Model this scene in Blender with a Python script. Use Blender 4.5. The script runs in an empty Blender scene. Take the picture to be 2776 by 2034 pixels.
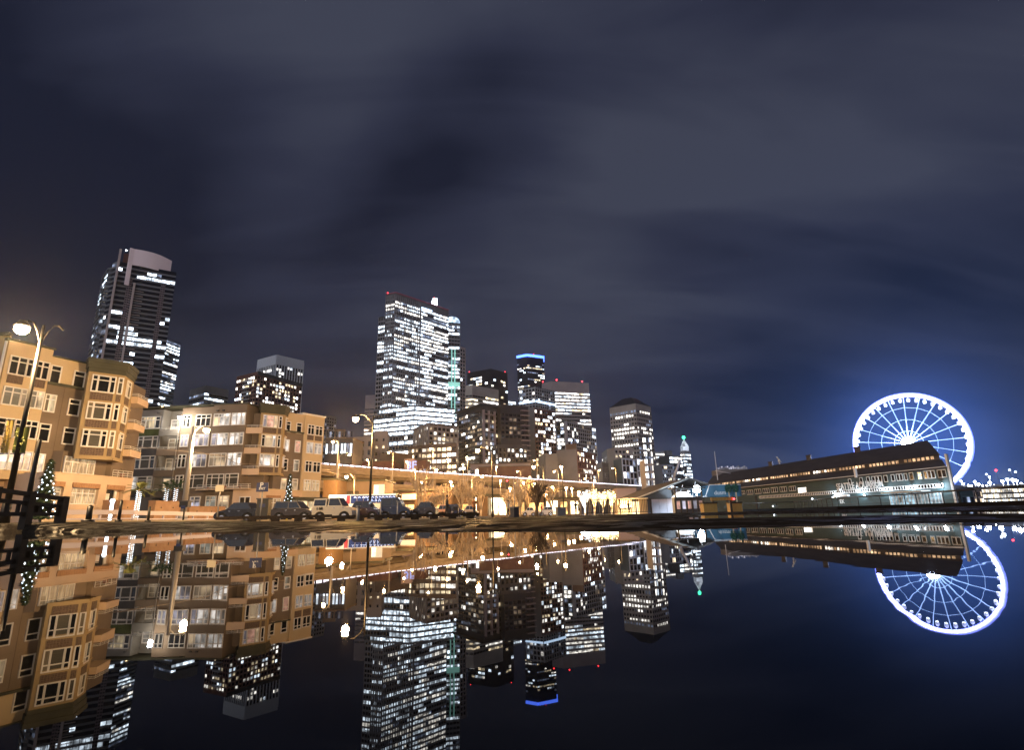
import bpy, math, random
import numpy as np
from mathutils import Matrix, Vector

random.seed(7)
S = bpy.context.scene
COL = S.collection
R = math.radians

# ---------------------------------------------------------------- camera
# A low wide-angle view over a puddle: eye 12 cm above the water.
PW, PH = 2776.0, 2034.0
FPX, PITCH, ROLL, CAMH = 1476.33, R(14.573), R(-1.3655), 0.12
_f = Vector((0, math.cos(PITCH), math.sin(PITCH)))
_u0 = Vector((0, -math.sin(PITCH), math.cos(PITCH)))
_x0 = Vector((1, 0, 0))
_X = _x0 * math.cos(ROLL) + _u0 * math.sin(ROLL)
_U = -_x0 * math.sin(ROLL) + _u0 * math.cos(ROLL)
cd = bpy.data.cameras.new('camera')
cam = bpy.data.objects.new('camera', cd)
COL.objects.link(cam)
m = Matrix(((_X.x, _U.x, -_f.x, 0), (_X.y, _U.y, -_f.y, 0), (_X.z, _U.z, -_f.z, CAMH), (0, 0, 0, 1)))
cam.matrix_world = m
cd.sensor_width = 36
cd.lens = FPX / PW * 36
cd.clip_start = 0.02
cd.clip_end = 20000
S.camera = cam

S.view_settings.view_transform = 'Standard'
S.view_settings.look = 'None'
S.view_settings.exposure = 0
S.view_settings.gamma = 1
S.cycles.use_denoising = True
S.cycles.max_bounces = 5
S.cycles.diffuse_bounces = 2
S.cycles.glossy_bounces = 3
S.cycles.transmission_bounces = 2
S.cycles.sample_clamp_indirect = 3
S.cycles.caustics_reflective = False
S.cycles.caustics_refractive = False
S.cycles.blur_glossy = 0.3
S.cycles.use_light_tree = True

ZR = {'A':(0,640,2.064),'B':(340,920,3.177),'C':(860,760,2.429),'D':(1200,900,3.06),'E':(1560,1040,3.934),
 'F':(1900,1040,3.934),'G':(2276,1040,3.934),'H':(0,1300,3.221),'I':(500,1260,3.758),'J':(860,1200,4.51),
 'K':(1300,1200,4.51),'L':(0,900,5.6375),'M':(0,1160,5.6375),'N':(340,1060,7.517),'O':(600,1080,7.517),
 'P':(340,1230,7.517),'Q':(220,640,6.353),'R':(980,780,6.353),'S':(1620,1300,7.517),'T':(1880,1280,7.517),
 'U':(2150,1240,7.517),'V':(2450,1240,6.917),'W':(860,1300,9.02),'Y':(1080,1300,9.02),'':(0,0,1)}

def ray(k, a, b):
    """direction in which a survey point of the site is seen from the eye"""
    o = ZR[k]
    px, py = o[0] + a / o[2], o[1] + b / o[2]
    return _f + _X * ((px - PW / 2) / FPX) - _U * ((py - PH / 2) / FPX)

def atY(k, a, b, Y):
    d = ray(k, a, b)
    return Vector((d.x * Y / d.y, Y, d.z * Y / d.y + CAMH))

def atZ(k, a, b, z):
    d = ray(k, a, b)
    t = (z - CAMH) / d.z
    return Vector((d.x * t, d.y * t, z))

# ---------------------------------------------------------------- sky
w = bpy.data.worlds.new('World')
S.world = w
w.use_nodes = True
nt = w.node_tree
nt.nodes.clear()
N = lambda t: nt.nodes.new(t)
Lk = nt.links.new
out = N('ShaderNodeOutputWorld')
bg = N('ShaderNodeBackground')
tc = N('ShaderNodeTexCoord')
sep = N('ShaderNodeSeparateXYZ')
Lk(tc.outputs['Generated'], sep.inputs[0])
def mth(op, a, b=None, c=None):
    n = N('ShaderNodeMath'); n.operation = op
    for i, v in enumerate((a, b, c)):
        if v is None: continue
        if isinstance(v, (int, float)): n.inputs[i].default_value = v
        else: Lk(v, n.inputs[i])
    return n.outputs[0]
zz = mth('ADD', mth('ABSOLUTE', sep.outputs[2]), 0.38)
cx, cy = mth('DIVIDE', sep.outputs[0], zz), mth('DIVIDE', sep.outputs[1], zz)
comb = N('ShaderNodeCombineXYZ')
Lk(cx, comb.inputs[0]); Lk(cy, comb.inputs[1])
mp = N('ShaderNodeMapping')
mp.inputs['Rotation'].default_value = (0, 0, R(-35))
mp.inputs['Scale'].default_value = (.75, 1.5, 1)
mp.inputs['Location'].default_value = (3.1, 1.7, 0)
Lk(comb.outputs[0], mp.inputs[0])
n1 = N('ShaderNodeTexNoise'); n1.inputs['Scale'].default_value = 1.15; n1.inputs['Detail'].default_value = 3.5
n1.inputs['Roughness'].default_value = 0.45; n1.inputs['Distortion'].default_value = 0.7
Lk(mp.outputs[0], n1.inputs['Vector'])
cr = N('ShaderNodeValToRGB')
e = cr.color_ramp.elements
e[0].position = 0.33; e[0].color = (0.012, 0.0145, 0.030, 1)
e[1].position = 0.66; e[1].color = (0.052, 0.058, 0.090, 1)
e2 = cr.color_ramp.elements.new(0.5); e2.color = (0.029, 0.033, 0.060, 1)
nn0 = N('ShaderNodeVectorMath'); nn0.operation = 'NORMALIZE'
Lk(tc.outputs['Generated'], nn0.inputs[0])
nw_ = N('ShaderNodeTexNoise'); nw_.inputs['Scale'].default_value = 2.2; nw_.inputs['Detail'].default_value = 3
Lk(nn0.outputs[0], nw_.inputs['Vector'])
wv = N('ShaderNodeVectorMath'); wv.operation = 'MULTIPLY_ADD'
Lk(nw_.outputs['Color'], wv.inputs[0]); wv.inputs[1].default_value = (.34, .34, .34); Lk(nn0.outputs[0], wv.inputs[2])
wo = N('ShaderNodeVectorMath'); wo.operation = 'SUBTRACT'; Lk(wv.outputs[0], wo.inputs[0]); wo.inputs[1].default_value = (.17, .17, .17)
wn = N('ShaderNodeVectorMath'); wn.operation = 'NORMALIZE'; Lk(wo.outputs[0], wn.inputs[0])
n5 = N('ShaderNodeTexNoise'); n5.inputs['Scale'].default_value = 3.6; n5.inputs['Detail'].default_value = 7; n5.inputs['Roughness'].default_value = .55; n5.inputs['Distortion'].default_value = .6
m5 = N('ShaderNodeMapping'); m5.inputs['Rotation'].default_value = (0, 0, R(-35)); m5.inputs['Scale'].default_value = (.42, 1.7, 1)
Lk(comb.outputs[0], m5.inputs[0]); Lk(m5.outputs[0], n5.inputs['Vector'])
cover = mth('MULTIPLY_ADD', mth('SUBTRACT', n1.outputs[0], .5), .75, .50)
cover = mth('MULTIPLY_ADD', mth('SUBTRACT', n5.outputs[0], .5), .36, cover)
# thick and thin parts of the overcast, by bearing
for px_, py_, amp, k in ((1000, 120, .24, 14), (1270, 400, -.17, 90), (1080, 620, -.12, 50), (1420, 230, -.12, 60), (1180, 520, -.10, 70), (120, 180, -.17, 24), (60, 430, -.08, 40), (620, 330, .07, 25), (1900, 200, .09, 9), (2700, 700, -.05, 20), (300, 800, -.12, 12)):
    d_ = ray('', px_, py_).normalized(); v_ = N('ShaderNodeVectorMath'); v_.operation = 'DOT_PRODUCT'
    Lk(wn.outputs[0], v_.inputs[0]); v_.inputs[1].default_value = tuple(d_)
    cover = mth('ADD', cover, mth('MULTIPLY', mth('POWER', mth('MAXIMUM', v_.outputs['Value'], 0), k), amp))
Lk(cover, cr.inputs[0])
# the wheel's blue glow, painted into the sky around its bearing
wd = ray('', 2480, 1210).normalized()
nrm = N('ShaderNodeVectorMath'); nrm.operation = 'DOT_PRODUCT'
nn = N('ShaderNodeVectorMath'); nn.operation = 'NORMALIZE'
Lk(tc.outputs['Generated'], nn.inputs[0]); Lk(nn.outputs[0], nrm.inputs[0])
nrm.inputs[1].default_value = tuple(wd)
dt = mth('MAXIMUM', nrm.outputs['Value'], 0)
g1 = mth('MULTIPLY', mth('POWER', dt, 14), 1.0)
g2 = mth('MULTIPLY', mth('POWER', dt, 230), 1.0)
low = mth('POWER', mth('SUBTRACT', 1.0, mth('MINIMUM', mth('ABSOLUTE', sep.outputs[2]), 1.0)), 7.0)
g1 = mth('MULTIPLY', g1, mth('ADD', mth('MULTIPLY', low, 0.8), 0.25))
def addc(col, fac, rgb):
    mx = N('ShaderNodeMix'); mx.data_type = 'RGBA'; mx.blend_type = 'ADD'
    Lk(fac, mx.inputs[0]); Lk(col, mx.inputs[6]); mx.inputs[7].default_value = (*rgb, 1)
    return mx.outputs[2]
c = addc(cr.outputs[0], g1, (0.007, 0.032, 0.110))
c = addc(c, g2, (0.025, 0.10, 0.46))
Lk(c, bg.inputs[0])
bg.inputs[1].default_value = 0.95
Lk(bg.outputs[0], out.inputs[0])

# added broad fill sun from behind the viewer, brightening the tower walls
sl = bpy.data.lights.new('cloud_glow', 'SUN')
sl.energy = 0.95; sl.angle = R(80); sl.color = (0.86, 0.88, 1.0)
so = bpy.data.objects.new('cloud_glow', sl); COL.objects.link(so)
so.rotation_euler = Vector((0.30, 0.93, -0.42)).to_track_quat('-Z', 'Y').to_euler()

# ---------------------------------------------------------------- materials
MATS = {}
def mat(name, col=(.5, .5, .5), rough=0.7, metal=0.0, emit=None, es=0.0, noise=None, nscale=2.0, bump=0.0, spec=0.5, stretch=(1, 1, 1), ior=1.45, vary=0.0, cell=3.1):
    if name in MATS: return MATS[name]
    m = bpy.data.materials.new(name); m.use_nodes = True
    t = m.node_tree; b = t.nodes['Principled BSDF']
    b.inputs['Base Color'].default_value = (*col, 1)
    b.inputs['Roughness'].default_value = rough
    b.inputs['Metallic'].default_value = metal
    b.inputs['Specular IOR Level'].default_value = spec
    b.inputs['IOR'].default_value = ior
    if emit:
        b.inputs['Emission Color'].default_value = (*emit, 1)
        b.inputs['Emission Strength'].default_value = es
        m.cycles.emission_sampling = 'NONE'
    if noise or bump or vary:
        g = t.nodes.new('ShaderNodeNewGeometry'); mp = t.nodes.new('ShaderNodeMapping')
        mp.inputs['Scale'].default_value = stretch
        nz = t.nodes.new('ShaderNodeTexNoise'); nz.inputs['Scale'].default_value = nscale; nz.inputs['Detail'].default_value = 5
        t.links.new(g.outputs['Position'], mp.inputs[0]); t.links.new(mp.outputs[0], nz.inputs['Vector'])
        if noise:
            r = t.nodes.new('ShaderNodeValToRGB'); r.color_ramp.elements[0].position = .3; r.color_ramp.elements[1].position = .7
            r.color_ramp.elements[0].color = (*col, 1); r.color_ramp.elements[1].color = (*noise, 1)
            t.links.new(nz.outputs[0], r.inputs[0]); t.links.new(r.outputs[0], b.inputs['Base Color'])
        if bump:
            bp = t.nodes.new('ShaderNodeBump'); bp.inputs['Strength'].default_value = bump; bp.inputs['Distance'].default_value = 0.05
            t.links.new(nz.outputs[0], bp.inputs['Height']); t.links.new(bp.outputs[0], b.inputs['Normal'])
        if vary and emit:
            # uneven brightness of a room: blinds, lamps, furniture
            rr = t.nodes.new('ShaderNodeMapRange'); rr.inputs[1].default_value = .35; rr.inputs[2].default_value = .68
            rr.inputs[3].default_value = es * (1 - vary); rr.inputs[4].default_value = es * (1 + vary)
            t.links.new(nz.outputs[0], rr.inputs[0])
            sn = t.nodes.new('ShaderNodeVectorMath'); sn.operation = 'SNAP'; sn.inputs[1].default_value = (cell,) * 3
            wn_ = t.nodes.new('ShaderNodeTexWhiteNoise'); ml = t.nodes.new('ShaderNodeMath'); ml.operation = 'MULTIPLY'
            r2 = t.nodes.new('ShaderNodeMapRange'); r2.inputs[3].default_value = .10; r2.inputs[4].default_value = 1.3
            t.links.new(g.outputs['Position'], sn.inputs[0]); t.links.new(sn.outputs[0], wn_.inputs['Vector'])
            t.links.new(wn_.outputs['Value'], r2.inputs[0]); t.links.new(rr.outputs[0], ml.inputs[0]); t.links.new(r2.outputs[0], ml.inputs[1])
            t.links.new(ml.outputs[0], b.inputs['Emission Strength'])
    MATS[name] = m
    return m

M = dict(
 conc=mat('pale concrete', (.30, .29, .30), .8, noise=(.38, .37, .38), nscale=.08),
 conc2=mat('grey concrete', (.17, .17, .18), .8, noise=(.23, .23, .24), nscale=.1),
 pink=mat('rose granite', (.34, .27, .27), .6, noise=(.42, .34, .33), nscale=.1),
 beige=mat('beige stone', (.33, .28, .24), .8, noise=(.42, .36, .31), nscale=.1),
 dark=mat('dark cladding', (.022, .022, .028), .5, noise=(.035, .034, .042), nscale=.1),
 dgrey=mat('charcoal wall', (.05, .05, .056), .7, noise=(.075, .072, .078), nscale=.2),
 brick=mat('red brick', (.13, .055, .045), .85, noise=(.18, .08, .062), nscale=.5),
 brown=mat('brown stucco', (.12, .085, .065), .85, noise=(.17, .12, .09), nscale=.3),
 white=mat('white frame paint', (.82, .80, .77), .5),
 steel=mat('white steel', (.7, .72, .76), .4),
 black=mat('black metal', (.015, .014, .013), .45),
 bluegl=mat('blue black glass', (.008, .01, .02), .08, spec=.6),
 glass=mat('night window glass', (.010, .011, .012), .06, spec=.7),
 blind=mat('drawn blind', (.05, .05, .042), .4, noise=(.085, .082, .07), nscale=.8, stretch=(1, 1, 12)),
 curtain=mat('pale curtain', (.10, .09, .07), .9, noise=(.26, .23, .18), nscale=3, stretch=(3, 3, .1)),
 stan=mat('tan stucco', (.58, .45, .28), .85, noise=(.66, .52, .33), nscale=.35, bump=.05),
 sbrown=mat('taupe stucco', (.16, .125, .095), .85, noise=(.23, .175, .13), nscale=.35, bump=.05),
 sgold=mat('ochre stucco', (.36, .265, .14), .85, noise=(.44, .33, .18), nscale=.35, bump=.05),
 sgrey=mat('grey stucco', (.17, .165, .155), .85, noise=(.22, .21, .20), nscale=.35),
 speach=mat('peach stone', (.62, .46, .33), .85, noise=(.70, .53, .38), nscale=.5, bump=.05),
 cornice=mat('dark green cornice', (.05, .052, .035), .7, noise=(.075, .076, .05), nscale=1.0),
 lattice=mat('brown lattice', (.07, .045, .035), .8, noise=(.20, .13, .10), nscale=9),
 header=mat('brick header', (.30, .16, .09), .85, noise=(.46, .27, .14), nscale=9, stretch=(1, 1, .3)),
 cool=mat('office window cool', (.3, .3, .3), .5, emit=(.74, .87, 1.0), es=5.5, vary=.8, nscale=.30),
 white_l=mat('office window white', (.3, .3, .3), .5, emit=(1, .95, .86), es=4.4, vary=.8, nscale=.33),
 dimc=mat('office window dim', (.1, .1, .1), .4, emit=(.55, .68, 1.0), es=.55, vary=.9, nscale=.3),
 warm=mat('window warm', (.3, .3, .3), .5, emit=(1, .80, .50), es=2.6, vary=.8, nscale=.5),
 warmd=mat('window dim warm', (.2, .2, .2), .5, emit=(1, .72, .42), es=.55, vary=.9, nscale=.6),
 room=mat('lit room', (.12, .12, .12), .3, emit=(1, .93, .86), es=.95, vary=.9, nscale=1.1, stretch=(1, 1, .5)),
 roomv=mat('lilac lit room', (.1, .1, .1), .3, emit=(.82, .80, 1), es=.48, vary=.8, nscale=1.3, stretch=(1, 1, .5)),
 roomw=mat('warm lit room', (.12, .1, .1), .3, emit=(1, .78, .45), es=.75, vary=.85, nscale=1.2, stretch=(1.5, 1.5, .4)),
 asphroof=mat('dark roof', (.030, .026, .027), .8, noise=(.055, .047, .046), nscale=.5, stretch=(1, .3, 1)),
 lamp=mat('sodium lamp', (1, .8, .5), .5, emit=(1, .72, .36), es=60),
 lampw=mat('white lamp', (1, 1, 1), .5, emit=(.86, .94, 1), es=55),
 red=mat('red beacon', (1, .1, .1), .5, emit=(1, .03, .04), es=14),
 timber=mat('weathered timber', (.16, .10, .055), .8, noise=(.26, .17, .09), nscale=3, stretch=(6, 6, .4)),
 dtimber=mat('dark timber', (.03, .022, .015), .75, noise=(.055, .04, .028), nscale=4),
 polem=mat('galvanised pole', (.42, .40, .37), .5, .3),
 bark=mat('bare bark', (.40, .31, .21), .9, noise=(.52, .42, .30), nscale=8),
 rubber=mat('tyre rubber', (.012, .012, .012), .8),
 chrome=mat('bright metal', (.6, .6, .6), .25, 1.0),
)
LIT = {'c': 'cool', 'w': 'white_l', 'd': 'dimc', 'm': 'warm', 'n': 'warmd', 'g': 'bluegl', 'k': 'glass'}

# ---------------------------------------------------------------- mesh building
class MB:
    def __init__(s): s.v = []; s.f = []; s.m = []; s.sm = []
    def add(s, vs, fs, mi=0, smooth=False):
        o = len(s.v); s.v += [tuple(p) for p in vs]
        for f in fs: s.f.append(tuple(i + o for i in f)); s.m.append(mi); s.sm.append(smooth)
    def prism(s, poly, z0, z1, mi=0, cap=None):
        n = len(poly)
        if sum(poly[i][0] * poly[(i + 1) % n][1] - poly[(i + 1) % n][0] * poly[i][1] for i in range(n)) < 0: poly = poly[::-1]
        vs = [(p[0], p[1], z0) for p in poly] + [(p[0], p[1], z1) for p in poly]
        s.add(vs, [(i, (i + 1) % n, n + (i + 1) % n, n + i) for i in range(n)], mi)
        s.add([(p[0], p[1], z1) for p in poly], [tuple(range(n))], mi if cap is None else cap)
        s.add([(p[0], p[1], z0) for p in poly], [tuple(range(n - 1, -1, -1))], mi)
    def box(s, c0, c1, mi=0):
        x0, y0, z0 = [min(a, b) for a, b in zip(c0, c1)]; x1, y1, z1 = [max(a, b) for a, b in zip(c0, c1)]
        s.hexa([(x0, y0, z0), (x1, y0, z0), (x1, y1, z0), (x0, y1, z0), (x0, y0, z1), (x1, y0, z1), (x1, y1, z1), (x0, y1, z1)], mi)
    def hexa(s, v, mi=0):
        s.add(v, [(3, 2, 1, 0), (4, 5, 6, 7), (0, 1, 5, 4), (1, 2, 6, 5), (2, 3, 7, 6), (3, 0, 4, 7)], mi)
    def fb(s, fr, u0, u1, z0, z1, d0, d1, mi=0):
        """box on a facade frame: u along, z up, d out of the wall"""
        s.hexa([fr(u0, z0, d1), fr(u1, z0, d1), fr(u1, z0, d0), fr(u0, z0, d0), fr(u0, z1, d1), fr(u1, z1, d1), fr(u1, z1, d0), fr(u0, z1, d0)], mi)
    def tube(s, pts, r, n=6, mi=0, r1=None, smooth=True):
        pts = [Vector(p) for p in pts]; k = len(pts); r1 = r if r1 is None else r1
        o = len(s.v)
        for i, p in enumerate(pts):
            d = (pts[min(i + 1, k - 1)] - pts[max(i - 1, 0)]).normalized()
            a = d.cross(Vector((0, 0, 1)) if abs(d.z) < .9 else Vector((1, 0, 0))).normalized(); b = d.cross(a)
            rr = r + (r1 - r) * i / (k - 1)
            for j in range(n):
                t = 2 * math.pi * j / n
                s.v.append(tuple(p + a * math.cos(t) * rr + b * math.sin(t) * rr))
        for i in range(k - 1):
            for j in range(n):
                s.f.append((o + i * n + j, o + i * n + (j + 1) % n, o + (i + 1) * n + (j + 1) % n, o + (i + 1) * n + j)); s.m.append(mi); s.sm.append(smooth)
        s.f.append(tuple(o + j for j in range(n))[::-1]); s.m.append(mi); s.sm.append(False)
        s.f.append(tuple(o + (k - 1) * n + j for j in range(n))); s.m.append(mi); s.sm.append(False)
    def ball(s, c, r, mi=0, n=8, sz=1.0):
        o = len(s.v); c = Vector(c)
        for i in range(1, n // 2):
            ph = math.pi * i / (n // 2)
            for j in range(n):
                t = 2 * math.pi * j / n
                s.v.append((c.x + r * math.sin(ph) * math.cos(t), c.y + r * math.sin(ph) * math.sin(t), c.z + r * sz * math.cos(ph)))
        k = n // 2 - 1; top = len(s.v); s.v += [(c.x, c.y, c.z + r * sz), (c.x, c.y, c.z - r * sz)]
        for j in range(n):
            s.f.append((top, o + j, o + (j + 1) % n)); s.m.append(mi); s.sm.append(True)
            s.f.append((top + 1, o + (k - 1) * n + (j + 1) % n, o + (k - 1) * n + j)); s.m.append(mi); s.sm.append(True)
            for i in range(k - 1):
                s.f.append((o + i * n + j, o + (i + 1) * n + j, o + (i + 1) * n + (j + 1) % n, o + i * n + (j + 1) % n)); s.m.append(mi); s.sm.append(True)
    def build(s, name, mats, parent=None):
        me = bpy.data.meshes.new(name); me.from_pydata(s.v, [], s.f); me.update()
        if not isinstance(mats, (list, tuple)): mats = [mats]
        for q in mats: me.materials.append(M[q] if isinstance(q, str) else q)
        me.polygons.foreach_set('material_index', s.m); me.polygons.foreach_set('use_smooth', s.sm)
        o = bpy.data.objects.new(name, me); COL.objects.link(o)
        if parent:
            o.parent = parent
            o.matrix_parent_inverse = parent.matrix_world.inverted()
        return o

def tag(o, label=None, cat=None, group=None, kind=None):
    if label: o['label'] = label
    if cat: o['category'] = cat
    if group: o['group'] = group
    if kind: o['kind'] = kind
    return o

def thing(name, label, cat, loc=(0, 0, 0), group=None, rz=0):
    o = bpy.data.objects.new(name, None); COL.objects.link(o)
    o.location = loc; o.rotation_euler = (0, 0, rz)
    o.matrix_world = Matrix.Translation(loc) @ Matrix.Rotation(rz, 4, 'Z')
    return tag(o, label, cat, group)

def frame(p1, p2):
    p1 = Vector((p1[0], p1[1], 0)); p2 = Vector((p2[0], p2[1], 0))
    t = (p2 - p1).normalized(); n = Vector((t.y, -t.x, 0))
    f = lambda u, z, d=0: (p1 + t * u + n * d + Vector((0, 0, z)))
    f.t = t; f.n = n; f.o = p1; f.len = (p2 - p1).length
    return f

_unit = {}
def unitbox(matkey):
    if matkey not in _unit:
        b = MB(); b.box((0, 0, 0), (1, 1, 1))
        me = bpy.data.meshes.new('window'); me.from_pydata(b.v, [], b.f); me.materials.append(M[matkey]); _unit[matkey] = me
    return _unit[matkey]

def put_windows(th, wins, cap=100):
    """wins: (frame,u0,u1,z0,z1,d,matkey).  The largest-showing become parts, the rest one mesh."""
    def size(wn):
        fr, u0, u1, z0, z1, d, k = wn
        p = fr((u0 + u1) / 2, (z0 + z1) / 2); return (u1 - u0) * (z1 - z0) / p.length_squared
    wins = sorted(wins, key=size, reverse=True)
    for fr, u0, u1, z0, z1, d, k in wins[:cap]:
        o = bpy.data.objects.new('window', unitbox(k)); COL.objects.link(o); o.parent = th
        p = fr(u0, z0, d - .04)
        t, n = fr.t * (u1 - u0), fr.n * .04
        mw = Matrix(((t.x, n.x, 0, p.x), (t.y, n.y, 0, p.y), (0, 0, z1 - z0, p.z), (0, 0, 0, 1)))
        o.matrix_parent_inverse = th.matrix_world.inverted(); o.matrix_basis = mw
    if len(wins) > cap:
        ks = sorted({x[6] for x in wins}); b = MB()
        for fr, u0, u1, z0, z1, d, k in wins[cap:]: b.fb(fr, u0, u1, z0, z1, d - .04, d, ks.index(k))
        tag(b.build('window_rows', ks, th), kind='stuff')

def text(name, s, size, fr, u, z, d, matkey, parent, align='LEFT', ext=.03):
    c = bpy.data.curves.new(name, 'FONT'); c.body = s; c.size = size; c.extrude = ext; c.align_x = align; c.offset = size * .012
    o = bpy.data.objects.new(name, c); COL.objects.link(o)
    p = fr(u, z, d); t, n = fr.t, fr.n
    mw = Matrix(((t.x, 0, n.x, p.x), (t.y, 0, n.y, p.y), (0, 1, 0, p.z), (0, 0, 0, 1)))
    o.matrix_world = mw
    bpy.context.view_layer.update()
    me = bpy.data.meshes.new_from_object(o.evaluated_get(bpy.context.evaluated_depsgraph_get()))
    bpy.data.objects.remove(o)
    me.materials.clear(); me.materials.append(M[matkey])
    q = bpy.data.objects.new(name, me); COL.objects.link(q); q.parent = parent
    q.matrix_parent_inverse = parent.matrix_world.inverted(); q.matrix_basis = mw
    return q

def bulb(parent, p, power, col=(1, .62, .27), rad=.25):
    l = bpy.data.lights.new('bulb', 'POINT'); l.energy = power; l.color = col; l.shadow_soft_size = rad
    o = bpy.data.objects.new('bulb', l); COL.objects.link(o); o.parent = parent
    o.matrix_parent_inverse = parent.matrix_world.inverted(); o.matrix_basis = Matrix.Translation(p)
    return o
# ---------------------------------------------------------------- ground, puddle and bay
def vnoise(x, y, seed=0):
    xi, yi = np.floor(x).astype(np.int64), np.floor(y).astype(np.int64); xf, yf = x - xi, y - yi
    h = lambda a, b: (np.sin(a * 127.1 + b * 311.7 + seed * 74.7) * 43758.5453) % 1.0
    u, v = xf * xf * (3 - 2 * xf), yf * yf * (3 - 2 * yf)
    return (h(xi, yi) * (1 - u) + h(xi + 1, yi) * u) * (1 - v) + (h(xi, yi + 1) * (1 - u) + h(xi + 1, yi + 1) * u) * v

# survey of the puddle's far edge, seen from the eye: bearing -> distance
edge = [('', x, y) for x, y in ((0, 1444), (200, 1443.5), (500, 1443), (900, 1444), (1388, 1443), (1700, 1441), (1900, 1435), (2150, 1427), (2450, 1419), (2776, 1412))]
ea, er = [], []
for q in edge:
    p = atZ(*q, 0.0); ea.append(math.atan2(p.x, p.y)); er.append(math.hypot(p.x, p.y))
sm = lambda a, b, x: np.clip((x - a) / (b - a), 0, 1) ** 2 * (3 - 2 * np.clip((x - a) / (b - a), 0, 1))

def gheight(x, y):
    x = np.asarray(x, float); y = np.asarray(y, float)
    r = np.hypot(x, y); az = np.arctan2(x, y)
    e = np.interp(az, ea, er)
    n = vnoise(x * 1.3, y * .9, 1) * .6 + vnoise(x * 4.1, y * 3.1, 2) * .3
    e = e * (1 + (n - .45) * .13 + (vnoise(x * 9, y * 5, 9) - .5) * .03)
    s = (r - e) / e
    z = -.05 + .05 * sm(-.25, 0.0, s) + .045 * sm(0.0, .35, s) + .02 * sm(.5, 2.5, s)
    z = z + .010 * (vnoise(x * .9, y * .6, 3) - .5) * sm(.05, .5, s) + .004 * (vnoise(x * 3.7, y * 2.9, 4) - .5)
    # the paving banks up gently towards the street on the north side
    left = sm(-.25, -.62, az) * -1 if False else np.clip((-az - .28) / .42, 0, 1)
    z = z + left * .30 * sm(11, 30, r) * (s > 0)
    # a second, shallower pool by the pier rail
    p2 = sm(.24, .34, az) * sm(7.0, 9.0, r) * (1 - sm(22, 30, r))
    z = z - p2 * (.10 + .02 * (vnoise(x * .8, y * .8, 7) - .5))
    # south of the rail the quay drops into the bay
    sea = (az > .50) & (r > 47)
    z = np.where(sea, -4.0, z)
    return z

az = np.concatenate([np.linspace(-math.pi, -1.0, 60)[:-1], np.linspace(-1.0, 1.0, 430), np.linspace(1.0, math.pi, 60)[1:]])
rr = np.concatenate([[0.02], np.geomspace(.5, 2.6, 14), np.geomspace(2.7, 60, 210), np.geomspace(63, 1480, 30)])
AZ, RR = np.meshgrid(az, rr)
GX, GY = np.sin(AZ) * RR, np.cos(AZ) * RR
GZ = gheight(GX, GY)
na, nr = len(az), len(rr)
vs = np.stack([GX, GY, GZ], -1).reshape(-1, 3)
idx = np.arange(nr * na).reshape(nr, na)
fs = np.stack([idx[:-1, :-1], idx[1:, :-1], idx[1:, 1:], idx[:-1, 1:]], -1).reshape(-1, 4)
me = bpy.data.meshes.new('ground'); me.from_pydata(vs.tolist(), [], fs.tolist()); me.update()
me.polygons.foreach_set('use_smooth', [True] * len(me.polygons))
ga = bpy.data.materials.new('wet asphalt'); ga.use_nodes = True
t = ga.node_tree; b = t.nodes['Principled BSDF']
g = t.nodes.new('ShaderNodeNewGeometry')
n1 = t.nodes.new('ShaderNodeTexNoise'); n1.inputs['Scale'].default_value = 1.3; n1.inputs['Detail'].default_value = 6
n2 = t.nodes.new('ShaderNodeTexNoise'); n2.inputs['Scale'].default_value = 55; n2.inputs['Detail'].default_value = 4
t.links.new(g.outputs['Position'], n1.inputs['Vector']); t.links.new(g.outputs['Position'], n2.inputs['Vector'])
rp = t.nodes.new('ShaderNodeValToRGB'); rp.color_ramp.elements[0].color = (.014, .012, .010, 1); rp.color_ramp.elements[1].color = (.05, .043, .035, 1)
t.links.new(n2.outputs[0], rp.inputs[0]); t.links.new(rp.outputs[0], b.inputs['Base Color'])
rg = t.nodes.new('ShaderNodeMapRange'); rg.inputs[1].default_value = .42; rg.inputs[2].default_value = .62; rg.inputs[3].default_value = .42; rg.inputs[4].default_value = .95; 
ns = t.nodes.new('ShaderNodeTexNoise'); ns.inputs['Scale'].default_value = 2.4; ns.inputs['Detail'].default_value = 7; ns.inputs['Roughness'].default_value = .62
t.links.new(g.outputs['Position'], ns.inputs['Vector'])
rs = t.nodes.new('ShaderNodeMapRange'); rs.inputs[1].default_value = .50; rs.inputs[2].default_value = .66; rs.inputs[3].default_value = 0.0; rs.inputs[4].default_value = .09
t.links.new(ns.outputs[0], rs.inputs[0]); t.links.new(rs.outputs[0], b.inputs['Specular IOR Level'])
t.links.new(n1.outputs[0], rg.inputs[0]); t.links.new(rg.outputs[0], b.inputs['Roughness'])
bp = t.nodes.new('ShaderNodeBump'); bp.inputs['Strength'].default_value = .8; bp.inputs['Distance'].default_value = .008
t.links.new(n2.outputs[0], bp.inputs['Height']); t.links.new(bp.outputs[0], b.inputs['Normal'])
me.materials.append(ga)
tag(bpy.data.objects.new('ground', me), kind='structure'); COL.objects.link(bpy.data.objects['ground'])

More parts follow.
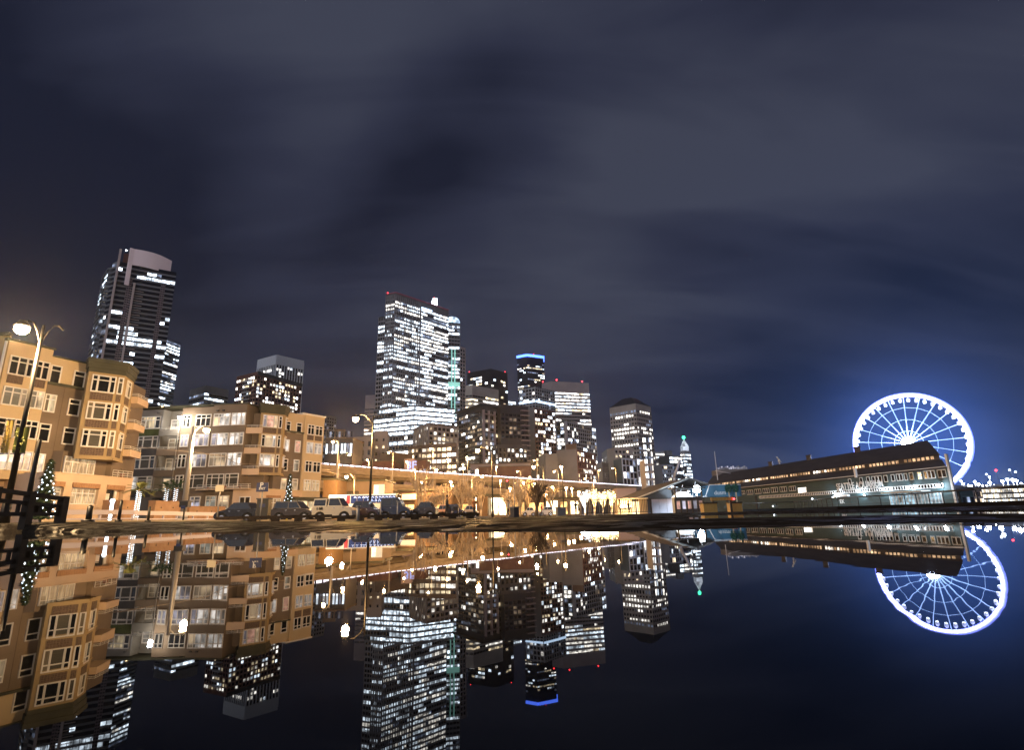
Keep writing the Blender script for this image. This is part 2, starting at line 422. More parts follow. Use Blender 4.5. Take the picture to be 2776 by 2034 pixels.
def watermat(name, rough, bump, scale, stretch=(1, 1, 1)):
    wm = bpy.data.materials.new(name); wm.use_nodes = True
    t = wm.node_tree; b = t.nodes['Principled BSDF']
    b.inputs['Base Color'].default_value = (.0008, .001, .0018, 1); b.inputs['Roughness'].default_value = rough; b.inputs['IOR'].default_value = 1.20
    g = t.nodes.new('ShaderNodeNewGeometry'); mp = t.nodes.new('ShaderNodeMapping'); mp.inputs['Scale'].default_value = stretch
    nz = t.nodes.new('ShaderNodeTexNoise'); nz.inputs['Scale'].default_value = scale; nz.inputs['Detail'].default_value = 3
    bp = t.nodes.new('ShaderNodeBump'); bp.inputs['Strength'].default_value = bump; bp.inputs['Distance'].default_value = .01
    t.links.new(g.outputs['Position'], mp.inputs[0]); t.links.new(mp.outputs[0], nz.inputs['Vector'])
    t.links.new(nz.outputs[0], bp.inputs['Height']); t.links.new(bp.outputs[0], b.inputs['Normal'])
    return wm
b = MB(); b.add([(-60, -30, 0), (60, -30, 0), (60, 60, 0), (-60, 60, 0)], [(0, 1, 2, 3)])
tag(b.build('puddle_water', watermat('still water', .01, .055, 2.0)), kind='structure')
b = MB(); b.add([(10, 30, -2), (1480, 30, -2), (1480, 1480, -2), (10, 1480, -2)], [(0, 1, 2, 3)])
tag(b.build('bay_water', watermat('bay water', .08, .5, .9)), kind='structure')

def gz(x, y): return float(gheight(x, y))
# ---------------------------------------------------------------- office and apartment towers
def pattern(rows, cols, lit, run, pal, rng):
    """which windows are lit: whole strips of a floor tend to be on together"""
    g = []
    for r in range(rows):
        rowlit = min(1, max(0, lit + rng.uniform(-.35, .35) * (1 if run > .5 else .2)))
        cur = None; row = []
        for c_ in range(cols):
            if cur is None or rng.random() > run:
                cur = rng.choice(pal) if rng.random() < rowlit else 'g'
            row.append(cur)
        g.append(row)
    return g

def facade(body, wins, fr, z0, z1, fh, bw, ww=.8, wh=.6, lit=.4, run=.7, pal='ccw', pier=.0, band=.0, pw=.18, top=0.0, skip=None, rng=random, mi=1, u0=0, u1=None, blankdark=False):
    u1 = fr.len if u1 is None else u1
    W = u1 - u0; cols = max(1, int(round(W / bw))); bw = W / cols
    rows = max(1, int((z1 - top - z0) / fh))
    g = pattern(rows, cols, lit, run, pal, rng)
    for r in range(rows):
        zt = z1 - top - r * fh; zb = zt - fh
        if band: body.fb(fr, u0, u1, zt - fh * (1 - wh) / 2, zt + fh * (1 - wh) / 2 * .9, -.02, band, mi)
        for c_ in range(cols):
            if skip and skip(r, c_, rows, cols): continue
            k = g[r][c_]
            if k == 'g' and blankdark: continue
            a = u0 + c_ * bw + bw * (1 - ww) / 2
            wins.append((fr, a, a + bw * ww, zb + fh * (1 - wh) / 2, zt - fh * (1 - wh) / 2, .05, LIT[k]))
    if pier:
        for c_ in range(cols + 1):
            body.fb(fr, u0 + c_ * bw - bw * pw / 2, u0 + c_ * bw + bw * pw / 2, z0, z1 - top * .2, -.02, pier, mi)

DIM = []
def corners(L, Mm, Rr, Y, quiet=False):
    m3 = atY(*Mm, Y * 1.45); z = m3.z
    l3 = atZ(*L, z) if L else None; r3 = atZ(*Rr, z) if Rr else None
    return l3, m3, r3, z

def tower(name, label, L, Mm, Rr, Y, walls, zlow=6, fl=None, frr=None, cap_h=0, group=None, cat='tower', capmat=None, fix=None, extra=None, seed=1, depth=None):
    """L, M, R: survey points of the three visible roof corners; M stands Y metres out."""
    l3, m3, r3, z = corners(L, Mm, Rr, Y)
    zlow = zlow * 1.3
    if fix: l3, r3 = fix(l3, m3, r3)
    if l3 is None: l3 = m3 + Vector((-.5, .85, 0)).normalized() * (depth or 25)
    if r3 is None: r3 = m3 + Vector((.5, .85, 0)).normalized() * (depth or 25)
    bk = l3 + r3 - m3
    cen = (l3 + r3) / 2
    th = thing(name, label, cat, (cen.x, cen.y, 0), group)
    body = MB(); body.prism([(p.x, p.y) for p in (m3, r3, bk, l3)], 0, z, 0)
    wins = []; rng = random.Random(seed)
    fL, fR = frame(l3, m3), frame(m3, r3)
    if fl: facade(body, wins, fL, zlow, z, rng=rng, **fl)
    if frr: facade(body, wins, fR, zlow, z, rng=rng, **frr)
    if extra: extra(th, body, wins, fL, fR, z, rng)
    body.build('wall', walls, th)
    put_windows(th, wins)
    DIM.append((name, label[:28], round(fL.len, 1), round(fR.len, 1), round(z, 1), len(wins)))
    return th, fL, fR, z

def beacons(th, pts, r=.9, k='red'):
    for p in pts:
        b = MB(); b.tube([Vector(p) - Vector((0, 0, 1.2)), p], .15, 5); b.ball(p, r * .65, 1, 8)
        b.build('beacon', ['black', k], th)

# -- dark glass tower at the north end
def xt1(th, body, wins, fL, fR, z, rng):
    W = fR.len
    for k, u in enumerate((.23, .80)):   # latticed shafts
        b = MB(); a = u * W
        b.fb(fR, a - 1.5, a + 1.5, 6, z - 12, .05, .5, 0)
        zz = 8
        while zz < z - 13:
            b.fb(fR, a - 1.3, a - .15, zz, zz + 1.1, .5, .56, 1); b.fb(fR, a + .15, a + 1.3, zz, zz + 1.1, .5, .56, 1); zz += 1.9
        b.build('lattice_shaft', ['dgreyp', 'black'], th)
    for a, zt, d in ((-.0, z + 10, .9), (.315, z - 16, 1.2)):   # pale vertical fins
        b = MB(); b.fb(fR, a * W - .7, a * W + .7, 0, zt, .1, d + 1.2)
        zz = z - 22
        if a > 0:
            while zz > 20: b.fb(fR, a * W - 2.4, a * W + 6.5, zz, zz + .35, .1, .9); zz -= 3.9
        b.build('fin', 'pinkfin', th)
M['pinkfin'] = mat('pale rose fin', (.62, .50, .46), .6)
M['dgreyp'] = mat('mauve frame', (.26, .19, .21), .7)
M['crownp'] = mat('pale rose crown', (.80, .64, .66), .7, emit=(1, .78, .80), es=.10)  # faint emission stands in for floodlighting on the crown
ofs = dict(fh=3.9, bw=3.2, ww=.9, wh=.6, lit=.22, run=.75, pal='ccdcw', band=.25)
th, fL, fR, z = tower('office_tower', 'tallest dark glass tower with pale curved crown and fins', ('Q', 545, 480), ('Q', 650, 440), ('Q', 1645, 625), 265, ['bluegl', 'conc2'], 30,
    dict(fh=3.9, bw=3.2, ww=.97, wh=.62, lit=.25, run=.5, pal='cdd', band=.25), dict(ofs, top=4), extra=xt1, seed=4)
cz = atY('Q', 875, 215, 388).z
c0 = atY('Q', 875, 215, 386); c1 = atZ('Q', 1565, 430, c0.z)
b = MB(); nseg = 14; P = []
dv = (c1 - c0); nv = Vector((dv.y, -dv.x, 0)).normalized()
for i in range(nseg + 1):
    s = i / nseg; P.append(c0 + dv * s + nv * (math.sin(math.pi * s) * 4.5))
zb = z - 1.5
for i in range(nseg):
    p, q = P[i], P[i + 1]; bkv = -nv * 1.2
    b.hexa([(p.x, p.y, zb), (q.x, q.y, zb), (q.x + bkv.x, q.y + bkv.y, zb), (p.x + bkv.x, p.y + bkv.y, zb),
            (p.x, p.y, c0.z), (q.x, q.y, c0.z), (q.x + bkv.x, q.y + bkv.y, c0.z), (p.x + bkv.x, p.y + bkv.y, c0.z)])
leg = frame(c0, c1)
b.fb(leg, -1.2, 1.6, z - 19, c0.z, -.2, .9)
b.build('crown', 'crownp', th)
b = MB(); b.prism([(p.x, p.y) for p in (fR(2, 0, -3), fR(fR.len * .25, 0, -2), fR(fR.len * .3, 0, -20), fR(4, 0, -20))], z, z + 9)
b.build('roof_house', 'brick', th)
q0 = fR(fR.len * .32, c0.z, -4); q1 = q0 + fR.t * 13
for qq, h0, h1, rr_ in ((q0, 0, 3, 1.1), (q1, -2, 1.5, 1.6)):
    b = MB(); b.tube([qq + Vector((0, 0, h0)), qq + Vector((0, 0, h1))], rr_, 6); b.build('roof_vent', 'dark', th)
beacons(th, [fR(3, z + 12, -4)], .7, 'lampw')
# its lower wing
tower('office_tower', 'lower stepped dark wing on the near side of the tallest dark tower', ('Q', 300, 830), ('Q', 475, 560), ('Q', 640, 560), 276, ['bluegl', 'conc2'], 30,
      dict(fh=3.9, bw=3, ww=.9, wh=.6, lit=.35, run=.5, pal='cdd', band=.5), dict(fh=3.9, bw=3, ww=.9, wh=.6, lit=.2, run=.5, pal='cd', band=.3), seed=5,
      fix=lambda l, m_, r: (m_ + (l - m_).normalized() * min((l - m_).length, 26), m_ + (r - m_).normalized() * 14))
# -- slim tower with spire behind it
def spire(th, body, wins, fL, fR, z, rng):
    b = MB(); p = fR(fR.len * .35, z, -8); b.tube([p, p + Vector((0, 0, 26))], .5, 5, r1=.15); b.ball(p + Vector((0, 0, 4)), 1.6, 1); b.ball(p + Vector((0, 0, 19)), .7, 1)
    b.build('spire', ['steel', 'lampw'], th)
tower('office_tower', 'slim tower with close horizontal light bands and a spire, right behind the tallest dark tower', ('A', 905, 560), ('A', 925, 575), ('A', 1010, 608), 420, ['dark', 'conc2'], 45,
      dict(fh=3.8, bw=3, ww=.95, wh=.5, lit=.5, run=.8, pal='cwd', band=.3), dict(fh=3.8, bw=4, ww=.97, wh=.5, lit=.62, run=.75, pal='cwd', band=.3), extra=spire, seed=6,
      fix=lambda l, m_, r: (m_ + Vector((-18, 20, 0)), r))
tower('office_building', 'low grey flat-topped office block alone between the dark tower and brick tower', ('B', 558, 437), ('B', 692, 398), ('B', 890, 438), 330, ['conc2', 'conc2'], 40,
      dict(fh=3.9, bw=4, ww=.9, wh=.45, lit=.35, run=.6, pal='cwd', band=.25, top=6), dict(fh=3.9, bw=4, ww=.95, wh=.45, lit=.72, run=.8, pal='ccw', band=.25, top=6), seed=7, cat='office block')
# -- white fin tower
tower('office_tower', 'pale tower with thin white vertical fins and a blank white top band', ('B', 1145, 182), ('B', 1305, 138), ('B', 1535, 190), 420, ['dark', 'steel'], 60,
      dict(fh=3.9, bw=3.4, ww=.7, wh=.7, lit=.10, run=.4, pal='cw', pier=.9, pw=.32, top=11), dict(fh=3.9, bw=3.4, ww=.7, wh=.7, lit=.16, run=.4, pal='cw', pier=.9, pw=.32, top=11), seed=8,
      extra=lambda th, body, wins, fL, fR, z, rng: (body.fb(fL, 0, fL.len, z - 11, z + .4, 0, 1.0, 1), body.fb(fR, 0, fR.len, z - 11, z + .4, 0, 1.0, 1)))
# -- brick condo tower with balconies
def balc(fr, cols, zs, w=3.2, d=1.5, mk='brick'):
    def f(th, body, wins, fL, fR, z, rng):
        for u in cols:
            for zz in zs(z): body.fb(fr(fL, fR), u - w / 2, u + w / 2, zz, zz + .9, 0, d, 1)
    return f
def xbrick(th, body, wins, fL, fR, z, rng):
    zz = z - 7
    while zz > 40:
        for u in (4.5,): 
            b = MB(); b.fb(fL, fL.len * .42, fL.len * .72, zz, zz + 1.0, .1, 2.0, 0); b.build('balcony', 'conc', th)
        zz -= 3.05
    for zz in (z - 2.5,): body.fb(fR, 0, fR.len, zz, z + .3, 0, .5, 2)
tower('apartment_tower', 'brick red apartment tower with pale rounded balconies in front of the white fin tower', ('B', 960, 322), ('B', 1140, 278), ('B', 1522, 388), 290, ['brick', 'brick', 'dark'], 35,
      dict(fh=3.05, bw=3.2, ww=.62, wh=.62, lit=.45, run=.3, pal='mwcn', top=3), dict(fh=3.05, bw=3.3, ww=.6, wh=.6, lit=.42, run=.35, pal='wwcm', top=3), extra=xbrick, seed=9)

# -- big bright tower
def xbig(th, body, wins, fL, fR, z, rng):
    # dark recess column with its own lights, pale verticals on the northern third
    for k in range(13):
        u = 1 + k * (fR.len * .42 / 12); body.fb(fR, u - .16, u + .16, 30, z - 2, 0, .9, 1)
    for k in range(6):
        u = .5 + k * (fL.len - 1) / 5; body.fb(fL, u - .2, u + .2, 30, z - 2, 0, .9, 1)
    body.fb(fR, fR.len * .44, fR.len * .455, 20, z - 4, 0, 1.1, 1)
    b = MB(); b.fb(fR, -.3, fR.len, z - .2, z + .9, .2, .9); b.fb(fL, 0, fL.len, z - .2, z + .9, .2, .9); b.build('parapet_light', 'redstrip', th)
    b = MB(); b.fb(fR, fR.len * .46, fR.len * .66, z - 7.5, z - 6, .1, 1.0); b.build('sign_light', 'lampb', th)
    beacons(th, [fL(1, z + 2, -1)], 1.0)
M['redstrip'] = mat('dim red parapet', (.1, .04, .05), .5, emit=(.6, .2, .3), es=.12)
M['lampb'] = mat('blue white sign light', (.6, .7, 1), .5, emit=(.55, .75, 1), es=3)
M['lampg'] = mat('green light', (.3, 1, .7), .5, emit=(.05, 1, .42), es=5)
M['mint'] = mat('mint lit glass', (.4, .9, .8), .5, emit=(.42, .95, .82), es=.7)
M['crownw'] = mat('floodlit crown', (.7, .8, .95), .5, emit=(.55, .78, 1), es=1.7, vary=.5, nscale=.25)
thB, fLB, fRB, zB = tower('office_tower', 'huge bright office tower with rows of white lit floors and a faint red roof edge', ('R', 425, 125), ('R', 590, 92), ('R', 1500, 395), 330, ['conc2', 'conc'], 40,
      dict(fh=3.7, bw=2.7, ww=.8, wh=.52, lit=.62, run=.75, pal='cccwd', band=.2, pier=.4, pw=.12, top=6), dict(fh=3.7, bw=2.7, ww=.8, wh=.52, lit=.88, run=.7, pal='ccccwwd', band=.2, top=7), extra=xbig, seed=12)
th, fL, fR, z = tower('office_tower', 'narrow pale-ribbed shoulder stepping down at the left edge of the huge bright tower', ('R', 275, 520), ('R', 300, 510), ('R', 425, 485), 338, ['dgrey', 'conc'], 40,
      None, dict(fh=3.9, bw=2.6, ww=.96, wh=.60, lit=.55, run=.9, pal='ccw', band=.2, pier=.7, pw=.12, top=5), seed=13, fix=lambda l, m_, r: (m_ + Vector((-3, 26, 0)), r))
# podium floors of the big tower
tower('office_building', 'brilliantly lit lower block at the foot of the huge bright tower', ('C', 372, 858), ('C', 640, 826), ('C', 905, 850), 318, ['dgrey', 'conc2'], 18,
      dict(fh=4.2, bw=3, ww=.9, wh=.6, lit=.75, run=.9, pal='ccw', band=.2, pier=.5, pw=.1, top=0), dict(fh=4.2, bw=3.2, ww=.9, wh=.6, lit=.86, run=.92, pal='cccc', band=.2, top=0), seed=14, cat='office block',
      fix=lambda l, m_, r: (l, r))
# tower with arched crown behind
def xarch(th, body, wins, fL, fR, z, rng):
    W = fR.len; b = MB(); n = 12
    pts = [(W * .5 - W * .5 * math.cos(math.pi * i / n), z + W * .42 * math.sin(math.pi * i / n)) for i in range(n + 1)]
    vs = [fR(u, zz, .6) for u, zz in pts] + [fR(u, zz, -20) for u, zz in pts]
    b.add(vs, [tuple(range(n, -1, -1)), tuple(range(n + 1, 2 * n + 2))] + [(i, i + 1, n + 2 + i, n + 1 + i) for i in range(n)])
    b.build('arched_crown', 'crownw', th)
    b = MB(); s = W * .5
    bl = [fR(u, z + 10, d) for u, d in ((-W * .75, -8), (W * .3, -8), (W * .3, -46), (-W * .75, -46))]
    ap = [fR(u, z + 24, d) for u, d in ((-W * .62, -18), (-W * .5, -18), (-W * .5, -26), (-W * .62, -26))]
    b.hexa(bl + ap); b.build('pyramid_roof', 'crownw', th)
    b = MB(); b.prism([(p.x, p.y) for p in (fR(-W * .72, 0, -17), fR(-W * .42, 0, -17), fR(-W * .42, 0, -27), fR(-W * .72, 0, -27))], z + 22, z + 33); b.build('lantern', 'lampb2', th)
    beacons(th, [fR(-W * .6, z + 35, -22)], .9)
    for u in (.40, .62):
        b = MB(); b.fb(fR, W * u, W * u + .8, z - 104, z - 30, .1, 1.6); b.build('light_strip', 'mint', th)
    b = MB(); b.fb(fR, 0, W, z - 70, z - 66, .2, 1.8); b.build('light_strip', 'mint', th)
M['lampb2'] = mat('bright lantern', (.8, .9, 1), .5, emit=(.8, .9, 1), es=6)
tower('office_tower', 'tower with a floodlit arched crown and mint light strips behind the bright tower', ('R', 1330, 560), ('R', 1450, 590), ('R', 1695, 610), 375, ['dark', 'conc'], 60,
      None, dict(fh=3.9, bw=3.4, ww=.9, wh=.5, lit=.5, run=.6, pal='ccd', band=.35, pier=.6, pw=.12, top=3), extra=xarch, seed=15, fix=lambda l, m_, r: (m_ + Vector((-22, 26, 0)), r))
tower('office_tower', 'thin pale side shaft with small square openings on the right of the arched tower', ('R', 1690, 1030), ('R', 1700, 1015), ('R', 1785, 1035), 372, ['pink', 'pink'], 60,
      None, dict(fh=3.9, bw=3.0, ww=.6, wh=.66, lit=.12, run=.2, pal='cd', pier=.3, pw=.25, band=.3, top=2), seed=16, fix=lambda l, m_, r: (m_ + Vector((-3, 22, 0)), r))
tower('office_building', 'plain pale block with thin window lines half hidden at the left of the bright tower', ('C', 303, 765), ('C', 318, 758), ('C', 440, 752), 400, ['pink', 'pink'], 30,
      None, dict(fh=3.8, bw=5, ww=.94, wh=.35, lit=.25, run=.4, pal='wd', band=.2, top=14), seed=17, fix=lambda l, m_, r: (m_ + Vector((-4, 30, 0)), r), cat='office block')
# -- dark bank tower
tower('office_tower', 'broad near-black tower dotted with scattered lit windows, just right of the bright tower', ('D', 203, 342), ('D', 400, 305), ('D', 537, 342), 430, ['bluegl', 'bluegl'], 60,
      dict(fh=3.9, bw=4.2, ww=.82, wh=.6, lit=.32, run=.3, pal='wwcm', top=7), dict(fh=3.9, bw=4.2, ww=.82, wh=.6, lit=.2, run=.3, pal='wwcm', top=7), seed=18,
      extra=lambda th, body, wins, fL, fR, z, rng: beacons(th, [fL(2, z + 1.5, -2), fR(fR.len - 2, z + 1.5, -2)], .7, 'red'))
tower('office_building', 'beige office block with bright ribbon windows standing before the near-black tower', ('D', 190, 446), ('D', 246, 441), ('D', 462, 482), 360, ['beige', 'beige'], 40,
      dict(fh=3.9, bw=3.6, ww=.9, wh=.45, lit=.5, run=.6, pal='wm', band=.3, top=9), dict(fh=3.9, bw=3.6, ww=.93, wh=.45, lit=.78, run=.8, pal='wwm', band=.3, top=9), seed=19, cat='office block')
tower('office_building', 'small bright low block peeping out left of the blue-lit tower', ('D', 530, 575), ('D', 545, 565), ('D', 605, 575), 470, ['conc', 'conc'], 60,
      None, dict(fh=4, bw=3, ww=.9, wh=.6, lit=.9, run=.8, pal='cw', top=1), seed=20, fix=lambda l, m_, r: (m_ + Vector((-8, 20, 0)), r), cat='office block')
# -- blue crowned tower
def xblue(th, body, wins, fL, fR, z, rng):
    b = MB()
    for f, L_ in ((fL, fL.len), (fR, fR.len)):
        b.fb(f, 0, L_, z - 3, z + 1, .2, 2.0)
    b.fb(fR, fR.len - 1.0, fR.len + .2, z - 9, z, .2, 1.2)
    b.build('neon_edge', 'neonb', th)
    for u in (.15, .5, .9):
        beacons(th, [fR(fR.len * u, z + 3 + 2 * (u == .5), -6)], .7, 'neonb' if u != .5 else 'red')
    zz = z - 3.5; body.fb(fR, 0, fR.len, zz - 6, z - 2, .01, .3, 0)
M['neonb'] = mat('blue neon', (.3, .4, 1), .5, emit=(.07, .17, 1), es=5.5)
tower('office_tower', 'slender black tower edged along its roof with brilliant blue neon', ('D', 617, 206), ('D', 700, 190), ('D', 838, 208), 620, ['bluegl', 'bluegl'], 120,
      dict(fh=4, bw=4, ww=.85, wh=.5, lit=.35, run=.5, pal='wcdm', top=9), dict(fh=4, bw=4, ww=.85, wh=.5, lit=.4, run=.55, pal='wcdm', top=9), extra=xblue, seed=21)
# -- white grid apartment tower
def xgrid(th, body, wins, fL, fR, z, rng):
    zz = atY('D', 760, 588, 372 * 1.45).z
    b = MB(); b.fb(fL, 0, fL.len, zz, zz + 1.6, .3, 1.5); b.fb(fR, 0, fR.len, zz, zz + 1.6, .3, 1.5); b.build('light_strip', 'lampb', th)
tower('apartment_tower', 'tower with an open white grid of square bays above a bright ledge', ('D', 637, 476), ('D', 765, 455), ('D', 925, 492), 370, ['dgrey', 'conc'], 25,
      dict(fh=3.4, bw=3.6, ww=.75, wh=.72, lit=.25, run=.2, pal='cwd', band=.6, pier=.6, pw=.18, top=1.5), dict(fh=3.4, bw=3.6, ww=.75, wh=.72, lit=.3, run=.2, pal='cwd', band=.6, pier=.6, pw=.18, top=1.5), extra=xgrid, seed=22)
# -- striped office tower with red beacons
def xfed(th, body, wins, fL, fR, z, rng):
    beacons(th, [fR(fR.len * .16, z + 2.5, -2), fR(fR.len * .84, z + 2, -2), fL(1, z + 2, -1)], 1.2)
tower('office_tower', 'striped pale office tower with a blank top band and red beacons on its roof', ('D', 822, 428), ('D', 900, 410), ('D', 1212, 425), 420, ['pink', 'pink'], 40,
      dict(fh=3.9, bw=3.4, ww=.95, wh=.48, lit=.55, run=.8, pal='wcdm', band=.5, top=12), dict(fh=3.9, bw=3.4, ww=.95, wh=.48, lit=.78, run=.85, pal='wwcm', band=.5, top=12), extra=xfed, seed=23)
# -- teal and white condo in front
def xteal(th, body, wins, fL, fR, z, rng):
    b = MB(); b.fb(fL, 0, fL.len * .22, 10, z, 0, 1.0); b.fb(fL, fL.len * .82, fL.len, 10, z, 0, 1.0); b.build('pale_pier', 'conc', th)
M['tealw'] = mat('teal panel', (.05, .075, .085), .4)
tower('apartment_tower', 'teal glass apartment block with pale piers and a white window grid below the striped tower', ('D', 918, 752), ('D', 1030, 740), ('D', 1266, 792), 300, ['tealw', 'conc'], 18,
      dict(fh=3.1, bw=2.8, ww=.8, wh=.7, lit=.4, run=.3, pal='cdw', top=1), dict(fh=3.1, bw=3.3, ww=.82, wh=.72, lit=.32, run=.25, pal='cdwn', band=.3, pier=.4, pw=.12, top=1), extra=xteal, seed=24)
# -- dark condo with white balcony frames
def xframe(th, body, wins, fL, fR, z, rng):
    zz = z - 6
    while zz > 22:
        b = MB(); b.fb(fR, fR.len * .02, fR.len * .62, zz, zz + .5, .1, 2.0); b.build('balcony', 'pink', th); zz -= 6.2
    for u in (.02, .3, .6): body.fb(fR, fR.len * u, fR.len * u + .5, 10, z - 3, 0, 2.0, 2)
    b = MB(); b.prism([(p.x, p.y) for p in (fL(-2, 0, 2), fL(fL.len + 1, 0, 2), fR(fR.len + 2, 0, 2), fR(fR.len + 2, 0, -20), fL(-2, 0, -20))], z, z + 1.2); b.build('roof_slab', 'dark', th)
tower('apartment_tower', 'dark apartment block with rosy open balcony frames and a flat overhanging roof', ('D', 118, 682), ('D', 325, 612), ('D', 480, 640), 260, ['dgrey', 'dgrey', 'pink'], 18,
      dict(fh=3.1, bw=3.2, ww=.8, wh=.6, lit=.35, run=.35, pal='wnd', band=.2, top=3), dict(fh=3.1, bw=3.2, ww=.8, wh=.65, lit=.35, run=.3, pal='wndm', top=3), extra=xframe, seed=25)
def xblk(th, body, wins, fL, fR, z, rng):
    zz = z - 4
    while zz > 22:
        b = MB(); b.fb(fR, fR.len * .70, fR.len, zz, zz + .6, .1, 2.4); b.build('balcony', 'pink', th); zz -= 3.6
tower('apartment_tower', 'almost unlit black apartment slab with a stack of pale balconies up its right edge', ('D', 462, 640), ('D', 480, 600), ('D', 708, 618), 262, ['dark', 'dark'], 40,
      None, dict(fh=3.1, bw=3.4, ww=.7, wh=.6, lit=.10, run=.2, pal='nw', top=6), extra=xblk, seed=26, fix=lambda l, m_, r: (m_ + Vector((-6, 18, 0)), r))
tower('apartment_building', 'dark mid-rise dotted with pairs of white windows at the foot of the black slab', ('D', 375, 952), ('D', 460, 932), ('D', 700, 942), 235, ['dgrey', 'dgrey'], 10,
      dict(fh=3.1, bw=3, ww=.5, wh=.6, lit=.5, run=.1, pal='wc'), dict(fh=3.1, bw=3, ww=.5, wh=.6, lit=.55, run=.1, pal='wwcm', top=2), seed=27, cat='apartment block')
tower('apartment_tower', 'plain grey windowless slab with a lit brick front beside it, left of the teal block', ('D', 705, 630), ('D', 760, 622), ('D', 928, 650), 285, ['conc2', 'brick'], 12,
      None, dict(fh=3.1, bw=3.0, ww=.7, wh=.65, lit=.42, run=.2, pal='wwcm', band=.5, pier=.3, pw=.15, top=2), seed=28)
def xbox(th, body, wins, fL, fR, z, rng):
    b = MB(); b.prism([(p.x, p.y) for p in (fL(fL.len * .45, 0, -1), fL(fL.len - .5, 0, -1), fR(fR.len * .3, 0, -8), fL(fL.len * .4, 0, -14))], z, z + 3.2); b.build('roof_house', 'brown', th)
tower('apartment_building', 'blank grey box wall with a rosy window grid on its right face, above the viaduct', ('D', 945, 985), ('D', 1112, 972), ('D', 1262, 1010), 215, ['conc2', 'brick'], 12,
      None, dict(fh=3.1, bw=2.8, ww=.72, wh=.65, lit=.42, run=.2, pal='wwmc', band=.4, pier=.4, pw=.16, top=1), extra=xbox, seed=29, cat='apartment block')
tower('storage_building', 'lower blank grey box adjoining the grey wall above the viaduct', ('D', 842, 1014), ('D', 850, 1012), ('D', 948, 1008), 212, ['conc2', 'conc2'], 12, None, None, seed=30, cat='building', fix=lambda l, m_, r: (m_ + Vector((-3, 15, 0)), r))
tower('apartment_building', 'dark building with cream columns between lit bays, in front of the bright lower block', ('C', 640, 975), ('C', 735, 938), ('C', 925, 960), 245, ['brown', 'beige'], 14,
      dict(fh=3.3, bw=3.2, ww=.6, wh=.6, lit=.35, run=.2, pal='wn', pier=.7, pw=.4, top=2), dict(fh=3.3, bw=3.4, ww=.7, wh=.6, lit=.4, run=.25, pal='wnm', pier=.6, pw=.2, band=.3, top=2), seed=31, cat='apartment block')
tower('apartment_building', 'brown lodging block with grouped warm windows left of the big yellow street lamp', ('C', 598, 1100), ('C', 690, 1085), ('C', 918, 1072), 200, ['brown', 'brown'], 10,
      dict(fh=3.1, bw=3, ww=.6, wh=.55, lit=.3, run=.3, pal='mn', top=1), dict(fh=3.1, bw=2.6, ww=.8, wh=.55, lit=.6, run=.5, pal='mmwn', band=.2, top=1.4), seed=32, cat='apartment block')
tower('apartment_building', 'pale low building with tall narrow windows behind the viaduct, beneath the thin pale block', ('C', 225, 1040), ('C', 235, 1034), ('C', 368, 1028), 190, ['beige', 'beige'], 14,
      None, dict(fh=4.4, bw=3.4, ww=.4, wh=.6, lit=.2, run=.1, pal='nw', top=1.5), seed=33, cat='apartment block', fix=lambda l, m_, r: (m_ + Vector((-3, 18, 0)), r))
tower('apartment_building', 'tan stepped building with two tiny windows right of the pale low one', ('C', 366, 1000), ('C', 372, 995), ('C', 462, 990), 196, ['beige', 'beige'], 14,
      None, dict(fh=3.6, bw=5, ww=.25, wh=.4, lit=.5, run=.1, pal='mw', top=3), seed=34, cat='building', fix=lambda l, m_, r: (m_ + Vector((-3, 18, 0)), r))
tower('warehouse_building', 'small orange-brown box house on the terrace above the viaduct', ('C', 412, 1142), ('C', 495, 1132), ('C', 628, 1150), 172, ['brown', 'stan'], 12,
      None, None, seed=35, cat='building')
tower('office_tower', 'faint distant slab right behind the end of the condo roofs', ('C', 40, 892), ('C', 50, 886), ('C', 128, 900), 420, ['conc2', 'conc2'], 30,
      None, dict(fh=3.6, bw=3.4, ww=.5, wh=.5, lit=.2, run=.1, pal='nd', top=2), seed=36, fix=lambda l, m_, r: (m_ + Vector((-8, 25, 0)), r))
tower('storage_building', 'little plain cube roof house beside the distant slab', ('C', 103, 985), ('C', 110, 980), ('C', 187, 982), 180, ['brown', 'brown'], 12, None, None, seed=37, cat='building', fix=lambda l, m_, r: (m_ + Vector((-3, 12, 0)), r))
# -- beige court tower
def xhip(th, body, wins, fL, fR, z, rng):
    b = MB(); q = [fL(0, z, 0), fL(fL.len, z, 0), fR(fR.len, z, 0), fL(0, z, 0) + fR.t * fR.len]
    c_ = (q[0] + q[1] + q[2] + q[3]) / 4; top = [c_ + (p - c_) * .35 + Vector((0, 0, 8)) for p in q]
    b.hexa(q + top); b.build('roof', 'dark', th)
tower('office_tower', 'tall beige tower with a grid of small square windows and a dark hipped roof', ('E', 362, 262), ('E', 640, 212), ('E', 803, 250), 330, ['beige', 'beige'], 25,
      dict(fh=3.7, bw=2.9, ww=.55, wh=.5, lit=.42, run=.72, pal='wwd', top=5), dict(fh=3.7, bw=2.9, ww=.55, wh=.5, lit=.42, run=.6, pal='wwd', top=5), extra=xhip, seed=38)
tower('apartment_building', 'warm beige mid-rise with punched windows at the foot of the tall beige tower', ('E', 395, 690), ('E', 412, 682), ('E', 612, 690), 270, ['beige', 'beige'], 12,
      None, dict(fh=3.2, bw=3.2, ww=.5, wh=.5, lit=.4, run=.1, pal='mwn', top=1.5), seed=39, cat='apartment block', fix=lambda l, m_, r: (m_ + Vector((-3, 14, 0)), r))
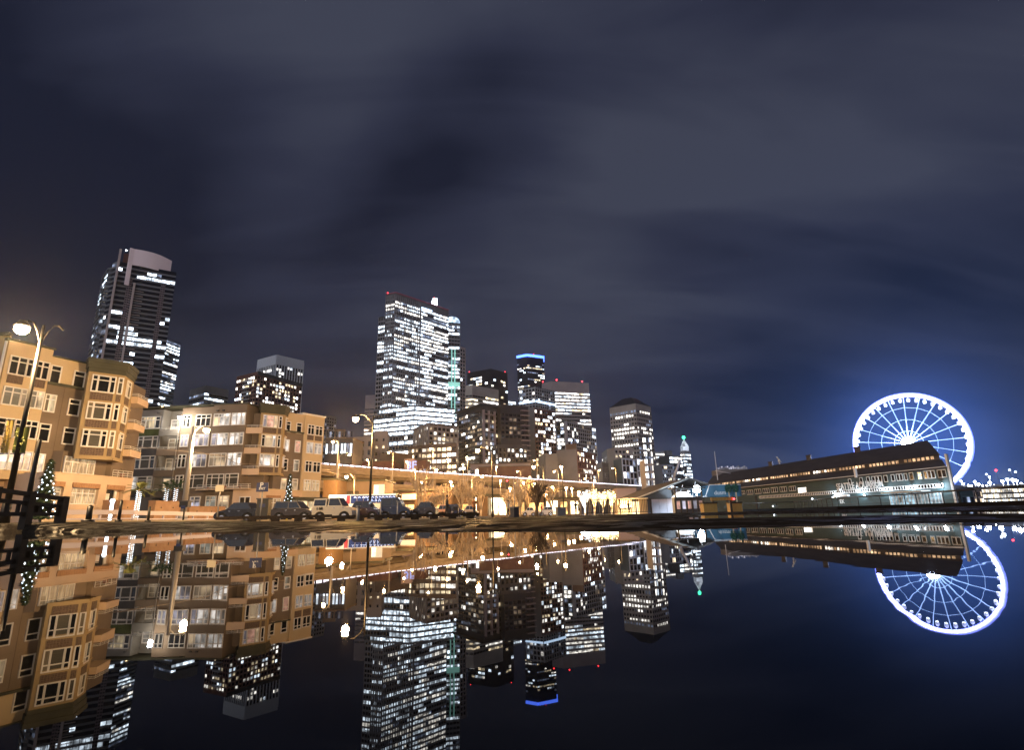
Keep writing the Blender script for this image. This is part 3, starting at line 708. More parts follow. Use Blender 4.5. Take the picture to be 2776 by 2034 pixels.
tower('apartment_building', 'blue-grey block with a big white frame grid above the right end of the viaduct', ('E', 480, 800), ('E', 492, 797), ('E', 640, 810), 250, ['tealw', 'steel'], 10,
      None, dict(fh=4.2, bw=3.8, ww=.84, wh=.84, lit=.28, run=.1, pal='cdw', band=.5, pier=.5, pw=.1, top=.5), seed=40, cat='apartment block', fix=lambda l, m_, r: (m_ + Vector((-3, 14, 0)), r))
tower('apartment_building', 'slim white-framed block with one lit stair column, next to the big white grid', ('E', 640, 800), ('E', 650, 797), ('E', 742, 812), 256, ['tealw', 'steel'], 10,
      None, dict(fh=4.0, bw=3.4, ww=.8, wh=.8, lit=.45, run=.1, pal='cdw', band=.5, pier=.5, pw=.1, top=.5), seed=41, cat='apartment block', fix=lambda l, m_, r: (m_ + Vector((-3, 14, 0)), r))
tower('office_building', 'cool grey slab standing left of the beige tower above the viaduct', ('E', 280, 745), ('E', 345, 690), ('E', 398, 700), 280, ['conc2', 'conc2'], 10,
      dict(fh=3.5, bw=4, ww=.4, wh=.4, lit=.3, run=.1, pal='dw', top=4), dict(fh=3.5, bw=4, ww=.4, wh=.4, lit=.3, run=.1, pal='dw', top=4), seed=42, cat='office block')
tower('office_building', 'narrow pale ribbed block at the left foot of the beige tower', ('E', 276, 850), ('E', 284, 842), ('E', 345, 850), 262, ['conc', 'conc2'], 10, None,
      dict(fh=3.5, bw=2.2, ww=.4, wh=.9, lit=.1, run=.1, pal='d', pier=.4, pw=.3), seed=43, cat='office block', fix=lambda l, m_, r: (m_ + Vector((-3, 12, 0)), r))
tower('office_building', 'pale block full of tiny lit windows immediately right of the tall beige tower', ('E', 835, 742), ('E', 850, 728), ('E', 948, 732), 420, ['conc', 'conc'], 14,
      None, dict(fh=3.6, bw=2.8, ww=.6, wh=.5, lit=.6, run=.2, pal='wcw', top=1), seed=44, cat='office block', fix=lambda l, m_, r: (m_ + Vector((-6, 22, 0)), r))
tower('office_building', 'flat-roofed lilac block with ribbon lights between the beige tower and the spired one', ('E', 958, 722), ('E', 968, 714), ('E', 1028, 716), 460, ['conc2', 'conc2'], 14,
      None, dict(fh=3.8, bw=4, ww=.9, wh=.4, lit=.5, run=.6, pal='cw', top=7), seed=45, cat='office block', fix=lambda l, m_, r: (m_ + Vector((-6, 22, 0)), r))
tower('office_building', 'low glass block with broad bright bands just left of the spired tower', ('E', 985, 775), ('E', 1000, 768), ('E', 1135, 775), 400, ['dgrey', 'conc2'], 10,
      None, dict(fh=3.8, bw=3.4, ww=.95, wh=.6, lit=.75, run=.7, pal='wcc', band=.2, top=1), seed=46, cat='office block', fix=lambda l, m_, r: (m_ + Vector((-6, 22, 0)), r))
tower('office_building', 'squat pale block with close rows of small windows below the flat-roofed lilac block', ('E', 905, 870), ('E', 918, 862), ('E', 1050, 868), 330, ['conc', 'conc'], 8,
      None, dict(fh=3.4, bw=2.4, ww=.6, wh=.6, lit=.4, run=.2, pal='wcdm', top=1), seed=47, cat='office block', fix=lambda l, m_, r: (m_ + Vector((-6, 22, 0)), r))
# -- old spired tower
def xsm(th, body, wins, fL, fR, z, rng):
    cxy = (fL(0, 0) + fR(fR.len, 0)) / 2; s = fR.len * .46
    b = MB(); q = [cxy + Vector((dx * s, dy * s, z + 5)) for dx, dy in ((-.72, -.72), (.72, -.72), (.72, .72), (-.72, .72))]
    b.prism([(p.x, p.y) for p in q], z, z + 5, 0)
    zt = atY('E', 1152, 588, 420 * 1.45 + 4).z
    b.add(q + [Vector((cxy.x, cxy.y, zt))], [(0, 1, 4), (1, 2, 4), (2, 3, 4), (3, 0, 4)])
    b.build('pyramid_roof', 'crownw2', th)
    b = MB(); b.ball((cxy.x, cxy.y, zt + 1.4), 1.9, 0, 8); b.build('beacon', 'lampg', th)
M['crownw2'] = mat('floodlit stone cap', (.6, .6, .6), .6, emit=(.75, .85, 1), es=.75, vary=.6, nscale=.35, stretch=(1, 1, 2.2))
tower('office_tower', 'slender old white tower with a floodlit pyramid roof and green beacon', ('E', 1112, 722), ('E', 1168, 716), ('E', 1224, 722), 420, ['conc', 'conc'], 10,
      dict(fh=3.6, bw=2.6, ww=.6, wh=.5, lit=.5, run=.2, pal='cw', top=3), dict(fh=3.6, bw=2.6, ww=.6, wh=.5, lit=.85, run=.3, pal='cc', top=3), extra=xsm, seed=48)
# ---------------------------------------------------------------- waterfront condominiums
def window(th, fr, u0, u1, z0, z1, pane='glass', mull=(), transom=.26, lat=None, name='window', fw=.12):
    b = MB(); d1 = .10
    b.fb(fr, u0 - fw, u0, z0 - fw, z1 + fw, .0, d1); b.fb(fr, u1, u1 + fw, z0 - fw, z1 + fw, .0, d1)
    b.fb(fr, u0, u1, z1, z1 + fw, .0, d1); b.fb(fr, u0, u1, z0 - fw, z0, .0, d1 + .03)
    for q in mull: b.fb(fr, u0 + (u1 - u0) * q - .055, u0 + (u1 - u0) * q + .055, z0, z1, .0, d1 - .01)
    if transom: b.fb(fr, u0, u1, z1 - (z1 - z0) * transom - .05, z1 - (z1 - z0) * transom + .05, .0, d1 - .012)
    o = b.build(name, 'white', th)
    p = MB()
    if isinstance(pane, tuple):   # a drawn curtain or blind over part of the opening
        k1, k2, fr1, lowpart = pane
        if lowpart: p.fb(fr, u0, u1, z0, z1 - (z1 - z0) * fr1, .005, .03, 1); p.fb(fr, u0, u1, z1 - (z1 - z0) * fr1, z1, .005, .03, 0)
        else: p.fb(fr, u0, u0 + (u1 - u0) * fr1, z0, z1, .005, .03, 0); p.fb(fr, u0 + (u1 - u0) * fr1, u1, z0, z1, .005, .03, 1)
        p.build('pane', [k1, k2], o)
    else:
        p.fb(fr, u0, u1, z0, z1, .005, .03); p.build('pane', pane, o)
    return o
M['warmcurt'] = mat('lit curtain', (.2, .16, .12), .8, emit=(1, .74, .42), es=.5, vary=.9, nscale=5, stretch=(2, 2, .15))
M['pinkroom'] = mat('rosy lit room', (.4, .3, .3), .8, emit=(1, .55, .42), es=.45, vary=.7, nscale=2)
M['blindlit'] = mat('lit roller blind', (.16, .16, .14), .8, emit=(.9, .95, .85), es=.22, vary=.3, nscale=2)

def lattice_panel(th, fr, u0, u1, z0, z1):
    b = MB(); b.fb(fr, u0, u1, z0, z1, 0, .04, 0)
    n = max(3, int((u1 - u0) / .22))
    for i in range(n):
        a = u0 + (u1 - u0) * i / n
        b.fb(fr, a, a + .035, z0, z1, .04, .07, 1)
    for j in range(4):
        zz = z0 + (z1 - z0) * (j + .5) / 4; b.fb(fr, u0, u1, zz, zz + .03, .04, .075, 1)
    b.build('lattice_panel', ['lattice', 'sbrown'], th)

def balcony(th, fr, u0, u1, z, d=1.4, wall='sbrown', h=.75, rail=True):
    b = MB(); b.fb(fr, u0, u1, z, z + h, d - .12, d); b.fb(fr, u0, u0 + .12, z, z + h, 0, d - .12); b.fb(fr, u1 - .12, u1, z, z + h, 0, d - .12)
    b.fb(fr, u0 + .12, u1 - .12, z, z + .15, 0, d - .12)
    o = b.build('balcony', wall, th)
    if rail:
        r = MB()
        for zz in (h + .18, h + .36): r.tube([fr(u0, z + zz, .1), fr(u0, z + zz, d - .06), fr(u1, z + zz, d - .06), fr(u1, z + zz, .1)], .03, 5)
        for i in range(4): a = u0 + .05 + (u1 - u0 - .1) * i / 3; r.tube([fr(a, z + h, d - .06), fr(a, z + h + .36, d - .06)], .025, 4)
        r.build('railing', 'white', o)
    return o

FZ = [(14.6, 16.25), (11.6, 13.2), (8.6, 10.2), (5.55, 7.2)]     # window bottoms and tops, floors five to two

def turret(th, T0, T1, T2, top, walls, panes, back, zbot=6.95, w2=True):
    fa, fb = frame(T0, T1), frame(T1, T2)
    b = MB(); poly = [T0, T1, T2, back[1], back[0]]
    b.prism(poly, zbot, 16.05); b.build('turret', walls, th)
    c = MB(); cx = sum(p[0] for p in poly) / 5; cy = sum(p[1] for p in poly) / 5
    for k, (z0, z1) in enumerate(((16.05, 16.5), (16.5, 17.1), (17.1, 17.5))):
        s = 1.03 + .05 * k
        c.prism([(cx + (p[0] - cx) * s, cy + (p[1] - cy) * s) for p in poly], z0, z1)
    c.build('cornice', 'cornice', th)
    i = 0
    for fl_, (z0, z1) in enumerate(((14.03, 15.66), (11.1, 12.75), (8.2, 9.82))):
        for (u0, u1) in ((.46, .80), (.97, 1.84), (2.02, 2.34)):
            window(th, fa, u0, u1, z0, z1, panes[i % len(panes)]); i += 1
        window(th, fa, 2.74, 3.02, z0, z1, panes[i % len(panes)]); i += 1
        window(th, fb, .9, 2.1, z0, z1, panes[(i + 1) % len(panes)], mull=(.3,)); i += 1
        lattice_panel(th, fa, .42, 2.38, z0 - .95, z0 - .17); lattice_panel(th, fb, .8, 2.2, z0 - .95, z0 - .17); lattice_panel(th, fa, 2.66, 3.08, z0 - .95, z0 - .17)
        for q in (fa, fb):
            m_ = MB(); m_.fb(q, 0, q.len, z0 - 1.35, z0 - 1.15, 0, .09); m_.build('moulding', walls, th)
    return fa, fb

# first condominium, at the left of the view
A0, A1 = Vector((-48.57, 49.93, 0)), Vector((-45.66, 56.6, 0))
fA = frame(A0, A1)
th = thing('apartment_building', 'ochre and tan condominium with a dark-corniced corner turret, filling the left edge', 'apartment building', (-50, 55, 0))
b = MB()
back = Vector((-1, .42, 0)).normalized() * 16
s0 = fA(-.05, 0, .12); s1 = fA(3.66, 0, .12)
b.prism([(p.x, p.y) for p in (s0, s1, s1 + back, s0 + back)], 4.6, 17.75); b.build('wall', 'stan', th)
b = MB(); p0 = fA(3.66, 0, 0); p1 = fA(7.6, 0, 0)
b.prism([(p.x, p.y) for p in (p0, p1, p1 + back, p0 + back)], 0, 14.35); b.fb(fA, 3.66, 7.4, 10.95, 11.0, 0, .03); b.fb(fA, 3.66, 7.4, 7.85, 7.9, 0, .03); b.build('wall', 'sbrown', th)
b = MB(); b.prism([(p.x, p.y) for p in (p0, p1, p1 + back, p0 + back)], 14.35, 17.1); b.build('wall', 'stan', th)
b = MB()
for uu in (5.3,): b.fb(fA, uu, uu + .03, .2, 14.2, 0, .02)
b.fb(fA, 7.28, 7.36, 5.3, 14.1, .02, .12)
b.build('downpipe', 'brown', th)
b = MB(); b.fb(fA, 3.68, 7.4, 14.2, 14.45, 0, .28); b.build('ledge', 'cornice', th)
b = MB(); b.fb(fA, 3.6, 7.3, 17.1, 17.25, -.4, .12); b.fb(fA, -.3, 3.8, 17.75, 17.95, -.4, .3); b.build('cornice', 'cornice', th)
# its wing running back out of view on the left
L0 = s0 + Vector((-13, -1.5, 0)); fW = frame(L0, s0)
b = MB(); b.prism([(p.x, p.y) for p in (L0, s0, s0 + Vector((-8, 12, 0)), L0 + Vector((-8, 12, 0)))], 0, 18.2); b.build('wall', 'sgold', th)
b = MB(); b.fb(fW, 0, fW.len, 18.2, 18.5, -.3, .3); b.build('cornice', 'cornice', th)
b = MB(); b.tube([fW(fW.len - .1, 4, .22), fW(fW.len - .1, 17.6, .22)], .11, 6); b.build('downpipe', 'white', th)
b = MB(); b.prism([(p.x, p.y) for p in (fA(-.05, 0, -1.0), fA(3.66, 0, -1.0), fA(3.66, 0, -8), fA(-.05, 0, -8))], 0, 4.6); b.build('wall', 'speach', th)
W1 = [(.38, 1.62, (.5,)), (1.77, 2.10, ()), (2.46, 3.48, (.5,))]
pk = [['glass', 'glass', 'glass'], ['blindlit', 'warmd', ('blindlit', 'roomw', .5, False)], ['glass', 'glass', 'glass'], ['room', 'room', 'roomv']]
fA1 = lambda u, z, d=0: fA(u, z, d + .12)
fA1.t, fA1.n, fA1.len = fA.t, fA.n, fA.len
for i, (z0, z1) in enumerate(FZ):
    for (u0, u1, mu), pp in zip(W1, pk[i]): window(th, fA1, u0, u1, z0, z1, pp, mu)
    if i == 0: lattice_panel(th, fA1, .36, 1.62, z0 - .95, z0 - .15); lattice_panel(th, fA1, 2.5, 3.46, z0 - .95, z0 - .15)
    window(th, fA, 3.85, 4.62, z0 - (.15 if i == 0 else .1), z1 - .1, ['glass', ('curtain', 'roomw', .35, False), 'glass', 'room'][i])
    window(th, fA, 5.98, 6.86, z0 - .15, z1 - .2, ['glass', 'glass', 'glass', 'blind'][i])
fa, fb = turret(th, (-44.73, 55.42), (-42.44, 57.67), (-43.5, 60.63), 17.5, 'sgold', ['glass', 'glass', 'glass', 'blind', 'glass', 'curtain', 'blind', 'glass'], ((-48, 58.5), (-47.6, 61.2)))
# balconies behind the turret
fBk = frame((-43.6, 60.4), (-45.0, 66.5))
b = MB(); b.prism([(-46.8, 59.5), (-44.4, 60.4), (-45.6, 65.8), (-52, 66)], 0, 16.4); b.build('wall', 'sbrown', th)
for z0, z1 in FZ[:3]:
    balcony(th, frame((-44.2, 60.2), (-45.4, 65.2)), .1, 3.0, z0 - 1.0, 1.5, 'speach'); window(th, frame((-44.4, 60.4), (-45.6, 65.8)), .8, 1.7, z0 - .3, z1 - .3, 'warmd')
# street-level podium with terrace
fP = frame((-44.1, 52.6), (-43.3, 62.4))
b = MB(); q = [fP(-4.5, 0), fP(9.9, 0), fP(9.9, 0, -6), fP(-4.5, 0, -6)]
for (u0, u1, z0, z1) in ((-.5, .25, 0, 5.2), (.25, 1.4, 3.95, 5.2), (1.4, 2.3, 0, 5.2), (2.3, 5.55, 3.95, 5.2), (2.3, 5.55, 0, 2.3), (.25, 1.4, 0, 2.6), (5.55, 6.55, 0, 5.2), (6.55, 8.95, 3.95, 5.2), (8.95, 9.95, 0, 5.2)):
    b.fb(fP, u0, u1, z0, z1, -.5, 0)
b.fb(fP, 0, 9.9, 5.2, 5.3, -5, .12); b.fb(fP, -.5, 9.9, 0, 5.15, -5, -.55)
b.build('podium', 'speach', th)
for (u0, u1) in ((.25, 1.4), (2.25, 5.6), (6.5, 9.0)):
    b = MB(); b.fb(fP, u0, u1, 3.93, 4.4, 0, .07); b.build('brick_header', 'header', th)
fPi = lambda u, z, d=0: fP(u, z, d - .4)
fPi.t, fPi.n, fPi.len = fP.t, fP.n, fP.len
window(th, fPi, .3, 1.35, 2.7, 3.85, 'warmd', transom=.35)
window(th, fPi, 2.4, 5.45, 2.4, 3.85, 'warmcurt', (.25, .5, .75), .3, fw=.12)
b = MB(); b.fb(fP, 6.6, 7.9, 0, 3.9, -.45, -.3); b.build('door', 'glass', th)
b = MB(); b.fb(fP, 7.95, 8.2, .1, 3.8, -.45, -.2); b.fb(fP, 6.7, 7.3, 1.8, 3.5, -.3, -.25); b.build('door_frame', 'white', th)
fU = frame((-45.5, 55.0), (-44.6, 62.0))
for k in range(2): window(th, fU, .3 + k * 1.75, 1.9 + k * 1.75, 5.5, 7.3 - .3, 'warmcurt', (.5,), .28)
b = MB(); b.prism([(-46.5, 54.8), (-45.55, 55.0), (-44.7, 61.5), (-48, 62)], 5.2, 7.6); b.build('wall', 'sbrown', th)
r = MB()
for zz in (5.5, 5.75, 6.0): r.tube([fP(7.0, zz, 0), fP(9.8, zz, 0)], .03, 5)
for k in range(5): r.tube([fP(7.0 + k * .7, 5.2, 0), fP(7.0 + k * .7, 6.0, 0)], .03, 4)
r.build('terrace_railing', 'white', th)
# orange planter walls along its front
def planter(label, fr, u0, u1, h, d=1.0):
    c = fr((u0 + u1) / 2, 0)
    t_ = thing('planter', label, 'planter', (c.x, c.y, 0), 'planters along the condominium fronts')
    b = MB(); b.fb(fr, u0, u1, 0, h, 0, d); b.fb(fr, u0 - .05, u1 + .05, h, h + .08, -.05, d + .05); b.build('wall', 'orangew', t_)
    s = MB()
    for k in range(4): s.ball(fr(u0 + (u1 - u0) * (.2 + .2 * k), h * (.3 if k % 2 else .75), d + .02), .07, 0, 6)
    s.build('vent', 'black', t_)
    return t_
M['orangew'] = mat('orange block wall', (.40, .23, .13), .85, noise=(.50, .31, .18), nscale=1.5)
M['hedge'] = mat('clipped shrub', (.05, .07, .02), .9, noise=(.10, .12, .04), nscale=6)
planter('orange block planter before the podium door of the ochre condominium', fP, 6.3, 8.9, 2.7, 1.6)
fG = frame((-42.2, 63.5), (-38.5, 78))
planter('orange block planter behind the first lit palm', fG, .5, 4.6, 2.75, 1.0)
planter('long low orange planter wall in the gap between the condominiums', fG, 5.6, 11.5, 2.2, .8)

# second condominium
B0, B1 = (-56.6, 81), (-40, 79.5)
fB = frame(B0, B1)
th = thing('apartment_building', 'grey and brown condominium with balconies and many lit windows, left of the viaduct', 'apartment building', (-45, 86, 0))
def fsec(u0, u1, z0, z1, d0, d1, m_, nm='wall'):
    b = MB(); b.fb(fB, u0, u1, z0, z1, d0, d1); return b.build(nm, m_, th)
fsec(0, 3.95, 0, 17.0, -9, 0, 'sgrey'); fsec(3.95, 7.0, 0, 17.0, -9, -1.6, 'sgrey'); fsec(7.0, 12.0, 0, 17.1, -9, 0, 'sbrown'); fsec(12.0, 17.2, 0, 17.3, -9, .15, 'sbrown')
fsec(-.2, 17.3, 17.25, 17.45, -9, .2, 'cornice', 'cornice')
fsec(-.9, 0, 0, 15.6, -6, -.6, 'dgrey')
fsec(-.1, .25, 0, 15.9, 0, .2, 'conc2', 'pilaster'); fsec(3.85, 4.05, 0, 15.9, 0, .2, 'conc2', 'pilaster')
BP = {0: ['roomw', 'roomw', 'glass'], 1: ['blind', 'blind', 'blind'], 2: ['glass', 'blind', 'glass'], 3: ['room', 'blind', 'blindlit']}
BZ = [(14.2, 15.85), (11.3, 12.9), (8.25, 9.95), (5.25, 6.95)]
for i, (z0, z1) in enumerate(BZ):
    fr = fB
    window(th, fr, .62, 1.25, z0, z1, BP[i][0]); window(th, fr, 1.42, 2.75, z0, z1, BP[i][1]); window(th, fr, 2.92, 3.55, z0, z1, BP[i][2])
    b = MB(); b.fb(fB, .3, 3.8, z0 - 1.2, z0 - .2, .01, .1); b.build('spandrel', 'dgrey' if i else 'hedge', th)
    # recessed balconies
    fr2 = lambda u, z, d=0: fB(u, z, d - 1.6)
    fr2.t, fr2.n, fr2.len = fB.t, fB.n, fB.len
    window(th, fr2, 4.3, 5.2, z0 - .4, z1 - .3, 'room' if i == 0 else 'warmd'); window(th, fr2, 5.7, 6.7, z0 - .4, z1 - .3, 'room' if i == 0 else 'glass')
    balcony(th, fB, 4.0, 7.0, z0 - 1.35, .5, 'sbrown' if i else 'sgrey', .9)
    window(th, fr, 7.35, 7.75, z0, z1, ['glass', 'roomv', 'glass', 'blind'][i]); window(th, fr, 7.95, 8.4, z0, z1, ['glass', 'roomv', 'glass', 'glass'][i])
    window(th, fr, 9.4, (11.6), z0, z1, [('glass', 'glass', .5, False), 'roomv', ('room', 'roomv', .3, False), 'blind'][i], (.33, .68) if i < 3 else (.3,))
    fr3 = lambda u, z, d=0: fB(u, z, d + .15)
    fr3.t, fr3.n, fr3.len = fB.t, fB.n, fB.len
    window(th, fr3, 12.3, 14.7, z0, z1, [('warmd', 'room', .35, False), ('roomv', 'room', .35, False), 'warmd', 'blind'][i], (.28, .72))
    if i < 3:
        for u0, u1 in ((15.1, 15.75), (15.9, 16.4), (16.6, 17.05)): window(th, fr3, u0, u1, z0, z1, 'room')
    else: window(th, fr3, 15.1, 16.9, z0, z1, 'blind', (.3,))
for u in (3.2, 12.6, 13.5):
    b = MB(); b.fb(fB, u, u + .3, 16.3, 16.5, .15, .4); b.build('wall_light', 'dgrey', th)
for u, p_ in ((10.0, 'roomv'), (12.5, 'blindlit'), (14.4, 'warmd')): window(th, fB if u < 12 else fr3, u, u + 1.4, 2.2, 3.85, p_, (.4,))
# balcony stack between the block and the turret
b = MB(); b.prism([(-39.5, 81.4), (-36.9, 81.2), (-36.9, 86), (-39.5, 86)], 0, 16.2); b.build('wall', 'sbrown', th)
fS = frame((-39.6, 79.9), (-37.3, 80.4))
for z in (12.9, 9.9, 6.85): balcony(th, fS, 0, 2.35, z, .3, 'speach', .9)
b = MB(); b.prism([(-39.7, 79.7), (-37.4, 80.3), (-37.2, 81.3), (-39.7, 81.3)], 0, 4.7); b.build('podium', 'speach', th)
fa, fb = turret(th, (-37.68, 80.11), (-35.11, 82.29), (-35.3, 84.6), 17.5, 'sgold', ['roomv', 'pinkroom', 'warmd', 'glass', 'glass', 'glass', 'warmd', 'room', 'glass', 'roomw', 'room', 'room', 'roomw', 'glass', 'glass'], ((-39, 82.5), (-38, 86)))
fR2 = frame((-34.32, 85.46), (-31.65, 89.81))
b = MB(); b.fb(fR2, -3.4, 1.3, 0, 13.8, -7, 0); b.build('wall', 'sbrown', th)
b = MB(); b.fb(fR2, -3.4, 1.3, 13.8, 16.75, -7, 0); b.build('wall', 'stan', th)
b = MB(); b.fb(fR2, -3.2, 1.3, 13.65, 13.9, 0, .25); b.build('ledge', 'cornice', th)
b = MB(); b.fb(fR2, 1.3, 5.1, 0, 16.75, -7, .25); b.build('wall', 'stan', th)
b = MB(); b.fb(fR2, .6, 5.2, 16.75, 17.0, -7, .5); b.build('cornice', 'white', th)
fR3 = lambda u, z, d=0: fR2(u, z, d + .25)
fR3.t, fR3.n, fR3.len = fR2.t, fR2.n, fR2.len
PR = [['glass', 'glass', 'glass', 'glass'], ['room', 'pinkroom', 'room', 'room'], ['glass', 'blindlit', 'glass', 'glass'], ['warmd', 'warmd', 'warmcurt', 'warmcurt']]
for i, (z0, z1) in enumerate(((13.75, 15.25), (10.75, 12.4), (7.8, 9.4), (4.9, 6.45))):
    window(th, fR2, -1.95, -1.25, z0, z1, PR[i][0]); window(th, fR2, 0.0, .8, z0, z1, PR[i][1])
    window(th, fR3, 1.95, 3.05, z0, z1 - .05, PR[i][2], (.5,)); window(th, fR3, 3.45, 4.7, z0, z1 - .1, PR[i][3], (.5,))
    if i == 0: lattice_panel(th, fR3, 1.9, 3.1, z0 - .95, z0 - .15); lattice_panel(th, fR3, 3.4, 4.75, z0 - .95, z0 - .15)
# shaded windows and podium at street level
fP2 = frame((-39.9, 78.6), (-36.2, 78.9)); fP3 = frame((-36.2, 79.0), (-32.9, 87.6))
b = MB(); b.prism([(-39.9, 78.6), (-36.2, 78.9), (-32.9, 87.6), (-37, 88)], 0, 4.7); b.build('podium', 'speach', th)
b = MB(); b.fb(fP3, 0, fP3.len, 4.7, 4.82, -2, .1); b.fb(fP2, 0, fP2.len, 4.7, 4.82, -2, .1); b.build('podium_cap', 'stan', th)
for u0, u1 in ((1.2, 3.8), (5.6, 7.6)):
    b = MB(); b.fb(fP3, u0 - .1, u1 + .1, 3.45, 3.9, 0, .07); b.build('brick_header', 'header', th)
    window(th, fP3, u0, u1, 1.6, 3.4, 'warmcurt', (.25, .5, .75), .3)
window(th, fP2, 1.1, 2.4, 1.9, 3.6, 'glass', (.5,), 0)
for k, z in enumerate((4.9,)):
    r = MB()
    for zz in (.25, .5, .75): r.tube([fB(11.5, z + zz - .2, 1.2), fB(19.4, z + zz - .2, .9)], .03, 5)
    for q in range(8): r.tube([fB(11.5 + q * 1.1, z - .2, 1.15), fB(11.5 + q * 1.1, z + .55, 1.15)], .03, 4)
    r.build('terrace_railing', 'white', th)
b = MB(); b.fb(fR2, -1.0, 5.0, 3.3, 3.7, .3, 2.2); b.build('awning', 'cornice', th)
b = MB(); b.fb(fR2, 1.5, 2.7, .5, 3.2, .26, .35, 0); b.fb(fR2, 3.0, 4.8, .8, 3.1, .26, .35, 0); b.build('shop_window', 'roomw', th)
b = MB(); b.prism([(p.x, p.y) for p in (atY('O', 1540, 140, 98), atY('O', 1625, 140, 98), atY('O', 1640, 280, 104), atY('O', 1540, 280, 104))], 10, 18.6); b.build('chimney', 'conc2', th)
# terrace lamps on the roof of the second condominium
# lived-in balconies: pots, chairs and a rail of lights
M['terracotta'] = mat('terracotta', (.30, .12, .06), .8)
rng = random.Random(21)
def pot(label, p, s):
    t_ = thing('potted_plant', label, 'potted plant', tuple(p), 'potted plants on the balconies')
    b = MB(); b.tube([p, p + Vector((0, 0, .28 * s))], .13 * s, 8, r1=.17 * s); b.build('pot', 'terracotta', t_)
    b = MB()
    for i in range(60):
        d = Vector((rng.uniform(-1, 1), rng.uniform(-1, 1), rng.uniform(.1, 1.6))) * .26 * s; q = p + Vector((0, 0, .3 * s)) + d * rng.uniform(.4, 1)
        v1 = Vector((rng.uniform(-1, 1), rng.uniform(-1, 1), rng.uniform(-1, 1))) * .07; v2 = Vector((rng.uniform(-1, 1), rng.uniform(-1, 1), rng.uniform(-1, 1))) * .07
        b.add([q, q + v1, q + v2], [(0, 1, 2)])
    b.build('foliage', 'hedge', t_)
for i, (u, z, lab) in enumerate(((13.0, 4.86, 'small potted plant on the low terrace under the lilac room windows'), (15.6, 4.86, 'larger potted plant on the low terrace near the peach podium'), (17.9, 4.86, 'potted plant at the right end of the low terrace'))):
    pot(lab, fB(u, z, .9), 1.0 + .5 * (i == 1))
pot('potted plant on the terrace above the ochre podium door', fP(8.9, 5.32, -.5), 1.5)
b = MB(); b.fb(fB, 11.4, 19.3, 4.72, 4.84, .1, 1.35); b.build('terrace_slab', 'speach', bpy.data.objects['apartment_building.001'] if 'apartment_building.001' in bpy.data.objects else th)
# ---------------------------------------------------------------- street lamps
def lamp(label, head, base, h=9.0, power=9000, col=(1, .64, .30), em='lamp', double=False, polem='black', r=.11, arm=True, group='street lamps', rad=.28, Y=None, hr=.29, pole_only=None):
    """head, base: survey points; the pole stands at the base bearing, the luminaire at height h."""
    H = atZ(*head, h) if Y is None else atY(*head, Y)
    h = H.z
    dist = math.hypot(H.x, H.y)
    d = ray(*base); az = math.atan2(d.x, d.y)
    bx, by = math.sin(az) * dist, math.cos(az) * dist
    g0 = gz(bx, by)
    t_ = thing('street_lamp', label, 'street lamp', (bx, by, g0), group)
    top = h + (.35 if arm else -.3)
    b = MB(); b.tube([(bx, by, g0), (bx, by, g0 + .9)], r * 1.9, 8, r1=r * 1.5); b.tube([(bx, by, g0 + .9), (bx, by, top)], r * 1.15, 8, r1=r * .6)
    b.build('pole', polem, t_)
    if arm and (Vector((bx, by, h)) - H).length > .4:
        P = Vector((bx, by, top - .9)); a = MB()
        pts = [P.lerp(H + Vector((0, 0, .25)), s) + Vector((0, 0, .55 * math.sin(math.pi * s))) for s in (0, .25, .5, .75, 1)]
        a.tube(pts, .05, 6); 
        if double:
            D = Vector((bx, by, h)) - H
            pts = [P.lerp(Vector((bx, by, h + .25)) + D, s) + Vector((0, 0, .55 * math.sin(math.pi * s))) for s in (0, .25, .5, .75, 1)]
            a.tube(pts, .05, 6)
        a.build('arm', polem, t_)
    c = MB(); c.tube([H + Vector((0, 0, .42)), H + Vector((0, 0, .12))], hr * .5, 8, r1=hr * 1.15); hd = c.build('lamp_head', polem, t_)
    g = MB(); g.ball(H, hr, 0, 10, .9); g.build('globe', em, hd)
    bulb(hd, H - Vector((0, 0, hr + .12)), power, col, rad)
    return t_, H, Vector((bx, by, g0))

AMB = (1, .60, .25)
tl, H1, Bs1 = lamp('black street lamp with gold and green star banners at the far left', ('A', 122, 520), ('A', 62, 1400), power=15000, double=True)
lamp('tall pale rusty pole lamp before the grey end of the second condominium', ('B', 698, 785), ('B', 512, 1395), power=9500, polem='polem', r=.24)
lamp('black street lamp with a large bright head, standing before the white coach', ('C', 253, 915), ('C', 343, 1550), power=12376, col=(1, .53, .18))
lamp('slim dark lamp with the big head to the right of the brown lodging block', ('D', 290, 985), ('D', 416, 1540), power=10829, col=(1, .53, .18))
lamp('dark lamp whose head hangs before the dark windowless foot of the grey slab', ('D', 755, 1120), ('D', 848, 1520), power=9282, col=(1, .53, .18))
lamp('street lamp with a large starry head against the blank grey box wall', ('D', 983, 1120), ('D', 1008, 1540), power=13923, col=(1, .53, .18))
lamp('tall white pole lamp beside the end of the second condominium', ('C', 105, 1065), ('C', 122, 1400), power=3403, Y=112, polem='polem', r=.2, col=(1, .53, .18))
lamp('white pole lamp before the thicket of bare trees at the middle of the viaduct', ('C', 470, 1135), ('C', 497, 1240), power=6961, Y=150, h=20, polem='polem', col=(1, .53, .18))
lamp('lamp on the viaduct parapet before the pale low building', ('C', 213, 1150), ('C', 130, 1400), power=9282, Y=128, polem='polem', col=(1, .53, .18))
lamp('small lamp under the lower deck right of the second condominium', ('C', 193, 1295), ('C', 243, 1400), 7.5, power=5414, polem='polem', col=(1, .53, .18))
lamp('viaduct lamp in front of the brown lodging block, upper one', ('C', 745, 1110), ('C', 763, 1250), power=6961, Y=190, polem='polem', col=(1, .53, .18))
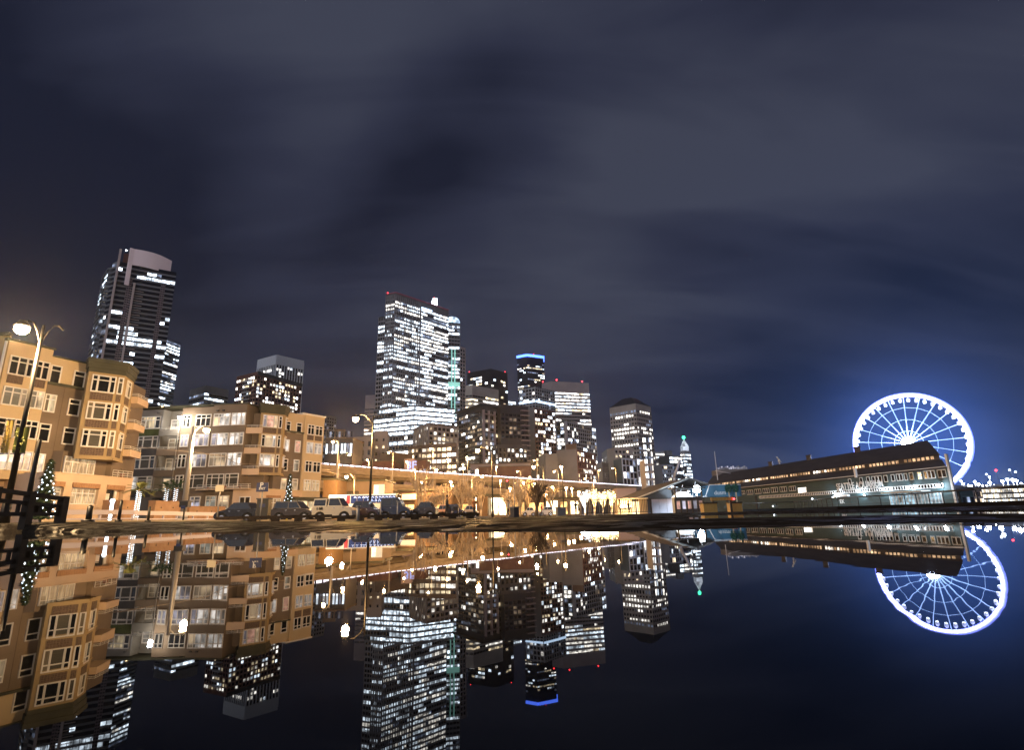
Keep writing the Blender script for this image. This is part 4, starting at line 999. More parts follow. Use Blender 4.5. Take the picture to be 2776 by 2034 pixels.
lamp('low bright lamp at the upper deck rail left of the green verge', ('C', 785, 1250), ('C', 712, 1510), power=8505, Y=118, polem='polem', col=(1, .53, .18))
lamp('viaduct lamp above the green verge, left of the slim dark lamp, higher of two', ('C', 985, 1165), ('C', 990, 1270), power=5414, Y=215, polem='polem', col=(1, .53, .18))
lamp('viaduct lamp above the green verge, left of the slim dark lamp, lower of two', ('C', 960, 1215), ('C', 962, 1290), power=5414, Y=200, polem='polem', col=(1, .53, .18))
lamp('street lamp on a white pole under the deck, right of the parked dark saloons', ('C', 1085, 1295), ('C', 1018, 1590), 8.5, power=9282, polem='polem', col=(1, .53, .18))
lamp('low lamp at the right end of the white coach', ('C', 510, 1415), ('C', 528, 1560), 4.4, power=4019, polem='polem', col=(1, .53, .18))
lamp('small lamp above the bridge rail left of the grey slab', ('D', 620, 1160), ('D', 650, 1240), power=5414, Y=230, polem='polem', col=(1, .53, .18))
lamp('small lamp close beside the large one on the grey box wall', ('D', 925, 1160), ('D', 962, 1230), power=5414, Y=205, polem='polem', col=(1, .53, .18))
lamp('viaduct lamp before the rosy window grid', ('D', 1180, 1220), ('D', 1240, 1270), power=5414, Y=240, polem='polem', col=(1, .53, .18))
lamp('street lamp hidden among the bare trees at centre right', ('D', 670, 1250), ('D', 592, 1560), 8.5, power=9282, polem='polem', col=(1, .53, .18))
lamp('small lamp under the deck, in the open beyond the dark bare tree', ('D', 910, 1290), ('D', 925, 1400), 7, power=4641, polem='polem', col=(1, .53, .18))
lamp('paired small lamp over the dazzling plaza light, left of two', ('D', 1025, 1295), ('D', 1028, 1400), 7, power=3403, polem='polem', col=(1, .53, .18))
lamp('paired small lamp over the dazzling plaza light, right of two', ('D', 1070, 1300), ('D', 1078, 1400), 7, power=3403, polem='polem', col=(1, .53, .18))
lamp('lone amber lamp on a white mast left of the white frame grid', ('E', 395, 905), ('E', 438, 1060), power=5414, Y=270, polem='polem', col=(1, .53, .18))
lamp('small amber lamp high above the grey slab foot', ('D', 757, 1068), ('D', 786, 1160), power=3867, Y=250, polem='polem', col=(1, .53, .18))
lamp('dazzling low plaza lamp at the left of the light-strung tree', ('D', 1020, 1400), ('D', 1030, 1540), 4.2, power=10829, hr=.42, polem='polem', col=(1, .53, .18))
lamp('dazzling shop-front lamp behind the dark pillar', ('D', 485, 1430), ('D', 500, 1540), 3.6, power=6961, hr=.36, polem='polem', col=(1, .53, .18))
lamp('post-top lamp wrapped by the bare trees, left of the shop front', ('D', 318, 1425), ('D', 322, 1540), 4.0, power=4950, hr=.3, polem='polem', col=(1, .53, .18))
lamp('white roof-terrace lamp on the second condominium, left one', ('N', 765, 335), ('N', 765, 400), power=1200, Y=83, polem='polem', r=.05, arm=False, em='lamp')
lamp('white roof-terrace lamp on the second condominium, right one above the glowing bay', ('N', 1110, 540), ('N', 1110, 640), power=1500, Y=78.7, polem='polem', r=.05, arm=False, em='lampw', col=(1, .85, .65))
lamp('huge blue-white floodlight on the gable pavilion pole', ('E', 1295, 1130), ('E', 1300, 1300), power=8000, Y=80, col=(.62, .82, 1), em='lampw', hr=.6)

for i, (k, x, y, xb, Y, w_) in enumerate((('C', 640, 1250, 642, 165, 'first small amber lamp under the deck, above the coach nose'), ('C', 690, 1330, 692, 120, 'amber lamp among the tall narrow bare tree branches'), ('C', 880, 1330, 882, 130, 'amber lamp behind the wispy bare tree'),
    ('D', 80, 1280, 82, 150, 'amber lamp below the rail, left of the slim dark lamp'), ('D', 480, 1235, 482, 200, 'amber lamp below the bright rail, right of the slim dark lamp'), ('D', 560, 1300, 562, 140, 'amber lamp over the amber store front'), ('D', 760, 1260, 762, 190, 'amber lamp in the crown of the large dark bare tree'),
    ('D', 860, 1350, 861, 150, 'low amber lamp right of the large dark bare tree'), ('D', 1130, 1330, 1131, 150, 'low amber lamp left of the light-strung trees'), ('D', 1300, 1150, 1301, 290, 'distant amber lamp before the cool grey slab'), ('D', 1260, 1235, 1262, 250, 'amber lamp on the viaduct right of the rosy window grid'),
    ('C', 330, 1185, 332, 200, 'amber lamp by the pale low building with tall windows'), ('C', 590, 1195, 592, 215, 'amber lamp right of the orange-brown box house'), ('C', 860, 1180, 861, 225, 'amber lamp under the dark building with cream columns'), ('C', 1180, 1230, 1181, 260, 'amber lamp left of the long low brick row'),
    ('J', 1280, 480, 1282, 128, 'bluish lamp caught in the tall narrow bare tree'))):
    cold = i == 15
    lamp(w_, (k, x, y), (k, xb, y + 200), power=6000 if not cold else 1200, Y=Y, polem='polem', arm=False, hr=.34, col=(1, .50, .16) if not cold else (.7, .8, 1), em='lamp' if not cold else 'lampw')
# banners on the near lamp
M['bgold'] = mat('gold banner cloth', (.50, .36, .07), .8, noise=(.58, .44, .14), nscale=6)
M['bgreen'] = mat('green banner cloth', (.14, .16, .03), .8)
M['bstar'] = mat('pale green star', (.36, .38, .14), .8)
for side, (a0, a1, k1) in enumerate((((42, 1035), (78, 1215), 'bgold'), ((88, 1075), (165, 1215), 'bgreen'))):
    dist = Bs1.y
    p = atY('A', a0[0] + (8 if side else 0), a0[1], dist); q = atY('A', a1[0], a0[1], dist); zlo = atY('A', a0[0], a1[1], dist).z
    fr = frame(p, q) if p.x < q.x else frame(q, p)
    t_ = thing('street_banner', ['gold banner with flourishes hanging on the far-left street lamp', 'green banner with outlined stars hanging on the far-left street lamp'][side], 'banner', (p.x, p.y, zlo), 'banners on the far-left lamp')
    b = MB(); n = 8
    for i in range(n):
        u0, u1 = fr.len * i / n, fr.len * (i + 1) / n
        d0, d1 = .04 * math.sin(i * 1.3), .04 * math.sin((i + 1) * 1.3)
        b.hexa([fr(u0, zlo, d0 + .02), fr(u1, zlo, d1 + .02), fr(u1, zlo, d1), fr(u0, zlo, d0), fr(u0, p.z, d0 + .02), fr(u1, p.z, d1 + .02), fr(u1, p.z, d1), fr(u0, p.z, d0)])
    b.build('cloth', k1, t_)
    s = MB()
    for (uu, zz, rr_) in ((.3, .75, .16), (.65, .45, .2), (.35, .2, .15)):
        c = fr(fr.len * uu, zlo + (p.z - zlo) * zz, .07); n5 = 5 if side else 6
        pts = [c + fr.t * (math.cos(2 * math.pi * i / (2 * n5)) * (rr_ if i % 2 == 0 else rr_ * .45)) + Vector((0, 0, math.sin(2 * math.pi * i / (2 * n5)) * (rr_ if i % 2 == 0 else rr_ * .45))) for i in range(2 * n5)]
        for i in range(2 * n5): s.tube([pts[i], pts[(i + 1) % (2 * n5)]], .012, 4)
    s.build('star', ['dtimber', 'bstar'][side], t_)
    rod = MB(); rod.tube([fr(-.05, p.z + .03, .01), fr(fr.len + .05, p.z + .03, .01)], .025, 5); rod.tube([fr(-.05, zlo - .03, .01), fr(fr.len + .05, zlo - .03, .01)], .025, 5); rod.build('rod', 'black', t_)
# ---------------------------------------------------------------- viaduct
vp = [atZ('J', 80, 265, 17.0), atZ('J', 1300, 365, 17.0), atZ('J', 2200, 420, 17.0), atZ('K', 700, 455, 17.0), atZ('K', 2130, 545, 17.0)]
vp = [vp[0] - (vp[1] - vp[0]) * .9] + vp + [vp[4] + (vp[4] - vp[3]).normalized() * 60]
th = thing('viaduct', 'long double-deck concrete road viaduct with a row of white lights along its upper rail', 'viaduct', (vp[2].x, vp[2].y, 0))
M['vconc'] = mat('viaduct concrete', (.27, .22, .16), .85, noise=(.40, .33, .24), nscale=.5, stretch=(1, 1, 3), bump=.05)
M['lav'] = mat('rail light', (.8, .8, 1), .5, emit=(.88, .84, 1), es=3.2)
up, lo, lt, cl = MB(), MB(), MB(), MB()
for a, c in zip(vp[:-1], vp[1:]):
    f = frame(a, c); L_ = f.len
    for mb, z0 in ((up, 15.9), (lo, 11.0)):
        mb.fb(f, 0, L_, z0, z0 + 1.05, -.3, 0); mb.fb(f, 0, L_, z0 - 1.3, z0, -12, -.35); mb.fb(f, 0, L_, z0, z0 + 1.05, -12.3, -12)
        mb.fb(f, 0, L_, z0 - 2.1, z0 - 1.3, -3.2, -2.4); mb.fb(f, 0, L_, z0 - 2.1, z0 - 1.3, -9.6, -8.8)
    n = int(L_ / 2.5)
    for i in range(n): u = i * L_ / n; lt.fb(f, u + .2, u + L_ / n - .55, 17.0, 17.34, -.25, -.02)  # added glowing dashes on the barrier, standing in for car headlights
    n = max(1, int(L_ / 21))
    for i in range(n):
        u = (i + .3) * L_ / n
        for d in (-1.6, -11):
            q = f(u, 0, d); cb = MB(); cb.fb(f, u - .7, u + .7, 0, 14.6, d - .7, d + .7)
            cb.build('column', 'vconc', th)
        for zc in (8.4, 13.3): cl = MB(); cl.fb(f, u - .6, u + .6, zc, zc + 1.3, -12, -.7); cl.build('crossbeam', 'vconc', th)
        cl = MB(); cl.hexa([f(u - .5, 9.0, -.8), f(u + .5, 9.0, -.8), f(u + .5, 9.0, -1.6), f(u - .5, 9.0, -1.6), f(u - .5, 9.9, .9), f(u + .5, 9.9, .9), f(u + .5, 9.9, -1.6), f(u - .5, 9.9, -1.6)]); cl.build('bracket', 'vconc', th)
up.build('upper_deck', 'vconc', th); lo.build('lower_deck', 'vconc', th)
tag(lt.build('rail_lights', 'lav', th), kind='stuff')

# rising ground with low brick terraces behind the viaduct
def block(name, label, pa, pb, Y, ztop_pick, depth, mats, parts=None, cat='building', roof=None, z0=0, zt=None):
    a = atY(*pa, Y); b_ = atY(*pb, Y if not isinstance(pb[-1], tuple) else Y)
    z = atY(*ztop_pick, Y).z if zt is None else zt
    f = frame(a, b_); c = f(f.len / 2, 0)
    t_ = thing(name, label, cat, (c.x, c.y, 0))
    b = MB(); b.fb(f, 0, f.len, z0, z, -depth, 0); b.build('wall', mats, t_)
    if roof:
        r = MB(); r.fb(f, -.3, f.len + .3, z, z + .3, -depth - .3, .4); r.build('roof', roof, t_)
    if parts: parts(t_, f, z)
    return t_, f, z
def lits(rows, k='warm', w=.6):
    def g(t_, f, z):
        wins = []
        for (z0, z1, n, ks) in rows:
            for i in range(n):
                a = f.len * (i + .5 - w / 2) / n; kk = ks[i % len(ks)]
                wins.append((f, a, a + f.len * w / n, z0, z1, .06, LIT[kk]))
        put_windows(t_, wins)
    return g
rnd = random.Random(3)
block('terrace_building', 'dark red terrace of small houses behind the upper deck, left part', ('J', 80, 250), ('J', 950, 330), 235, ('J', 600, 240), 12, 'brick', lits([(18.5, 20.5, 14, 'gngw')]), roof='brown')
block('terrace_building', 'dark red terrace of small houses behind the upper deck, below the lodging block', ('J', 1060, 330), ('J', 1330, 350), 250, ('J', 1200, 225), 12, 'brick', lits([(19.5, 22, 6, 'gnd')]), roof='brown')
block('terrace_building', 'long low brick row with white doorways right of the slim dark lamp', ('D', 300, 1190), ('D', 735, 1190), 300, ('D', 500, 1120), 12, 'brick', lits([(17, 21, 16, 'gngmgw')]), roof='brown')
block('terrace_building', 'upper pale-roofed row above the long low brick row', ('D', 230, 1150), ('D', 730, 1150), 320, ('D', 500, 1095), 12, 'pink', lits([(24, 27, 14, 'gwgd')]), roof='brown')
block('office_building', 'glassy blue-lit hall behind the white pole lamp', ('C', 50, 1150), ('C', 230, 1150), 200, ('C', 140, 1045), 14, 'dgrey', lits([(24, 27.5, 9, 'cdc'), (30, 32, 9, 'gdg')]), roof='brown', cat='building')
tx, fx, zx = block('storage_building', 'low lilac shed bearing blue lit letters above the viaduct rail', ('J', 1062, 330), ('J', 1175, 340), 232, ('J', 1100, 200), 8, 'pink', cat='building')
M['signb'] = mat('blue sign light', (.3, .4, 1), .5, emit=(.25, .4, 1), es=1.2)
text('sign', '3F', 4.4, fx, 1.0, atY('J', 1100, 322, 232).z, .15, 'signb', tx)
block('apartment_building', 'tall white-lit foot of the white-grid block beside the pavilion roof', ('E', 740, 900), ('E', 835, 905), 262, ('E', 790, 812), 10, 'conc', lits([(6 + 3.4 * i, 8.2 + 3.4 * i, 5, 'wcgd') for i in range(9)]), cat='apartment block')

# ---------------------------------------------------------------- shops under the deck
def shop(label, pa, pb, Y, pt, wallm, rows, sign=None, lampk=None, depth=8):
    t_, f, z = block('shop_building', label, pa, pb, Y, pt, depth, wallm, None, 'shop', roof='cornice')
    for (u0, u1, z0, z1, k) in rows:
        b = MB(); b.fb(f, u0 * f.len, u1 * f.len, z0, z1, .01, .08); o = b.build('shop_window', k, t_)
        r = MB(); n = max(2, int((u1 - u0) * f.len / 1.6))
        for i in range(n + 1):
            a = (u0 + (u1 - u0) * i / n) * f.len; r.fb(f, a - .06, a + .06, z0, z1, .09, .16)
        r.fb(f, u0 * f.len, u1 * f.len, z1 - .06, z1 + .1, .09, .2)
        r.build('frame', 'dtimber', o)
    if sign:
        (u0, u1, z0, z1, k) = sign; b = MB(); b.fb(f, u0 * f.len, u1 * f.len, z0, z1, .1, .4); b.build('sign_board', k, t_)
    return t_, f, z
M['shopwall'] = mat('dark shop wall', (.075, .045, .028), .8, noise=(.12, .075, .045), nscale=.6)
M['shopw'] = mat('bright shop window', (.6, .5, .4), .6, emit=(1, .80, .46), es=4.5, vary=.8, nscale=.9)
M['shopa'] = mat('amber shop window', (.5, .35, .2), .6, emit=(1, .60, .20), es=1.3, vary=.9, nscale=.8)
M['signcream'] = mat('lit cream sign', (.6, .5, .35), .6, emit=(1, .85, .55), es=.9)
shop('plain tan warehouse with dark loading doors behind the white coach', ('W', 480, 60), ('W', 1640, 60), 106, ('W', 900, 60), 'sbrown', [(.24, .36, 1.0, 5.4, 'blind'), (.39, .47, 1.0, 5.4, 'blind')])
shop('rust-red timber shed at the end of the second condominium', ('W', 150, 90), ('W', 480, 90), 100, ('W', 250, 20), 'timber', [(.1, .6, .6, 3.0, 'shopa')])
shop('amber arcade with a cream sign board, right of the coach', ('J', 1000, 640), ('J', 1640, 660), 122, ('J', 1300, 590), 'shopwall', [(.05, .3, .6, 3.2, 'shopa'), (.36, .62, .6, 3.2, 'shopa'), (.68, .95, .6, 3.2, 'shopa')], sign=(.06, .33, 4.2, 5.4, 'signcream'))
shop('amber arcade with a bright white doorway behind the white street lamp pole', ('J', 1650, 690), ('J', 2080, 690), 128, ('J', 1800, 660), 'shopwall', [(.0, .5, .6, 3.2, 'shopa'), (.55, .70, .2, 4.6, 'shopw')])
shop('brilliantly lit shop front with posters at its corner, behind the dark pillar', ('K', 105, 700), ('K', 345, 700), 118, ('K', 200, 655), 'sbrown', [(.14, .92, .5, 4.1, 'shopw'), (.02, .12, .5, 4.1, 'signcream')])
shop('amber store front half hidden by the bare trees', ('K', 345, 720), ('K', 800, 720), 132, ('K', 600, 660), 'shopwall', [(.03, .45, .5, 3.4, 'shopa'), (.55, .97, .5, 3.2, 'shopa')])
shop('white-lit kiosk row left of the light-strung tree', ('K', 800, 720), ('K', 1240, 730), 134, ('K', 1000, 690), 'sbrown', [(.03, .35, .4, 3.6, 'shopw'), (.42, .62, .4, 3.3, 'shopa'), (.7, .95, .4, 3.5, 'shopw')])
shop('low pale pink hall beyond the light-strung tree, under the viaduct end', ('E', 440, 1180), ('E', 650, 1160), 190, ('E', 520, 1115), 'pink', [(.05, .95, 1, 5, 'roomw')])
# bus shelter like canopy and lit board
t_ = thing('advertising_board', 'white glowing board above the coach, beneath the viaduct', 'sign', tuple(atY('W', 1450, 250, 92)))
f = frame(atY('W', 1385, 125, 92), atY('W', 1640, 125, 92)); zt, zb = atY('W', 1450, 125, 92).z, atY('W', 1450, 400, 92).z
b = MB(); b.fb(f, 0, f.len, zb, zt, -.2, 0); b.build('panel', 'signcream', t_)
b = MB(); b.fb(f, f.len * .05, f.len * .42, zb + .2, zt - .2, .01, .05); b.build('lit_sheet', 'shopw', t_)
b = MB(); b.tube([f(f.len / 2, 0, -.3), f(f.len / 2, zt, -.3)], .1, 6); b.build('post', 'black', t_)

# ---------------------------------------------------------------- vegetation
def branch(b, p, d, L_, r, depth, rng, up=.25, tips=None, rmin=.022):
    n = 3; pts = [p]; q = p.copy(); dd = d.copy()
    for i in range(n):
        dd = (dd + Vector((rng.uniform(-.14, .14), rng.uniform(-.14, .14), up * .25))).normalized(); q = q + dd * (L_ / n); pts.append(q.copy())
    r = max(r, rmin); b.tube(pts, r, 3 if depth < 3 else 5, 0, r1=max(r * .6, rmin * .7))
    if depth == 0:
        if tips is not None: tips.append(q)
        return
    for k in range(rng.choice((3, 4)) if depth > 1 else 3):
        s = rng.uniform(.35, 1); base = pts[0].lerp(pts[-1], s) if s < .99 else pts[-1]
        j = min(n - 1, int(s * n)); base = pts[j].lerp(pts[j + 1], s * n - j if s < 1 else 1)
        a = rng.uniform(0, 6.28); side = dd.cross(Vector((math.cos(a), math.sin(a), .1))).normalized()
        nd = (dd * .85 + side * .55 + Vector((0, 0, up))).normalized()
        branch(b, base, nd, L_ * rng.uniform(.62, .8), r * .55, depth - 1, rng, up, tips, rmin)
        if tips is not None and rng.random() < .5: tips.append(base)

def bare_tree(label, p, h, seed, up=.45, depth=3, mk='bark', tips=None, group='bare trees along the street', tr=.13, rmin=.045):
    rng = random.Random(seed); g0 = gz(p.x, p.y)
    t_ = thing('bare_tree', label, 'tree', (p.x, p.y, g0), group)
    b = MB(); b.tube([(p.x, p.y, g0 - .1), (p.x + .05, p.y, g0 + h * .22)], tr, 7, r1=tr * .75); b.build('trunk', mk, t_)
    c = MB(); s = Vector((p.x + .05, p.y, g0 + h * .2))
    for k in range(8 if depth < 4 else 6):
        a = k * 2.4 + rng.uniform(-.3, .3); sp = rng.uniform(.15, .5); d = Vector((math.cos(a) * sp, math.sin(a) * sp, 1)).normalized()
        branch(c, s + Vector((0, 0, h * .03 * (k % 3))), d, h * (.33 if depth > 3 else .44), tr * .5, depth - 1, rng, up, tips, rmin)
    c.build('crown', mk, t_)
    return t_
M['dbark'] = mat('dark bark', (.10, .07, .045), .9)
TREES = [('J', 1235, 930, 1235, 390, 84, 'tall narrow bare tree left of the white street lamp pole', .5), ('J', 1540, 930, 1540, 540, 78, 'vase-shaped bare tree just right of the white street lamp pole', .3),
 ('J', 1760, 930, 1780, 480, 88, 'wispy bare tree before the tall white doorway', .4), ('J', 2000, 930, 1985, 500, 86, 'pale bare tree glowing beside the slim dark lamp', .5),
 ('K', 700, 935, 690, 440, 66, 'large dark bare tree with a clear trunk at centre right', .25), ('K', 500, 930, 500, 520, 92, 'thin amber bare tree left of the large dark one', .35),
 ('K', 590, 930, 600, 500, 104, 'tangled amber bare tree behind the large dark one', .35), ('K', 880, 930, 880, 570, 100, 'small bare tree before the white-lit kiosks', .3),
 ('K', 340, 930, 350, 640, 84, 'stunted bare tree beside the brilliant shop front', .3), ('J', 1420, 930, 1400, 640, 96, 'slight bare tree before the amber arcade', .3), ('J', 1880, 930, 1860, 560, 104, 'faint bare tree behind the wispy one', .4), ('K', 420, 930, 420, 560, 112, 'distant bare tree over the shop roof', .4)]
for i, (k, xb, yb, xt, yt, Y, lab, up) in enumerate(TREES):
    p = atY(k, xb, yb, Y); top = atY(k, xt, yt, Y).z; p.z = 0
    bare_tree(lab, p, top, 40 + i, up, tr=.26 if 'large dark bare tree with' in lab else .19, mk='dbark' if 'large dark bare tree with' in lab else 'bark', depth=4 if 'large dark bare tree with' in lab else 3, rmin=.03 if 'large dark bare tree with' in lab else .05)
# light-strung trees at the plaza
M['strlite'] = mat('warm string bulb', (1, .8, .5), .5, emit=(1, .74, .36), es=9)
M['strcool'] = mat('cool string bulb', (.8, .9, 1), .5, emit=(.75, .88, 1), es=5)
for j, (xx, yt, Y, cool) in enumerate(((1290, 590, 78, True), (1410, 560, 80, False), (1520, 575, 76, False), (1620, 590, 80, False))):
    p = atY('K', xx, 930, Y); top = atY('K', xx, yt, Y).z; p.z = 0; tips = []
    t_ = bare_tree(['cool white light-strung tree at the left of the glowing cluster', 'light-strung bare tree second from left in the glowing cluster', 'dense light-strung bare tree third in the glowing cluster', 'light-strung bare tree next to the pavilion eave'][j], p, top * .98, 80 + j, .5, 4, tips=tips, group='trees strung with lights', rmin=.022)
    b = MB(); rng = random.Random(j); pool = tips if len(tips) < 150 else rng.sample(tips, 150)
    for q in pool: b.ball(q, rng.uniform(.03, .055), 0, 4)
    tag(b.build('string_lights', 'strcool' if cool else 'strlite', t_), kind='stuff')
    bulb(t_, Vector((p.x, p.y - .6, top * .55)), 1500, (.8, .88, 1) if cool else (1, .7, .34), .8)
# street-level shrubs lit from below are skipped: none read in the view

M['needle'] = mat('dark fir needles', (.012, .028, .012), .9, noise=(.03, .055, .025), nscale=6)
def xmas(label, pk, pb, Y, rad, bulbs=90):
    top = atY(*pk, Y); base = atY(*pb, Y); g0 = gz(base.x, base.y); rng = random.Random(int(Y))
    t_ = thing('christmas_tree', label, 'Christmas tree', (top.x, top.y, g0), 'Christmas trees')
    h = top.z - g0; b = MB()
    for i in range(2600):
        s = rng.random() ** .7; z = g0 + .25 + (h - .25) * (1 - s); r0 = rad * s * (.75 + .25 * math.sin(s * 26)); a = rng.uniform(0, 6.28); rr_ = r0 * rng.uniform(.35, 1)
        c = Vector((top.x + math.cos(a) * rr_, top.y + math.sin(a) * rr_, z)); o = Vector((math.cos(a), math.sin(a), -.3)) * .26; sd = Vector((-math.sin(a), math.cos(a), .1)) * .07
        b.add([c - sd, c + sd, c + o], [(0, 1, 2)])
    b.build('crown', 'needle', t_)
    tk = MB(); tk.tube([(top.x, top.y, g0), (top.x, top.y, g0 + h * .9)], .07, 6, r1=.02); tk.build('trunk', 'bark', t_)
    lb = MB()
    for i in range(bulbs):
        s = ((i + .5) / bulbs) ** .6; a = i * 2.4; z = g0 + .3 + (h - .35) * (1 - s); r0 = rad * s
        lb.ball((top.x + math.cos(a) * r0, top.y + math.sin(a) * r0, z), .04, 0, 6)
    tag(lb.build('string_lights', 'strcool', t_), kind='stuff')
xmas('slim Christmas tree with big white bulbs before the ochre condominium', ('M', 790, 478), ('M', 700, 1250), 30, .66, 70)
xmas('tall narrow Christmas tree dotted with bulbs before the turret of the second condominium', ('B', 1422, 1158), ('B', 1418, 1430), 52, .55, 60)

M['frond'] = mat('palm frond', (.10, .13, .035), .7, noise=(.20, .19, .06), nscale=4)
M['frondd'] = mat('shaded green frond', (.03, .075, .03), .7, noise=(.07, .13, .05), nscale=4)
def palm(label, top, Y, trunk_h, mk, rad=1.5, wrap='strcool'):
    c = atY(*top, Y); g0 = gz(c.x, c.y); rng = random.Random(int(c.x * 10))
    t_ = thing('palm_tree', label, 'palm tree', (c.x, c.y, g0), 'palms wrapped in lights')
    b = MB(); b.tube([(c.x, c.y, g0), (c.x, c.y, c.z)], .2, 8, r1=.16); b.build('trunk', 'bark', t_)
    lb = MB(); n = 110
    for i in range(n):
        a = i * .9; lb.ball((c.x + .21 * math.cos(a), c.y + .21 * math.sin(a), g0 + .3 + (c.z - g0 - .4) * i / n), .042, 0, 4)
    tag(lb.build('string_lights', wrap, t_), kind='stuff')
    f_ = MB()
    for i in range(26):
        a = rng.uniform(0, 6.28); el = rng.uniform(-.3, 1.2); L_ = rad * rng.uniform(.8, 1.1); d = Vector((math.cos(a) * math.cos(el), math.sin(a) * math.cos(el), math.sin(el)))
        pts = [c + d * L_ * s + Vector((0, 0, -.6 * L_ * s * s * .6)) for s in (0, .35, .7, 1)]
        f_.tube(pts, .025, 3, r1=.008)
        sd = d.cross(Vector((0, 0, 1))).normalized()
        for s in range(12):
            q = c + d * L_ * (s + 2) / 14 + Vector((0, 0, -.36 * L_ * ((s + 2) / 14) ** 2)); w_ = .34 * math.sin(math.pi * (s + 1.5) / 15)
            for sg in (-1, 1): f_.add([q, q + d * .07, q + sd * sg * w_ + d * .22 - Vector((0, 0, .10))], [(0, 1, 2)])
    f_.build('crown', mk, t_)
    return t_, c
palm('amber-fronded palm with a white light-wrapped trunk beside the ochre podium', ('P', 290, 740), 57, 2.5, 'frond', 1.5)
palm('green palm with lit trunk, left one of the pair in the gap', ('P', 850, 700), 74, 2.5, 'frondd', 1.9)
palm('green palm with lit trunk, right one of the pair in the gap', ('P', 1040, 700), 74, 2.5, 'frondd', 1.9)
# low lit post at the podium door
for j, (k, x, y0, y1, Y, lab) in enumerate((('M', 1720, 1120, 1300, 52, 'short white light-wrapped post before the podium door'),)):
    t_ = thing('light_post', lab, 'light post', tuple(atY(k, x, y1, Y)))
    a, c = atY(k, x, y0, Y), atY(k, x, y1, Y); b = MB(); b.tube([(a.x, a.y, 0), a], .13, 8); b.ball(a, .2, 0, 8); b.build('post', 'lampb2', t_)

